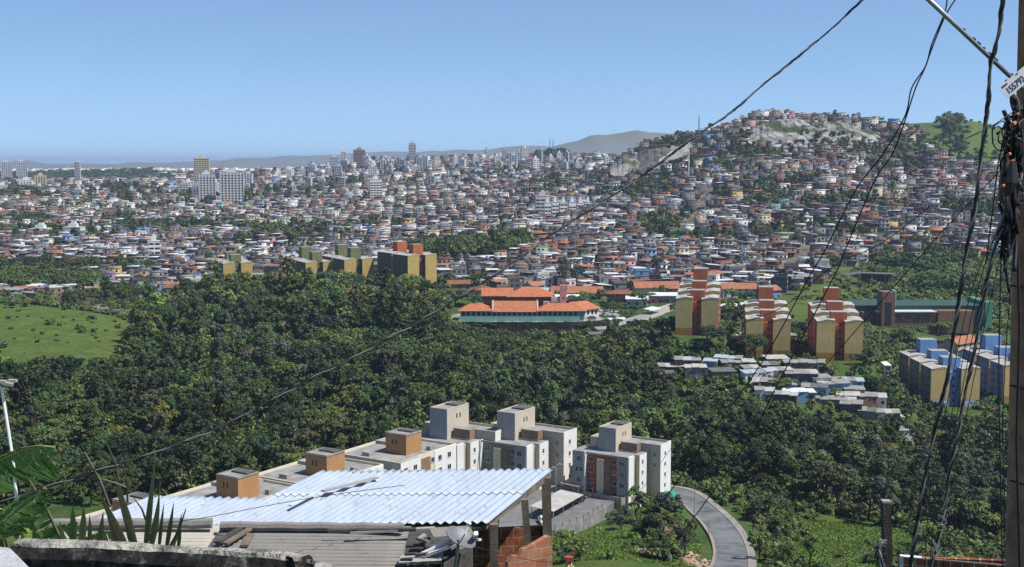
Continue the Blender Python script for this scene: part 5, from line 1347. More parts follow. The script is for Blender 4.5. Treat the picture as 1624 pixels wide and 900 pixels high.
# ------------------------------------------------------------------ trees
def crown(seed, style, nleaf, size, tint, R0=3.3):
    """leaf-clump crown around the origin of the trunk foot; returns verts (n,3), tints"""
    g = np.random.default_rng(seed)
    cl = []
    if style == 'round':
        n = 26; Hc, Hr = 5.0, 2.5
        for _ in range(n):
            d = g.normal(size=3); d /= np.linalg.norm(d); d[2] = abs(d[2]) * 1.0 - .35
            k = g.uniform(.55, .95); cl.append((d[0] * R0 * k, d[1] * R0 * k, Hc + d[2] * Hr * k, g.uniform(.75, 1.25)))
    elif style == 'flat':
        n = 24
        for _ in range(n):
            a = g.uniform(0, 6.28); q = R0 * 1.25 * math.sqrt(g.random()); cl.append((q * math.cos(a), q * math.sin(a), 5.6 + g.uniform(-.7, .5) - .09 * q * q, g.uniform(.7, 1.15)))
    elif style == 'tall':
        n = 26
        for _ in range(n):
            z = g.uniform(2.4, 9.6); q = R0 * .62 * math.sin(math.pi * min(1, max(.12, (z - 1.6) / 8.6))) * g.uniform(.4, 1); a = g.uniform(0, 6.28); cl.append((q * math.cos(a), q * math.sin(a), z, g.uniform(.65, 1.05)))
    elif style == 'sparse':
        n = 17
        for _ in range(n):
            z = g.uniform(3, 8.4); q = R0 * .85 * g.uniform(.25, 1) * (1.15 - z / 13); a = g.uniform(0, 6.28); cl.append((q * math.cos(a), q * math.sin(a), z, g.uniform(.5, .95)))
    elif style == 'lobed':
        for _ in range(5):
            a = g.uniform(0, 6.28); q = R0 * g.uniform(.3, .75); lz = g.uniform(3.6, 6.2)
            for _ in range(6):
                d = g.normal(size=3); d /= np.linalg.norm(d); cl.append((q * math.cos(a) + d[0] * 1.25, q * math.sin(a) + d[1] * 1.25, lz + d[2] * .95, g.uniform(.6, .95)))
    else:  # bush
        for _ in range(10):
            a = g.uniform(0, 6.28); q = 1.35 * math.sqrt(g.random()); cl.append((q * math.cos(a), q * math.sin(a), .75 + g.uniform(-.3, .7), g.uniform(.5, .85)))
    if seed % 2:      # finer, looser clumps
        cl = [(x + g.normal(0, .35), y + g.normal(0, .35), z + g.normal(0, .3), r * .66) for (x, y, z, r) in cl for _ in range(2)]
    cl = np.array(cl); w = cl[:, 3] ** 2; cnt = np.maximum(3, (nleaf * w / w.sum()).astype(int))
    ci = np.repeat(np.arange(len(cl)), cnt); m = len(ci)
    d = g.normal(size=(m, 3)); d /= np.linalg.norm(d, axis=1)[:, None]; d[:, 2] = np.where(d[:, 2] < -.25, -d[:, 2], d[:, 2])
    rr = cl[ci, 3][:, None] * g.uniform(.55, 1.1, (m, 1))
    if style == 'flat': d[:, 2] *= .45
    pos = cl[ci, :3] + d * rr
    nr = d + g.normal(size=(m, 3)) * .36 + np.array([0, 0, .30]); nr /= np.linalg.norm(nr, axis=1)[:, None]
    t = np.cross(nr, g.normal(size=(m, 3))); t /= np.linalg.norm(t, axis=1)[:, None]; b = np.cross(nr, t)
    s = size * g.uniform(.6, 1.3, (m, 1)); e = s * g.uniform(.45, .8, (m, 1))
    V = np.stack([pos - t * s, pos + b * e * .9 + nr * s * .12, pos + t * s, pos - b * e * .9 + nr * s * .12], 1) if True else None
    base = np.array(tint); cv = g.uniform(.68, 1.36, (len(cl), 1)); hv = g.normal(0, .10, (len(cl), 1))
    cc = base * cv * np.concatenate([1 + hv, np.ones_like(hv), 1 - hv], 1)
    tn = np.clip(cc[ci] * g.uniform(.8, 1.22, (m, 1)), .004, .6)
    tn = np.repeat(np.concatenate([tn, np.ones((m, 1))], 1), 4, 0)
    return V.reshape(-1, 3), tn, cl
def palm(seed, n=16, L=3.0, size=.0, tint=(.06, .095, .035), h=6.0, dry=0):
    g = np.random.default_rng(seed); V = []; T = []
    for k in range(n):
        a = 2 * math.pi * k / n + g.uniform(-.2, .2); el = g.uniform(.1, 1.15); l = L * g.uniform(.85, 1.1)
        col = np.array(tint) * g.uniform(.75, 1.25)
        if k < dry: col = np.array([.22, .18, .11]); el = g.uniform(-.9, -.3)
        pts = []
        for s in np.linspace(0, 1, 9):
            q = l * s; pts.append(np.array([math.cos(a) * q * math.cos(el) * (1 - .12 * s), math.sin(a) * q * math.cos(el) * (1 - .12 * s), h + math.sin(el) * q - 1.55 * s * s * l * .55]))
        side = np.array([-math.sin(a), math.cos(a), 0])
        for j in range(8):
            wv = .78 * math.sin(math.pi * (.12 + .86 * (j + .5) / 9)); mid = (pts[j] + pts[j + 1]) / 2; dr = pts[j + 1] - pts[j]
            for sg in (-1, 1):
                for u in (.25, .75):
                    p = pts[j] + dr * u; tip = p + side * sg * wv + dr * .8 + np.array([0, 0, -.35 * wv]); V += [p, p + dr * .32, tip + dr * .1, tip]; T += [np.append(col * g.uniform(.8, 1.2), 1)] * 4
    return np.array(V), np.array(T), None
def quad_mesh(name, V, T, mats):
    n = len(V) // 4
    return mesh_arrays(name, V, np.arange(n * 4), np.arange(n) * 4, mats, tint=T)
def trunk_mb(cl, style, seed, h=None):
    r = random.Random(seed); b = MB()
    top = {'round': 5.0, 'flat': 5.2, 'tall': 8.4, 'sparse': 7.4, 'lobed': 4.6, 'bush': .8}.get(style, 5) if h is None else h
    n = 6; pts = [(0, 0, -1.5)] + [(r.uniform(-.18, .18) * k, r.uniform(-.18, .18) * k, top * k / n) for k in range(1, n + 1)]
    rad = [.24 - .18 * k / n for k in range(n + 1)]
    b.tube(pts, rad, 6)
    if cl is not None:
        for q in sorted(range(len(cl)), key=lambda i: r.random())[:9]:
            c = cl[q]; f = r.uniform(.35, .8); k = min(n, max(1, int(f * n))); p = pts[k]
            mid = ((p[0] + c[0]) / 2 + r.uniform(-.2, .2), (p[1] + c[1]) / 2, (p[2] + c[2]) / 2 - .15)
            b.tube([p, mid, (c[0], c[1], c[2])], [.10, .065, .02], 4)
    return b
TONES = {'dark green': (.036, .056, .020), 'deep green': (.050, .079, .026), 'mid green': (.074, .113, .034), 'bright green': (.110, .160, .047), 'olive': (.082, .094, .040), 'blue green': (.042, .068, .036), 'grey green': (.072, .084, .058), 'yellow green': (.14, .15, .03), 'purple': (.06, .03, .09)}
SHAPEN = {'round': 'round crowned tree', 'flat': 'flat topped feathery tree', 'tall': 'tall narrow tree', 'sparse': 'sparse branchy tree', 'lobed': 'lumpy crowned tree', 'bush': 'low bush'}
OBJN = {'round': 'round_tree', 'flat': 'umbrella_tree', 'tall': 'tall_tree', 'sparse': 'sparse_tree', 'lobed': 'broadleaf_tree', 'bush': 'bush', 'palm': 'palm_tree'}
HI = {}; LO = {}; LL = {}
VAR = [(st, tn, v) for st in ('round', 'flat', 'tall', 'sparse', 'lobed', 'bush') for tn in TONES for v in range(2)]
def variant(st, tn, v, lod):
    store = (HI, LO, LL)[lod]; key = (st, tn, v)
    if key not in store:
        sd = {'round': 10, 'flat': 20, 'tall': 30, 'sparse': 40, 'lobed': 50, 'bush': 60}[st] + v
        n, s = ((2300, .25), (640, .43), (130, .92))[lod]
        if st == 'sparse': n = int(n * .55)
        if st == 'bush': n = int(n * .35)
        V, T, cl = crown(sd, st, n, s, TONES[tn])
        if lod == 0:
            store[key] = (quad_mesh('crown', V, T, [M['leaf']]), trunk_mb(cl, st, sd).mesh('trunk', M['bark'], True))
        else: store[key] = (V, T)
    return store[key]
WOODG = 'trees of the valley wood'
def tree(st, tn, loc, s, sz=None, label=None, group=WOODG, v=0, rz=None):
    cm, tm = variant(st, tn, v, 0)
    t = thing(OBJN[st], label or 'x', 'bush' if st == 'bush' else 'tree', loc, rnd.uniform(0, 6.28) if rz is None else rz, group)
    t.scale = (s, s, sz or s)
    link('trunk', tm, t); link('crown', cm, t); return t
PALMS = {}; LASTPALM = []; wr_ = random.Random(19)
def palm_tree(label, px, Y, s=1.0, h=6.0, dry=0, seed=0):
    k = (h, dry, seed)
    if k not in PALMS:
        V, T, _ = palm(seed + 3, h=h, dry=dry); b = MB(); b.tube([(0, 0, -1.5), (.1, .05, h * .5), (0, 0, h)], [.24, .17, .15], 8)
        PALMS[k] = (quad_mesh('crown', V, T, [M['leaf']]), b.mesh('trunk', M['bark'], True))
    t = thing('palm_tree', label, 'palm', G(px, Y), rnd.uniform(0, 6.28), 'palms of the valley'); t.scale = (s, s, s); LASTPALM.append(t)
    link('trunk', PALMS[k][1], t); link('crown', PALMS[k][0], t)
# --- trees worth naming: (style, tone, px, Y, crown radius m, height m, label)
SPECIAL = [
 ('lobed', 'dark green', 232, 428, 6.6, 13.0, 'huge dark spreading tree at the end of the bright grassy knoll'),
 ('round', 'deep green', 316, 562, 8.0, 13.5, 'tall rounded dark tree rising from the crest of the wood, apart from the flats'),
 ('flat', 'yellow green', 350, 505, 5.5, 8.0, 'yellowish flat topped tree on the upper edge of the wood'),
 ('sparse', 'grey green', 346, 420, 4.6, 14.0, 'bare grey twiggy tree standing up out of the wood'),
 ('lobed', 'deep green', 575, 566, 9.5, 13.0, 'very broad dark tree under the yellow gabled flats'),
 ('round', 'mid green', 520, 572, 7.5, 11.5, 'broad green tree under the olive towered flats'),
 ('lobed', 'deep green', 640, 560, 7.5, 10.5, 'rounded dark tree below the two brick orange towers'),
 ('tall', 'grey green', 893, 664, 7.0, 21.0, 'tall grey eucalyptus, denser of two among the houses'),
 ('sparse', 'grey green', 908, 672, 6.0, 17.0, 'thin grey eucalyptus leaning beside the denser one'),
 ('sparse', 'grey green', 1042, 700, 6.5, 17.0, 'bare greyish tree standing above the orange roofed halls'),
 ('flat', 'bright green', 1022, 585, 6.2, 8.5, 'flat topped bright tree by the white hall and school alley'),
 ('round', 'deep green', 972, 560, 4.8, 9.5, 'round dark tree between the school end wing and the alley'),
 ('round', 'mid green', 993, 540, 4.6, 7.5, 'round green tree beside the alley shelters, lower of two'),
 ('round', 'dark green', 1037, 470, 4.0, 7.0, 'dark round tree beside the long pale path of the blocks'),
 ('round', 'dark green', 1128, 428, 5.8, 8.6, 'dense dark round tree in front of the highest orange and yellow block'),
 ('round', 'dark green', 1196, 420, 5.6, 9.5, 'dense dark tree hiding the foot of the middle orange and yellow block'),
 ('lobed', 'deep green', 1163, 478, 5.0, 8.5, 'leafy tree between the upper two orange and yellow blocks'),
 ('lobed', 'deep green', 1273, 462, 5.0, 8.5, 'leafy tree between the lower two orange and yellow blocks'),
 ('round', 'bright green', 1443, 505, 7.2, 8.6, 'big round pale green tree in front of the brick tower of the green hall'),
 ('round', 'bright green', 1494, 540, 5.0, 6.5, 'pale green tree in front of the long green hall'),
 ('flat', 'bright green', 780, 660, 4.6, 9.0, 'bright yellowish green tree standing among the houses near the market hall'),
 ('flat', 'mid green', 697, 590, 6.5, 7.5, 'flat topped street tree just past the yellow gable end'),
 ('flat', 'deep green', 722, 588, 6.5, 7.5, 'flat topped street tree second past the yellow gable end'),
 ('flat', 'mid green', 752, 590, 7.5, 7.0, 'flat topped street tree next to the brown wing of the school'),
 ('flat', 'deep green', 824, 600, 8.0, 7.5, 'wide flat topped tree behind the roofs of the teal school'),
 ('flat', 'mid green', 905, 592, 8.0, 7.0, 'wide flat topped tree behind the pink tower of the school'),
 ('round', 'bright green', 886, 572, 3.2, 5.0, 'small bright round tree at the foot of the pink tower'),
 ('lobed', 'dark green', 1395, 395, 6.0, 8.0, 'dark spreading tree between the white bus and the blue flats'),
 ('lobed', 'dark green', 1418, 385, 5.5, 7.5, 'dark bushy tree against the shaded side of the blue flats'),
 ('lobed', 'deep green', 1372, 402, 4.6, 7.0, 'dark leafy tree at the end of the white roofed shacks'),
 ('flat', 'mid green', 1240, 382, 4.4, 4.0, 'spreading low tree growing out between two shack roofs'),
 ('round', 'bright green', 1466, 246, 3.1, 6.2, 'bright small tree with bare trunk beside the bundles of cable'),
 ('sparse', 'mid green', 1228, 238, 3.0, 7.6, 'thin young tree with visible stem beside the bright grass'),
 ('sparse', 'bright green', 1284, 222, 2.6, 6.4, 'pale green sapling leaning over the bright grass'),
 ('sparse', 'bright green', 1010, 252, 3.6, 8.5, 'airy green tree in front of the brick red panel'),
 ('lobed', 'grey green', 985, 245, 3.0, 4.6, 'grey leaved bushy tree along the yard wall'),
 ('lobed', 'grey green', 1060, 262, 3.2, 6.0, 'greyish tree behind the green awning'),
 ('lobed', 'olive', 1050, 222, 3.4, 6.5, 'olive tree on the bank above the road bend'),
 ('lobed', 'dark green', 1020, 226, 3.2, 5.0, 'dark tree on the grassy bank below the yard wall'),
 ('sparse', 'grey green', 1085, 218, 3.0, 6.5, 'sparse grey tree leaning toward the road'),
 ('lobed', 'mid green', 1040, 206, 3.0, 4.6, 'leafy tree lowest on the grassy bank'),
 ('round', 'deep green', 1215, 262, 3.4, 6.0, 'deep green tree at the outer edge of the road bend'),
 ('lobed', 'bright green', 1205, 222, 3.2, 6.5, 'light leafy tree hanging over the pavement of the road'),
 ('lobed', 'mid green', 1236, 206, 2.8, 5.6, 'mid green tree in front of the bright grass patch'),
 ('flat', 'mid green', 838, 212, 2.6, 4.2, 'small tree glimpsed under the edge of the metal roof'),
]
for st, tn, px, Y, r, h, lb in SPECIAL:
    s = r / 3.4; top = {'round': 7.6, 'flat': 6.4, 'tall': 10.2, 'sparse': 8.8, 'lobed': 7.3}[st]
    tree(st, tn, G(px, Y), s, h / top, lb, 'single trees apart from the wood')
palm_tree('dark palm with drooping fronds in the middle of the wood below the knoll', 235, 372, 1.05, 7.5, 2, 1)
palm_tree('palm with dark fronds beside the bare grey tree', 430, 452, 1.2, 7.0, 0, 2)
palm_tree('palm in front of the olive towered flats', 489, 590, 1.25, 8.0, 0, 3)
palm_tree('palm with hanging dead fronds near the rubbish heap', 1065, 384, 1.0, 6.5, 6, 4)
palm_tree('pale palm in the wood behind the white flats', 993, 352, 1.0, 6.5, 5, 5)
palm_tree('palm with dry skirt of fronds at the foot of the mural', 1506, 398, 1.0, 4.5, 7, 6)
palm_tree('palm in the shaded wood across the road', 1278, 318, 1.15, 7.0, 0, 7)
palm_tree('palm above the white towers in the wood', 760, 352, 1.0, 6.5, 1, 8)
palm_tree('small palm beside the parked cars of the school', 934, 544, .8, 4.5, 0, 9)
palm_tree('palm on the upper slope below the school wall', 905, 455, 1.05, 7.0, 3, 10)

PLM = []
for k in range(16):
    px, Y = wr_.uniform(20, 1040), wr_.uniform(350, 560)
    if not inpoly(px, Y, WOODS): continue
    palm_tree('x', px, Y, wr_.uniform(.9, 1.25), wr_.choice([6.0, 7.5, 9.0]), wr_.choice([0, 2, 4]), wr_.randrange(4)); PLM.append(COL.objects['palm_tree'] if False else LASTPALM[-1])
# --- the wood: jittered stands of trees
def scatter(poly, s, yl):
    out = []
    for j, y in enumerate(np.arange(yl[0], yl[1], s)):
        xs = np.arange(y * (-260 - 812) / F, y * (1760 - 812) / F, s) + (j % 2) * s * .5
        x = xs + nrg.uniform(-.42, .42, len(xs)) * s; yy = y + nrg.uniform(-.42, .42, len(xs)) * s
        px = pxof(x, yy); k = inpoly(px, yy, poly); out.append(np.stack([x[k], yy[k], px[k]], 1))
    return np.concatenate(out)
W_ = scatter(WOODS, 6.3, (250, 612))
keep = np.ones(len(W_), bool)
for fx, fy, fr in FOOT: keep &= np.hypot(W_[:, 0] - fx, W_[:, 1] - fy) > fr + 1.0
RD = [G(*p) for p in ROAD]
def near_road(x, y, d):
    m = np.zeros(len(x), bool)
    for a, c in zip(RD[:-1], RD[1:]):
        bx, by = c.x - a.x, c.y - a.y; t_ = np.clip(((x - a.x) * bx + (y - a.y) * by) / (bx * bx + by * by), 0, 1)
        m |= np.hypot(x - a.x - t_ * bx, y - a.y - t_ * by) < d
    return m
keep &= ~near_road(W_[:, 0], W_[:, 1], 8.5)
keep &= ~inpoly(W_[:, 2], W_[:, 1], GRASSL)
keep &= ~((fbm(W_[:, 0], W_[:, 1], 22, 70, 2) > .70) & (W_[:, 1] > 330))
W_ = W_[keep]; wz = H(W_[:, 0], W_[:, 1])
tone_f = fbm(W_[:, 0], W_[:, 1], 26, 72, 3); low = inpoly(W_[:, 2], W_[:, 1], [(690, 430), (690, 540), (1060, 500), (1060, 410)])
TL = []
# stretches kept open so that what stands behind the trees is seen as it is from here and from beside
CLEAR = [(405, [(1036, 552), (1440, 590), (1440, 646), (1290, 640), (1190, 622), (1120, 590), (1036, 574)]), (416, [(1438, 560), (1600, 560), (1600, 648), (1455, 652)]), (412, [(1285, 480), (1370, 480), (1370, 574), (1285, 574)]), (426, [(1222, 480), (1262, 480), (1262, 566), (1222, 566)]), (442, [(1060, 480), (1104, 480), (1104, 533), (1060, 533)]),
         (536, [(722, 480), (965, 480), (965, 524), (722, 524)]), (600, [(635, 400), (705, 400), (705, 422), (640, 420)]), (610, [(460, 385), (610, 385), (590, 416), (460, 418)]), (505, [(1484, 508), (1590, 514), (1590, 556), (1500, 552)]), (545, [(1340, 478), (1565, 484), (1565, 512), (1340, 512)]), (393, [(-20, 480), (205, 488), (205, 556), (-20, 560)]), (330, [(880, 660), (1062, 690), (1062, 790), (900, 790)])]
wr = random.Random(77)
for i in range(len(W_)):
    x, y, px = W_[i]
    st = wr.choices(['round', 'lobed', 'flat', 'tall', 'sparse'], [.30, .34, .13, .09, .14])[0]
    u = tone_f[i] + wr.uniform(-.22, .22)
    tn = 'dark green' if u < .38 else 'deep green' if u < .48 else 'mid green' if u < .58 else wr.choice(['bright green', 'olive', 'mid green', 'blue green'])
    if wr.random() < (.55 if st == 'sparse' else .03): tn = 'grey green'
    if wr.random() < .012: tn = 'yellow green'
    s = (.60 + 1.0 * wr.random() ** 1.5 + (.55 if wr.random() < .035 else 0)) * (1.08 if y > 330 else 1.0)
    if low[i]: s *= .7
    if y > 470 and px < 640: s *= 1.15
    top_ = {'round': 7.6, 'flat': 6.4, 'tall': 10.2, 'sparse': 8.8, 'lobed': 7.3}[st] * s; qx, qy = proj(x, y, wz[i] + top_)
    if any(y < yl and bool(inpoly(qx, qy, pl)) for yl, pl in CLEAR):
        s *= .45; qx, qy = proj(x, y, wz[i] + top_ * .45)
        if any(y < yl and bool(inpoly(qx, qy, pl)) for yl, pl in CLEAR): continue
    TL.append([st, tn, x, y, wz[i], s, px, wr.randrange(2)])
COVER = [[(0, 800), (120, 826), (200, 786), (450, 780), (510, 748), (880, 740), (880, 905), (0, 905)], [(330, 745), (480, 712), (610, 680), (690, 645), (860, 650), (905, 668), (950, 680), (1010, 672), (1062, 705), (1062, 800), (330, 800)], [(1592, 200), (1700, 200), (1700, 900), (1592, 900)]]
cand = []
for i, q in enumerate(TL):
    top = {'round': 7.4, 'flat': 6.2, 'tall': 10, 'sparse': 8.6, 'lobed': 7}[q[0]] * q[5]
    px, py = proj(q[2], q[3], q[4] + top * .8)
    if -5 < px < 1590 and py < 890 and not any(bool(inpoly(px, py, c)) for c in COVER): cand.append((q[5] / q[3], i, px, py))
cand.sort(reverse=True); chosen = {c[1]: c for c in cand[:250]}
WMARK = [('the grassy knoll', 130, 560), ('the huge dark tree', 232, 520), ('the bare grey tree', 346, 560), ('the palm below the knoll', 235, 640), ('the agave leaves', 220, 740), ('the first brown tower', 370, 740), ('the second brown tower', 510, 700),
         ('the third brown tower', 640, 670), ('the first beige tower', 716, 630), ('the middle white block', 820, 635), ('the brick red panel', 975, 655), ('the school wall', 850, 555), ('the alley shelters', 985, 540), ('the rubbish heap', 1130, 625), ('the patched shacks', 1170, 600),
         ('the pale blue shack', 1268, 645), ('the dark green shack', 1396, 650), ('the painted mural', 1490, 665), ('the road bend', 1110, 780), ('the road pavement', 1180, 830), ('the bright grass', 1340, 810), ('the timber post', 1404, 780), ('the twisted cables', 1480, 740), ('the leaning utility pole', 1580, 760), ('the white end wall', 1075, 720), ('the sloping main cable', 480, 610), ('the white flats roof', 890, 650),
         ('the shaded hollow', 1280, 740), ('the thin white pole', 30, 680)]
titems = []
for i, (sc, _, px, py) in chosen.items():
    st, tn, x, y, z, s, p_, v = TL[i]
    big = 'large ' if s > 1.12 else 'small ' if s < .85 else ''
    t = tree(st, tn, (x, y, z - .3), s, s * wr.uniform(.9, 1.15), v=v)
    titems.append((t, f'{big}{tn} {SHAPEN[st]}', px, py))
titems += [(o, 'palm rising from the wood', *proj(o.location.x, o.location.y, o.location.z + 7)) for o in PLM]
label_all(titems, WMARK)
class Green:
    def __init__(s): s.V = []; s.T = []
    def add(s, st, tn, v, lod, x, y, z, sc, r):
        V, T = variant(st, tn, v, lod); a = r.uniform(0, 6.28); c, n = math.cos(a), math.sin(a); k = r.uniform(.88, 1.15)
        W = np.empty((len(V), 3), np.float32); W[:, 0] = (V[:, 0] * c - V[:, 1] * n) * sc + x; W[:, 1] = (V[:, 0] * n + V[:, 1] * c) * sc + y; W[:, 2] = V[:, 2] * sc * k + z
        s.V.append(W); f = r.uniform(.75, 1.3); T2 = (T * np.array([f * r.uniform(.92, 1.1), f, f * r.uniform(.9, 1.1), 1])).astype(np.float32); s.T.append(T2)
    def build(s, name):
        print(name, sum(len(v) for v in s.V) // 4)
        return tag(link(name, quad_mesh(name, np.concatenate(s.V), np.concatenate(s.T), [M['leaf']])), kind='stuff')
gw = Green()
for i, q in enumerate(TL):
    if i in chosen: continue
    gw.add(q[0], q[1], q[7], 1 if q[3] < 620 else 2, q[2], q[3], q[4] - .3, q[5], wr)
# groves in and around the town
for poly, s, yl, k in ((LEFTGROVE, 6.0, (680, 790), 1.25), (MIDGROVE, 9, (750, 910), 1.5)):
    for x, y, px in scatter(poly, s, yl): gw.add(wr.choice(['round', 'lobed']), wr.choice(['dark green', 'deep green', 'mid green']), wr.randrange(2), 1, x, y, float(H(x, y)) - .3, wr.uniform(.9, 1.4) * k, wr)
for x, y in zip(TX, TY):
    p = float(pxof(x, y))
    if not -40 < p < 1660: continue
    for _ in range(2 if y < 1400 else 1):
        xx = x + wr.uniform(-4, 4); yy = y + wr.uniform(-4, 4); gw.add(wr.choice(['round', 'lobed', 'round', 'tall']), wr.choices(['dark green', 'deep green', 'mid green', 'olive', 'grey green', 'purple'], [.35, .3, .2, .08, .06, .01])[0], wr.randrange(2), 1 if y < 850 else 2, xx, yy, float(H(xx, yy)) - .4, wr.uniform(.7, 1.25) * (1 if y < 1400 else 1.5), wr)
# between the houses everywhere: single small trees
for i in range(0, len(HX)):
    if wr.random() < .16 and HY[i] < 2000:
        x = HX[i] + wr.choice([-1, 1]) * HS[i] * .5; y = HY[i] - HS[i] * .5; gw.add('round' if wr.random() < .6 else 'lobed', wr.choice(['dark green', 'deep green', 'mid green', 'olive']), wr.randrange(2), 2, x, y, float(H(x, y)) - .6, wr.uniform(.5, .85) * (1 if HY[i] < 1400 else 1.4), wr)
# wooded ridge and skyline hump
for x, y, px in scatter(FARRIDGE, 17, (2700, 3320)): gw.add('round', wr.choice(['dark green', 'deep green', 'mid green']), 0, 2, x, y, float(H(x, y)) - 1, wr.uniform(1.3, 2.1), wr)
for _ in range(30):
    g = G(wr.uniform(850, 905), wr.uniform(2400, 2560)); gw.add('round', 'dark green', 0, 2, g.x, g.y, g.z - 1, wr.uniform(2.2, 3.4), wr)
# trees on the hilltop, the cliffs, the green hill's flank
for (p0, p1, y0, y1, n, s0) in ((1130, 1190, 1180, 1290, 34, 1.1), (1190, 1300, 1228, 1270, 20, .7), (1300, 1420, 1228, 1300, 22, .75), (1005, 1095, 1285, 1330, 34, 1.4), (945, 1010, 1215, 1300, 36, 1.3), (1100, 1140, 1200, 1260, 14, 1.1), (1490, 1530, 1185, 1330, 60, 1.3), (1395, 1420, 1190, 1235, 12, 1.1), (1530, 1600, 1150, 1200, 26, 1.1)):
    for _ in range(n):
        g = G(wr.uniform(p0, p1), wr.uniform(y0, y1)); gw.add(wr.choice(['round', 'lobed', 'bush']), wr.choice(['dark green', 'deep green', 'mid green', 'olive']), wr.randrange(2), 2, g.x, g.y, g.z - .5, wr.uniform(.7, 1.3) * s0, wr)
# trees along the edge of the town, round the school and the blocks
for poly, s, yl, pr in (([(690, 545), (690, 650), (960, 650), (1000, 620), (1300, 690), (1400, 775), (1440, 700), (1400, 470), (1300, 445), (1150, 470), (1060, 440), (1000, 520)], 8.5, (440, 780), .62), ([(-80, 505), (-80, 690), (330, 690), (330, 600), (225, 505)], 8, (500, 690), .28)):
    for x, y, px in scatter(poly, s, yl):
        if wr.random() > pr or any(math.hypot(x - fx, y - fy) < fr + .5 for fx, fy, fr in FOOT): continue
        if inpoly(px, y, MEADOW) and wr.random() < .86: continue
        if 895 < px < 1075 and 500 < y < 600 and wr.random() < .8: continue
        top_ = 6.5 * .8; qx, qy = proj(x, y, float(H(x, y)) + top_)
        if any(y < yl_ and bool(inpoly(qx, qy, pl)) for yl_, pl in CLEAR): continue
        gw.add(wr.choice(['round', 'lobed', 'flat', 'bush']), wr.choice(['dark green', 'deep green', 'mid green', 'bright green']), wr.randrange(2), 1, x, y, float(H(x, y)) - .3, wr.uniform(.55, 1.0), wr)
for _ in range(40):
    f = wr.random(); px = wr.uniform(1196, 1396); p = P(px, 236 - 42 * f * (1 - abs(px - 1290) / 180), 1182 + 36 * f); gw.add('bush', wr.choice(['dark green', 'deep green', 'mid green']), 0, 2, p.x, p.y - 3, p.z - 1, wr.uniform(.9, 2.2), wr)
for px, Y in ((588, 596), (603, 590), (618, 594), (634, 588), (650, 592), (545, 606), (520, 600), (560, 600), (664, 598), (680, 596), (696, 600)):
    g = G(px, Y); gw.add(wr.choice(['round', 'lobed']), wr.choice(['dark green', 'deep green', 'mid green']), wr.randrange(2), 1, g.x, g.y, g.z - .3, wr.uniform(1.35, 1.7), wr)
gw.build('woodland')
# scrub, bushes and rough growth nobody could count
gs = Green()
for x, y, px in scatter(SCRUB, 4.2, (535, 785)):
    if any(math.hypot(x - fx, y - fy) < fr for fx, fy, fr in FOOT): continue
    u = float(fbm(x, y, 45, 80, 3))
    if u < .40 and wr.random() < .7: continue
    if u > .60: gs.add('round', wr.choice(['deep green', 'dark green', 'mid green']), wr.randrange(2), 2, x, y, float(H(x, y)) - .5, wr.uniform(.7, 1.1), wr)
    else: gs.add('bush', wr.choice(['bright green', 'mid green', 'bright green', 'bright green']), wr.randrange(2), 1, x, y, float(H(x, y)) - .2, wr.uniform(.8, 1.6), wr)
for x, y, px in scatter([(-300, 250), (-300, 520), (1700, 520), (1700, 196), (870, 196), (870, 245), (800, 300)], 3.4, (196, 520)):
    if inpoly(px, y, KNOLL) and wr.random() < .88: continue
    if any(math.hypot(x - fx, y - fy) < fr - 3.2 for fx, fy, fr in FOOT): continue
    if near_road(np.array([x]), np.array([y]), 6.6)[0]: continue
    if inpoly(px, y, [(1262, 190), (1262, 264), (1290, 277), (1450, 264), (1462, 190)]) and wr.random() < .95: continue
    if px < 1000 and y < 245 and wr.random() < .55: continue
    if 780 < px < 1010 and 240 < y < 300: continue
    if y < 262 and px < 1100 and wr.random() < .72: continue
    gs.add('bush', wr.choice(['deep green', 'mid green', 'bright green', 'olive', 'mid green']), wr.randrange(2), 1, x, y, float(H(x, y)) - .2, (wr.uniform(.2, .75) + (.7 if wr.random() < .15 else 0)) if inpoly(px, y, KNOLL) else wr.uniform(.55, 1.35), wr)
for x, y, px in scatter(GREENHILL, 13, (1180, 1400)):
    if wr.random() < .5: gs.add('bush', wr.choice(['deep green', 'mid green', 'olive']), 0, 2, x, y, float(H(x, y)) - .2, wr.uniform(.7, 1.5), wr)
for _ in range(70):
    g = G(wr.uniform(722, 962), wr.uniform(528, 536)); gs.add('bush', wr.choice(['dark green', 'deep green', 'mid green']), wr.randrange(2), 1, g.x, g.y, g.z - .2, wr.uniform(.8, 1.9), wr)
for _ in range(34):
    p = atz_(wr.uniform(724, 955), 539.5, zs); gs.add('bush', wr.choice(['deep green', 'mid green']), wr.randrange(2), 1, p.x, p.y - wr.uniform(.5, 1.6), p.z - wr.uniform(.8, 2.2), wr.uniform(.4, .8), wr)
gs.build('undergrowth')
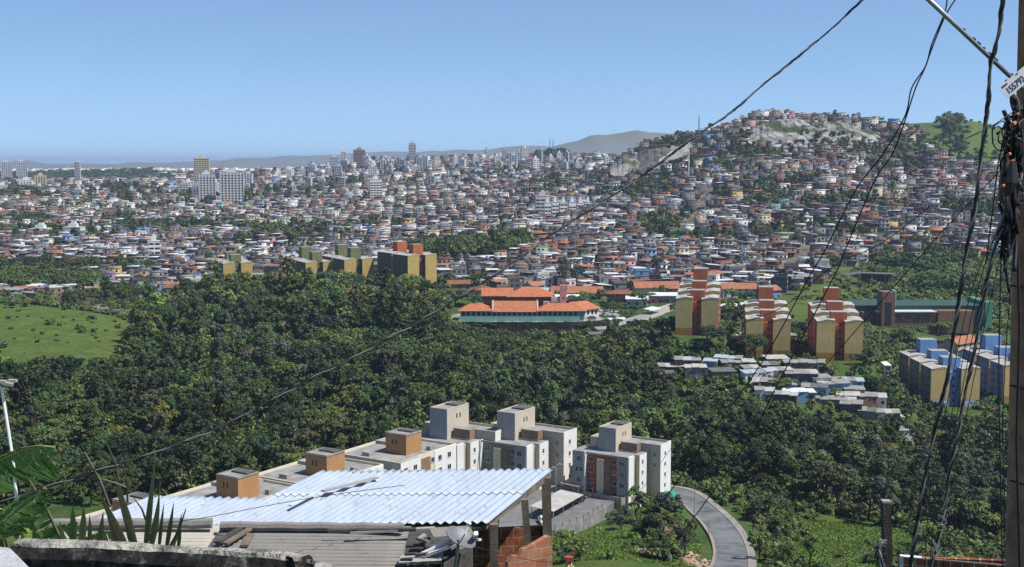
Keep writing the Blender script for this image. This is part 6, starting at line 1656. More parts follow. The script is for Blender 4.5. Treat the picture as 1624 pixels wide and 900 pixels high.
# grass blades on the nearer slopes
def grass():
    g = np.random.default_rng(3); V = []; T = []
    n = 60000
    Y = g.uniform(198, 268, n); px = np.where(g.random(n) < .5, g.uniform(870, 1110, n), g.uniform(1195, 1470, n)); x = Y * (px - 812) / F * 1.035
    z = H(x, Y); k = ~near_road(x, Y, 5.6) & ~((px < 1010) & (Y > 243)); x, Y, z = x[k], Y[k], z[k]; n = len(x)
    a = g.uniform(0, 6.28, n); h = g.uniform(.12, .38, n); w = g.uniform(.10, .24, n)
    p = np.stack([x, Y, z - .05], 1); s = np.stack([np.cos(a) * w, np.sin(a) * w, 0 * a], 1); up = np.stack([g.normal(0, .18, n), g.normal(0, .18, n), h], 1)
    V = np.stack([p - s, p + s, p + s * .3 + up, p - s * .3 + up], 1).reshape(-1, 3)
    c = np.array([.105, .175, .034]) * g.uniform(.65, 1.35, (n, 1)) * np.stack([g.uniform(.85, 1.3, n), np.ones(n), np.ones(n)], 1)
    T = np.repeat(np.concatenate([c, np.ones((n, 1))], 1), 4, 0)
    tag(link('grass', quad_mesh('grass', V, T, [M['leaf']])), kind='stuff')
grass()
# ------------------------------------------------------------------ details on the slope by the white flats
def fence(label, pts, h, mat, post_h, step=2.2):
    o = Vector(pts[0]); t = thing('yard_fence', label, 'fence', o); b = MB()
    for a, c in zip(pts[:-1], pts[1:]):
        a = Vector(a) - o; c = Vector(c) - o; b.beam(a + Vector((0, 0, h / 2 - 1.5)), c + Vector((0, 0, h / 2 - 1.5)), .18, h + 3)
    b.build('base_wall', mat, t)
    for a, c in zip(pts[:-1], pts[1:]):
        a = Vector(a) - o; c = Vector(c) - o; n = max(2, int((c - a).length / step))
        for k in range(n):
            p = a.lerp(c, k / n); q = MB(); q.beam(p + Vector((0, 0, h)), p + Vector((0, 0, post_h)), .16); q.tube([p + Vector((0, 0, post_h)), p + Vector((.25, -.2, post_h + .3))], .05, 5); q.build('post', M['kerb'], t)
    return t
YW = pm('stained_block_wall', (.30, .30, .29), .35, .6, .95, .1, streak=.4)
fence('stained concrete yard wall with small posts above the grassy bank', [atz(812, 240, ZP), atz(880, 240.5, ZP), atz(925, 248, ZP), atz(962, 258, ZP)], 1.5, YW, 2.3)
fence('low yard wall in front of the brick red panel', [atz(925, 272, ZP), atz(985, 266, ZP), atz(1010, 268, ZP)], 1.0, M['beige'], 1.9)
def curved_lamp(label, px, Y, hgt=6.5):
    o = atz(px, Y, ZP); t = thing('yard_lamp', label, 'street lamp', o, 0, 'curved lamps in the yard of the white flats'); b = MB()
    b.tube([(0, 0, -1), (0, 0, hgt - .9), (.25, -.1, hgt - .3), (.7, -.2, hgt), (1.1, -.3, hgt - .15)], [.09, .08, .07, .06, .06], 7); b.build('post', M['whitepost'], t)
    b = MB(); b.box(.95, 1.5, -.45, -.2, hgt - .28, hgt - .12); b.build('lamp_head', M['steel'], t)
curved_lamp('curved white yard lamp closest to the tall white end wall', 872, 272); curved_lamp('curved white yard lamp between two others', 882, 275); curved_lamp('curved white yard lamp in front of the shaded wall', 910, 279); curved_lamp('curved white yard lamp beside the brick red panel', 925, 282)
def awning():
    o = G(1060, 272, .2); t = thing('green_awning', 'small green awning on thin posts at the edge of the road', 'awning', o); b = MB()
    b.face([(-2.3, -1.6, 2.5), (2.1, -1.6, 2.5), (1.5, 1.4, 3.2), (-1.2, 1.4, 3.2)]); b.face([(-1.2, 1.4, 3.12), (1.5, 1.4, 3.12), (2.1, -1.6, 2.42), (-2.3, -1.6, 2.42)])
    b.face([(-2.3, -1.6, 2.5), (-2.3, -1.6, 2.2), (2.1, -1.6, 2.2), (2.1, -1.6, 2.5)]); b.build('canopy', pm('green_canvas', (.02, .27, .18), .15, 2, .7, .2), t)
    for x, y, z in ((-2.1, -1.5, 2.4), (1.9, -1.5, 2.4), (1.3, 1.2, 3.1), (-1.1, 1.2, 3.1)):
        q = MB(); q.beam((x, y, -2), (x, y, z), .08); q.build('post', M['steel'], t)
    b = MB(); b.box(-1.5, .9, -1.0, .6, -2, .95); b.build('counter', M['white'], t)
awning()
def rubble(name, label, px, Y, rx, ry, n, mats, smax, seed, cnt=None):
    g = random.Random(seed); o = G(px, Y); b = MB()
    for _ in range(n):
        a = g.uniform(0, 6.28); q = math.sqrt(g.random()); x, y = rx * q * math.cos(a), ry * q * math.sin(a); z = float(H(o.x + x, o.y + y)) - o.z + g.uniform(0, (1 - q) * smax * 1.5); s = g.uniform(.25, 1) * smax
        b.beam((x, y, z), (x + g.uniform(-1, 1) * s, y + g.uniform(-1, 1) * s, z + g.uniform(-.2, .6) * s), s * .7, s * g.uniform(.05, .5), g.randrange(len(mats)))
    tag(b.build(name, mats, None, o), kind='stuff')
rubble('rubbish', '', 1133, 384, 7, 8, 150, [M['white'], M['metal'], M['grey'], M['brickwall2'], M['darkgrey']], .8, 3)
SOIL = pm('bare_pinkish_soil', (.36, .235, .18), .3, .4, .95, .1)
rubble('bank_debris', '', 1056, 250, 3.0, 3.0, 60, [SOIL, M['brickwall2'], SOIL], .9, 4)
rubble('bank_debris', '', 908, 222, 4, 5, 26, [M['white'], M['slab'], M['white']], .45, 6)
rubble('bank_debris', '', 1104, 216, 1.8, 11, 90, [SOIL, SOIL, M['beige']], .9, 8)
def soil_patch(px, Y, rx, ry, seed):
    g = random.Random(seed); o = G(px, Y); n = 22; b = MB(); ring = []
    for k in range(n):
        a = 2 * math.pi * k / n; q = g.uniform(.6, 1.1); x, y = rx * q * math.cos(a), ry * q * math.sin(a); ring.append((x, y, float(H(o.x + x, o.y + y)) - o.z + .03))
    for k in range(n): b.face([(0, 0, .45), ring[k], ring[(k + 1) % n]])
    tag(b.build('soil_patch', SOIL, None, o), kind='structure')
soil_patch(705, 505, 9, 9, 1); soil_patch(392, 470, 3, 4, 2); soil_patch(1098, 212, 2.4, 12, 3); soil_patch(1025, 212, 3, 4, 4); soil_patch(472, 330, 6, 4, 5)
# slender poles in the middle distance
mast('slim street pole standing in the road bend', 1124, 822, 248, .10, 'street_pole', False, 'slab')
mast('taller street pole at the bend beside the sparse tree', 1101, 776, 262, .11, 'street_pole', False, 'slab')
mast('pale pole among the trees near the first brown stair tower', 324, 738, 290, .12, 'street_pole', False, 'whitepost')
mast('street light pole by the white bus', 1393, 520, 428, .12, 'street_pole', False, 'slab')
mast('thin pole beside the white car on the shacks patch', 1297, 569, 388, .12, 'street_pole', False, 'slab')
mast('thin pole next to the mural fronted block', 1351, 545, 380, .10, 'street_pole', False, 'slab')

# ------------------------------------------------------------------ the lean-to with the corrugated metal roof
def sheet_mat(name, hi, lo):
    """fibre-cement: grime has settled in the troughs of the sheet (attribute 'grime')"""
    m = bpy.data.materials.new(name); t = NT(m); out = t.n('ShaderNodeOutputMaterial'); b = t.n('ShaderNodeBsdfPrincipled'); t.l(b.outputs[0], out.inputs[0]); b.inputs['Roughness'].default_value = .95; b.inputs['Specular IOR Level'].default_value = .1
    geo = t.n('ShaderNodeNewGeometry'); at = t.n('ShaderNodeAttribute', attribute_name='grime_shade')
    n1 = t.n('ShaderNodeTexNoise'); n1.inputs['Scale'].default_value = 1.7; n1.inputs['Detail'].default_value = 8; n1.inputs['Roughness'].default_value = .7; t.l(geo.outputs['Position'], n1.inputs['Vector'])
    ad = t.n('ShaderNodeMath', operation='MULTIPLY_ADD'); t.l(n1.outputs['Fac'], ad.inputs[0]); ad.inputs[1].default_value = 1.5; ad.inputs[2].default_value = -.75
    a2 = t.n('ShaderNodeMath', operation='ADD'); t.l(ad.outputs[0], a2.inputs[0]); t.l(at.outputs['Fac'], a2.inputs[1])
    r = t.n('ShaderNodeValToRGB'); e = r.color_ramp.elements; e[0].position = .05; e[0].color = c4(hi); e[1].position = .95; e[1].color = c4(lo); t.l(a2.outputs[0], r.inputs[0]); t.l(r.outputs[0], b.inputs['Base Color'])
    n2 = t.n('ShaderNodeTexNoise'); n2.inputs['Scale'].default_value = 16; n2.inputs['Detail'].default_value = 8; t.l(geo.outputs['Position'], n2.inputs['Vector'])
    bp = t.n('ShaderNodeBump'); bp.inputs['Strength'].default_value = .35; bp.inputs['Distance'].default_value = .03; t.l(n2.outputs['Fac'], bp.inputs['Height']); t.l(bp.outputs[0], b.inputs['Normal'])
    return m
def corrugated(name, O, E, C, pitch, amp, mat, parent=None, th=.004, seg=8, lift=None, ragged=0, seed=1, nt=10):
    """sheet spanned by E (across the waves) and C (along the waves)"""
    g = random.Random(seed); Nn = E.cross(C).normalized(); Nn = Nn if Nn.z > 0 else -Nn
    nw = max(1, int(E.length / pitch)); n = nw * seg; V = []
    offs = [g.uniform(-ragged, ragged) for _ in range(nw // 5 + 2)]
    for j in range(nt + 1):
        for i in range(n + 1):
            f = i / n; s = j / nt; k = offs[(i // seg) // 5]
            p = O + E * f + C * (s + (k if j in (0, nt) else 0)) + Nn * (amp * math.sin(2 * math.pi * nw * f) + ((i // (seg * 5)) % 2) * .006)
            if lift: p = p + Nn * lift(f, s)
            V.append(p)
    m = len(V); V = [tuple(p) for p in V] + [tuple(p - Nn * th) for p in V]
    Fc = []; w = n + 1
    for j in range(nt):
        for i in range(n):
            a = j * w + i; Fc.append((a, a + 1, a + w + 1, a + w)); Fc.append((m + a, m + a + w, m + a + w + 1, m + a + 1))
    for i in range(n):
        Fc.append((i + 1, i, m + i, m + i + 1)); a = nt * w + i; Fc.append((a, a + 1, m + a + 1, m + a))
    for j in range(nt):
        a = j * w; Fc.append((a, a + w, m + a + w, m + a)); a += n; Fc.append((a + w, a, m + a, m + a + w))
    me = bpy.data.meshes.new(name); me.from_pydata(V, [], Fc); me.materials.append(mat); me.polygons.foreach_set('use_smooth', np.ones(len(Fc), dtype=bool)); me.update()
    at = me.attributes.new('grime_shade', 'FLOAT', 'POINT'); row = [max(0., -math.sin(2 * math.pi * nw * i / n)) ** .8 for i in range(n + 1)]; at.data.foreach_set('value', np.array(row * (nt + 1) * 2, dtype=np.float32))  # trough tone mixes settled dirt with shading between the waves
    return link(name, me, parent)
def zinc():
    m = bpy.data.materials.new('bluish_zinc_sheet'); t = NT(m)
    out = t.n('ShaderNodeOutputMaterial'); b = t.n('ShaderNodeBsdfPrincipled'); t.l(b.outputs[0], out.inputs[0])
    b.inputs['Roughness'].default_value = .5; b.inputs['Specular IOR Level'].default_value = .45
    geo = t.n('ShaderNodeNewGeometry'); mp = t.n('ShaderNodeMapping'); mp.inputs['Rotation'].default_value = (0, 0, R(17.6)); mp.inputs['Scale'].default_value = (2.5, .35, 1)
    t.l(geo.outputs['Position'], mp.inputs[0])
    nz = t.n('ShaderNodeTexNoise'); nz.inputs['Scale'].default_value = 1.6; nz.inputs['Detail'].default_value = 8; nz.inputs['Roughness'].default_value = .7; t.l(mp.outputs[0], nz.inputs['Vector'])
    r = t.n('ShaderNodeValToRGB'); e = r.color_ramp.elements; e[0].position = .28; e[0].color = (.29, .335, .40, 1); e[1].position = .70; e[1].color = (.37, .43, .515, 1)
    t.l(nz.outputs['Fac'], r.inputs[0])
    n2 = t.n('ShaderNodeTexNoise'); n2.inputs['Scale'].default_value = 5; n2.inputs['Detail'].default_value = 9; t.l(geo.outputs['Position'], n2.inputs['Vector'])
    r2 = t.n('ShaderNodeValToRGB'); r2.color_ramp.elements[0].position = .60; r2.color_ramp.elements[1].position = .78; t.l(n2.outputs['Fac'], r2.inputs[0])
    mx = t.n('ShaderNodeMix', data_type='RGBA'); t.l(r2.outputs[0], mx.inputs[0]); t.l(r.outputs[0], mx.inputs[6]); mx.inputs[7].default_value = (.22, .19, .16, 1)
    t.l(mx.outputs[2], b.inputs['Base Color']); return m
ZN = zinc()
er = P(775, 829, 24); tr_ = P(878, 745, 28.4); Cz = tr_ - er; el = P(340, 833, 24)
root = thing('open_shed', 'open timber shed under a bluish white corrugated metal roof', 'shed', (er.x, er.y, er.z - 3.5)); MI = Matrix.Translation(-Vector(root.location))
def loc_(p): return Vector(p) - Vector(root.location)
corrugated('metal_roof_sheet', loc_(el), er - el, Cz * .54, .176, .026, ZN, root, ragged=.006)
corrugated('metal_roof_sheet', loc_(el + Cz * .50 + Vector((0, 0, .016))), er - el, Cz * .50, .176, .026, ZN, root, ragged=.008, seed=6)
bl = P(130, 829, 24.05) - Vector((0, 0, .05)); br = P(350, 833, 24) - Vector((0, 0, .05)); corrugated('lower_metal_roof', loc_(bl), br - bl, Cz * .50, .176, .026, ZN, root, ragged=.01, seed=4)
def post(name, a, b_, w, m): q = MB(); q.beam(loc_(a), loc_(b_), w, w, up=(0, 1, 0)); return q.build(name, m, root)
def pcol(px, Y, top_py, w, dx=0):
    a = P(px, top_py, Y); post('post', a, Vector((a.x + dx, a.y, a.z - 4.2)), w, M['wood'])
pcol(783, 24.25, 831, .16, .05); pcol(832, 25.9, 792, .15, .28); pcol(866, 27.8, 757, .21, .10)
def rafter(a, b_, w=.12): post('rafter', a, b_, w, M['wood'])
dn = Vector((0, 0, -.11)); rafter(el + (er - el) * .35 + dn, er + dn + Vector((-.1, .25, 0)), .10); rafter(er + Vector((-.10, .1, -.10)), tr_ + Vector((-.12, -.2, -.10)), .12); rafter(el + Cz * .97 + dn, tr_ + dn + Vector((-.15, -.1, 0)), .12)
# loose things lying on the roofs
def plank(label, a, b_, w, h, mat, name='loose_plank', group=None):
    a = Vector(a); b_ = Vector(b_); q = MB(); q.beam(Vector((0, 0, 0)), b_ - a, w, h); o = q.build(name, mat, None, a); return tag(o, label, 'plank', group)
up = Vector((0, 0, .065))
plank('grey plank lying across the seam of the bluish metal roof', P(512, 784, 26.0) + up, P(598, 762, 27.4) + up, .12, .03, M['slab'])
plank('thin white strip lying on the bluish metal roof below the grey plank', P(460, 807, 24.9) + up, P(500, 788, 26.0) + up, .07, .03, M['white'])
fib = sheet_mat('weathered_fibre_cement', (.21, .20, .185), (.055, .054, .05))
fibp = sheet_mat('pale_fibre_cement', (.38, .355, .31), (.17, .155, .13))
t = thing('ridge_sheets', 'row of weathered ridge sheets along the top edge of the metal roof', 'ridge sheets', P(556, 752, 28.3))
for k in range(5):
    a = P(556 + k * 27, 755 - k * .6, 28.3 + k * .03) - t.location; b_ = P(585 + k * 27, 754 - k * .6, 28.32) - t.location; q = MB()
    q.profile([(0, .0), (.16, .10), (.34, .0), (.34, -.03), (.16, .07), (0, -.03)], 0, .42); o = q.build('ridge_sheet', fib, t, a); o.rotation_euler[2] = R(-90) + math.atan2(0, 1); o.rotation_euler = (0, 0, R(-90)); o.location = a + Vector((0, .1, .02))

# ------------------------------------------------------------------ the old fibre-cement roofs below the wall
def old_roof(label, O, E, C, mat, seed, rows=1):
    t = thing('old_roof', label, 'roof', O)
    for k in range(rows):
        corrugated('roof_sheet', E * (k / rows) + Vector((0, 0, .02 * k)), E * (1.06 / rows), C, .177, .026, mat, t, .008, ragged=.012, seed=seed + k)
    return t
z0 = -6.75
A0 = PZ(290, 925, z0 - .12); A1 = PZ(628, 927, z0 - .16); A2 = PZ(352, 838, z0); old_roof('old grey corrugated fibre cement roof with blackened stepped edge', A0, A2 - A0, A1 - A0, fib, 3)
B0 = PZ(20, 905, z0 - .08); B1 = PZ(338, 905, z0 - .12); B2 = PZ(80, 836, z0 + .02); old_roof('pale cream corrugated roof behind the agave leaves', B0, B2 - B0, PZ(330, 905, z0 - .16) - B0, fibp, 8)
C0 = PZ(325, 912, z0 - .2); old_roof('narrow strip of mouldy sheets between the pale and the grey roof', C0, PZ(372, 838, z0 - .08) - C0, PZ(440, 914, z0 - .22) - C0, M['fibredark'], 12)
def ridge(label, a, b_, r, mat):
    a = Vector(a); b_ = Vector(b_); q = MB(); d = b_ - a; n = 9; pts = [a + d * (k / n) - a + Vector((0, 0, .015 * (k % 2))) for k in range(n + 1)]
    q.tube(pts, r, 8); return tag(q.build('roof_ridge', mat, None, a), label, 'ridge cap', 'ridge caps of the old roofs')
ridge('grey ridge cap along the top of the pale cream roof', PZ(70, 832, z0 + .1), PZ(336, 831, z0 + .1), .10, fib)
ridge('weathered grey ridge cap along the top of the old grey roof', PZ(350, 835, z0 + .08), PZ(640, 838, z0 + .08), .09, fib)
pg = 'broken boards on the old grey roof'
DKW = pm('blackened_timber', (.085, .08, .075), .5, 5, .95, .1, world=False)
u2 = Vector((0, 0, .07))
plank('blackened board lying across the old roof, topmost of three', PZ(345, 867, z0) + u2, PZ(384, 842, z0) + u2, .12, .04, DKW, 'roof_board', pg)
plank('grey board lying beside the blackened one on the old roof', PZ(357, 869, z0) + u2, PZ(396, 845, z0) + u2, .11, .04, M['wood'], 'roof_board', pg)
plank('short brown board end lying on the old roof', PZ(388, 872, z0) + u2, PZ(398, 853, z0) + u2, .13, .03, M['wood'], 'roof_board', pg)
plank('thin long lath lying under the eave of the metal roof', PZ(520, 842, z0 + .15), PZ(660, 840, z0 + .15), .10, .05, DKW, 'roof_board', pg)
plank('pale lath beside the eave shadow of the metal roof', PZ(555, 845, z0 + .12), PZ(690, 838, z0 + .16), .10, .04, M['slab'], 'roof_board', pg)
plank('bleached slat slanting over the broken roof edge', PZ(668, 880, z0 + .1), PZ(716, 857, z0 + .35), .12, .05, M['white'], 'roof_board', pg)
plank('second bleached slat slanting over the broken roof edge, lower one', PZ(662, 886, z0 + .05), PZ(712, 868, z0 + .3), .10, .05, M['white'], 'roof_board', pg)
plank('dark slat crossing beneath the bleached slats', PZ(655, 872, z0), PZ(700, 884, z0), .12, .05, DKW, 'roof_board', pg)
plank('white pipe leaning beside the satellite dish', PZ(749, 866, z0 + .1), PZ(755, 846, z0 + .5), .07, .07, M['whitepost'], 'roof_board', pg)
plank('cracked grey sheet lying by the back of the satellite dish', PZ(684, 846, z0 + .2), PZ(748, 842, z0 + .2), .55, .03, fib, 'loose_sheet', pg)
dr = random.Random(8)
for k, nm in enumerate(['bleached lath', 'dark rotten lath', 'grey broken board', 'pale split board', 'blackened pole', 'rusty brown strip', 'short white offcut', 'long grey offcut']):
    x, y = dr.uniform(655, 740), dr.uniform(846, 882); a_ = dr.uniform(-.5, .9); l = dr.uniform(14, 34)
    plank(f'{nm} in the clutter of broken boards behind the satellite dish', PZ(x, y, z0 + dr.uniform(0, .12)), PZ(x + l * math.cos(a_), y - l * .6 * math.sin(a_), z0 + dr.uniform(.05, .25)), dr.uniform(.05, .10), .04, [M['slab'], DKW, M['wood'], M['slab'], DKW, M['door'], M['white'], M['wood']][k], 'roof_board', pg)
for k in range(6):
    plank(['broken black edge of a sheet, topmost of the stepped row', 'broken black sheet edge, second of the stepped row', 'broken black sheet edge, third of the stepped row', 'broken black sheet edge, fourth of the stepped row', 'broken black sheet edge, fifth of the stepped row', 'broken black sheet edge, lowest of the stepped row'][k],
          PZ(664 - k * 7, 856 + k * 8, z0 + .06), PZ(682 - k * 7, 855 + k * 8, z0 + .09), .07, .05, DKW, 'sheet_end', 'stepped sheet ends of the old roof')
def old_house():
    a = PZ(40, 850, z0 - .5); t = thing('old_house', 'old grey walled house carrying the corrugated fibre cement roofs', 'house', (a.x, a.y, z0 - 4))
    pts = [PZ(60, 842, z0 - .25), PZ(668, 846, z0 - .25), PZ(640, 900, z0 - .25), PZ(640, 960, z0 - .25), PZ(60, 960, z0 - .25)]
    b = MB(); b.prism([(p.x - a.x, p.y - a.y) for p in pts][::-1], -.5, 3.62); b.build('wall', M['darkgrey'], t)
    pts = [PZ(600, 838, z0 - .2), PZ(748, 835, z0 - .2), PZ(750, 870, z0 - .2), PZ(690, 905, z0 - .2), PZ(620, 910, z0 - .2)]
    b = MB(); b.prism([(p.x - a.x, p.y - a.y) for p in pts][::-1], -.5, 3.8); b.build('annexe_wall', DKW, t)
old_house()
def noisy_slab(name, label, cat, pts, depth, thick, mat_top, mat_side, amp, seed, n=60, bump=None):
    """a rough concrete wall top running through pts, thick in depth, hanging down by thick"""
    o = Vector(pts[0]); V = []; g = np.random.default_rng(seed)
    prof = [(0, -thick), (-.012, -thick * .66), (.006, -thick * .36), (-.01, -.05), (.02, -.008), (depth * .3, .006), (depth * .7, 0.004), (depth - .02, -.008), (depth, -.04), (depth, -thick)]
    L = [0]
    for a, b_ in zip(pts[:-1], pts[1:]): L.append(L[-1] + (Vector(b_) - Vector(a)).length)
    for i in range(n + 1):
        s = L[-1] * i / n
        for k in range(len(pts) - 1):
            if s <= L[k + 1] + 1e-6: break
        f = (s - L[k]) / (L[k + 1] - L[k]); p = Vector(pts[k]).lerp(Vector(pts[k + 1]), f); d = (Vector(pts[k + 1]) - Vector(pts[k])); d.z = 0; d.normalize(); nn = Vector((-d.y, d.x, 0))
        for j, (a, z) in enumerate(prof):
            q = p - o + nn * a + Vector((0, 0, z)); k1 = amp * (1 if j < 8 else .4)
            q += nn * (float(fbm(s * 1.0 + j * 3.3, z * 3 + j, .14, seed)) - .5) * k1 * 2 + Vector((0, 0, (float(fbm(s, j * 5.1, .22, seed + 3)) - .5) * amp * .9)); V.append(q)
    m = len(prof); b = MB(); b.V = [tuple(v) for v in V]
    for i in range(n):
        for j in range(m):
            k = (j + 1) % m; b.Fc.append([i * m + j, (i + 1) * m + j, (i + 1) * m + k, i * m + k]); b.M.append(0 if 4 <= j <= 7 else 1)
    b.Fc.append(list(range(m))); b.M.append(1); b.Fc.append(list(reversed(range(n * m, n * m + m)))); b.M.append(1)
    return tag(b.build(name, [mat_top, mat_side], None, o), label, cat)
WT = pm('worn_grey_wall_top', (.33, .31, .27), .55, 7, .95, .1, bump=.8, bscale=40, c2=(.12, .115, .105), mixlo=.36, mixhi=.6, world=False)
WS = pm('black_mould_wall_face', (.035, .034, .032), .5, 9, .95, .1, bump=1.0, bscale=30, c2=(.008, .008, .008), world=False)
def mouldy():
    m = bpy.data.materials.new('mouldy_wall_face'); t = NT(m); out = t.n('ShaderNodeOutputMaterial'); b = t.n('ShaderNodeBsdfPrincipled'); t.l(b.outputs[0], out.inputs[0]); b.inputs['Roughness'].default_value = .95; b.inputs['Specular IOR Level'].default_value = .12
    tc = t.n('ShaderNodeTexCoord'); n = t.n('ShaderNodeTexNoise'); n.inputs['Scale'].default_value = 11; n.inputs['Detail'].default_value = 10; n.inputs['Roughness'].default_value = .75; t.l(tc.outputs['Object'], n.inputs['Vector'])
    r = t.n('ShaderNodeValToRGB'); e = r.color_ramp.elements; e[0].position = .42; e[0].color = (.010, .010, .010, 1); e[1].position = .72; e[1].color = (.24, .235, .22, 1); x = e.new(.56); x.color = (.035, .034, .032, 1)
    t.l(n.outputs['Fac'], r.inputs[0]); t.l(r.outputs[0], b.inputs['Base Color']); bp = t.n('ShaderNodeBump'); bp.inputs['Strength'].default_value = 1; bp.inputs['Distance'].default_value = .03; t.l(n.outputs['Fac'], bp.inputs['Height']); t.l(bp.outputs[0], b.inputs['Normal']); return m
MO = mouldy()
noisy_slab('concrete_wall', 'low concrete wall with worn top and black mouldy face in front of the agave', 'wall', [P(14, 866, 5.0), P(150, 870, 4.95), P(300, 878, 4.85), P(430, 886, 4.72), P(470, 890, 4.66)], .115, 1.3, WT, MO, .014, 5, 110)
noisy_slab('concrete_wall', 'short return of the mouldy wall bending down beside the old roof', 'wall', [P(470, 890, 4.66), P(492, 893, 4.7), P(478, 930, 4.2)], .10, 1.2, WT, MO, .015, 9, 30)
def block():
    o = P(0, 868, 3.6); b = MB(); a = [P(-40, 862, 3.7), P(18, 868, 3.66), P(36, 886, 3.5), P(64, 915, 3.3), P(-40, 935, 3.1)]
    pts = [(v - o) for v in a]; n = len(pts); b.Fc = []; 
    for v in pts: b.V.append(tuple(v))
    for v in pts: b.V.append((v.x, v.y, v.z - .5))
    b.Fc.append(list(reversed(range(n)))); b.M.append(0)
    for j in range(n): b.Fc.append([j, (j + 1) % n, n + (j + 1) % n, n + j]); b.M.append(0)
    b.Fc.append([n + j for j in range(n)]); b.M.append(0)
    ob = tag(b.build('concrete_block', pm('pale_chipped_concrete', (.42, .43, .44), .25, 8, .95, .1, bump=.4, bscale=40, world=False), None, o), 'pale grey chipped concrete block in the corner before the mouldy wall', 'concrete block')
    bv = ob.modifiers.new('bevel', 'BEVEL'); bv.width = .012; bv.segments = 2
block()
noisy_slab('concrete_slab', 'rough dark edged concrete slab under the satellite dish', 'slab', [PZ(632, 893, z0 + .05), PZ(700, 889, z0 + .1)], .5, .5, M['slab'], MO, .03, 12, 24)['category'] = 'concrete slab'
# whitewashed brick wall end and the brick room
BRK = brick_mat('red_hollow_brick', (.33, .105, .05), (.25, .08, .042), (.30, .26, .22), .29, .20, .014)
BRL = brick_mat('salmon_hollow_brick', (.40, .175, .105), (.33, .14, .085), (.36, .29, .24), .29, .20, .012, .75)
BRW = brick_mat('whitewashed_brick', (.56, .48, .42), (.48, .40, .34), (.40, .36, .32), .29, .20, .012, .7)
def wall_quad(name, label, top, drop, mat, th=.14, cat='brick wall', cap=None):
    """top: list of points along the wall's upper edge; local x runs along the wall"""
    a, b_ = Vector(top[0]), Vector(top[-1]); d = b_ - a; rz = math.atan2(d.y, d.x); o = link(name, None, None) if False else None
    c, s = math.cos(-rz), math.sin(-rz); L = [((p.x - a.x) * c - (p.y - a.y) * s, p.z - a.z) for p in map(Vector, top)]
    q = MB(); poly = [(x, z) for x, z in L] + [(L[-1][0], -drop), (L[0][0], -drop)]; q.profile(poly[::-1] if True else poly, 0, th, 0)
    t = q.build(name, mat, None, a, rz); tag(t, label, cat); return t
wall_quad('brick_wall', 'shaded red hollow brick wall of the room beneath the metal roof', [P(715, 843, 27.6), P(872, 835, 27.9)], 4, BRK)
wall_quad('brick_wall', 'sunlit salmon brick wall with broken sloping top beside the timber posts', [P(806, 893, 23.2), P(813, 884, 23.25), P(822, 883, 23.3), P(829, 872, 23.35), P(838, 869, 23.4), P(869, 850, 23.6), P(876, 853, 23.6)], 3, BRL)
wall_quad('brick_wall', 'whitewashed brick wall end below the satellite dish', [P(690, 887, 21.8), P(712, 862, 21.9), P(750, 866, 22.0)], 3, BRW)
bw = wall_quad('brick_wall', 'low red brick wall with white mortar top at the corner by the pole', [P(1433, 884, 31.5), P(1600, 890, 30.8)], 3, brick_mat('orange_red_brick', (.36, .115, .055), (.28, .09, .045), (.46, .42, .38), .29, .20, .02))
q = MB(); q.box(0, 2.75, -.01, .15, 0, .022); q.box(-.09, 0, -.005, .145, -1.5, .025); q.build('mortar_cap', M['white'], bw)
# satellite dish
def dish():
    c = P(728, 857, 20.6); t = thing('satellite_dish', 'grey satellite dish on a bent arm beside the broken roof edge', 'satellite dish', c)
    nrm = (Vector((.40, -.24, .70)) ).normalized(); x = nrm.cross(Vector((0, 1, 0))).normalized(); y = nrm.cross(x); b = MB(); rings = 8; seg = 28; rx, ry = .285, .25
    for sg, off in ((1, 0), (-1, -.012)):
        i0 = len(b.V)
        for j in range(rings + 1):
            f = j / rings
            for k in range(seg):
                a = 2 * math.pi * k / seg; p = x * math.cos(a) * rx * f + y * math.sin(a) * ry * f + nrm * (.075 * f * f + off); b.V.append(tuple(p))
        for j in range(rings):
            for k in range(seg):
                q = [i0 + j * seg + k, i0 + j * seg + (k + 1) % seg, i0 + (j + 1) * seg + (k + 1) % seg, i0 + (j + 1) * seg + k]; b.Fc.append(q if sg > 0 else q[::-1]); b.M.append(0)
    b.build('reflector', pm('grey_dish_paint', (.15, .155, .165), .2, 6, .5, .4, world=False), t, smooth=True)
    b = MB(); b.tube([y * ry * .95 + nrm * .07, y * .22 + nrm * .30, nrm * .34], .012, 6); b.build('feed_arm', M['steel'], t)
    b = MB(); b.tube([nrm * .33, nrm * .40], [.035, .03], 10); b.build('feed_horn', M['whitepost'], t)
    b = MB(); b.tube([-nrm * .02, Vector((-.02, .05, -.14)), Vector((-.08, .05, -.55)), Vector((-.3, .05, -.75))], .028, 8); b.build('mount_arm', M['steel'], t)
dish()
# painted garden marker: red brick stub over a striped cone
def striped():
    o = P(903, 893, 60); t = thing('striped_tarpaulin', 'small striped red and yellow tarpaulin tent topped by a brick red box', 'tarpaulin', o); cols_ = [pm('red_canvas', (.42, .06, .05), .1, 2), pm('yellow_canvas', (.55, .40, .08), .1, 2), pm('green_canvas_stripe', (.16, .26, .08), .1, 2), pm('pale_canvas', (.6, .55, .5), .1, 2)]
    b = MB(); n = 16
    for k in range(n):
        a0, a1 = 2 * math.pi * k / n, 2 * math.pi * (k + 1) / n; b.face([(.55 * math.cos(a0), .55 * math.sin(a0), -.75), (.55 * math.cos(a1), .55 * math.sin(a1), -.75), (.05 * math.cos(a1), .05 * math.sin(a1), .1), (.05 * math.cos(a0), .05 * math.sin(a0), .1)], k % 4)
    b.build('canvas', cols_, t); b = MB(); b.box(-.17, .17, -.17, .17, .1, .32); b.build('top_box', cols_[0], t); b = MB(); b.tube([(0, 0, -12), (0, 0, .1)], .04, 6); b.build('pole', M['steel'], t)
striped()

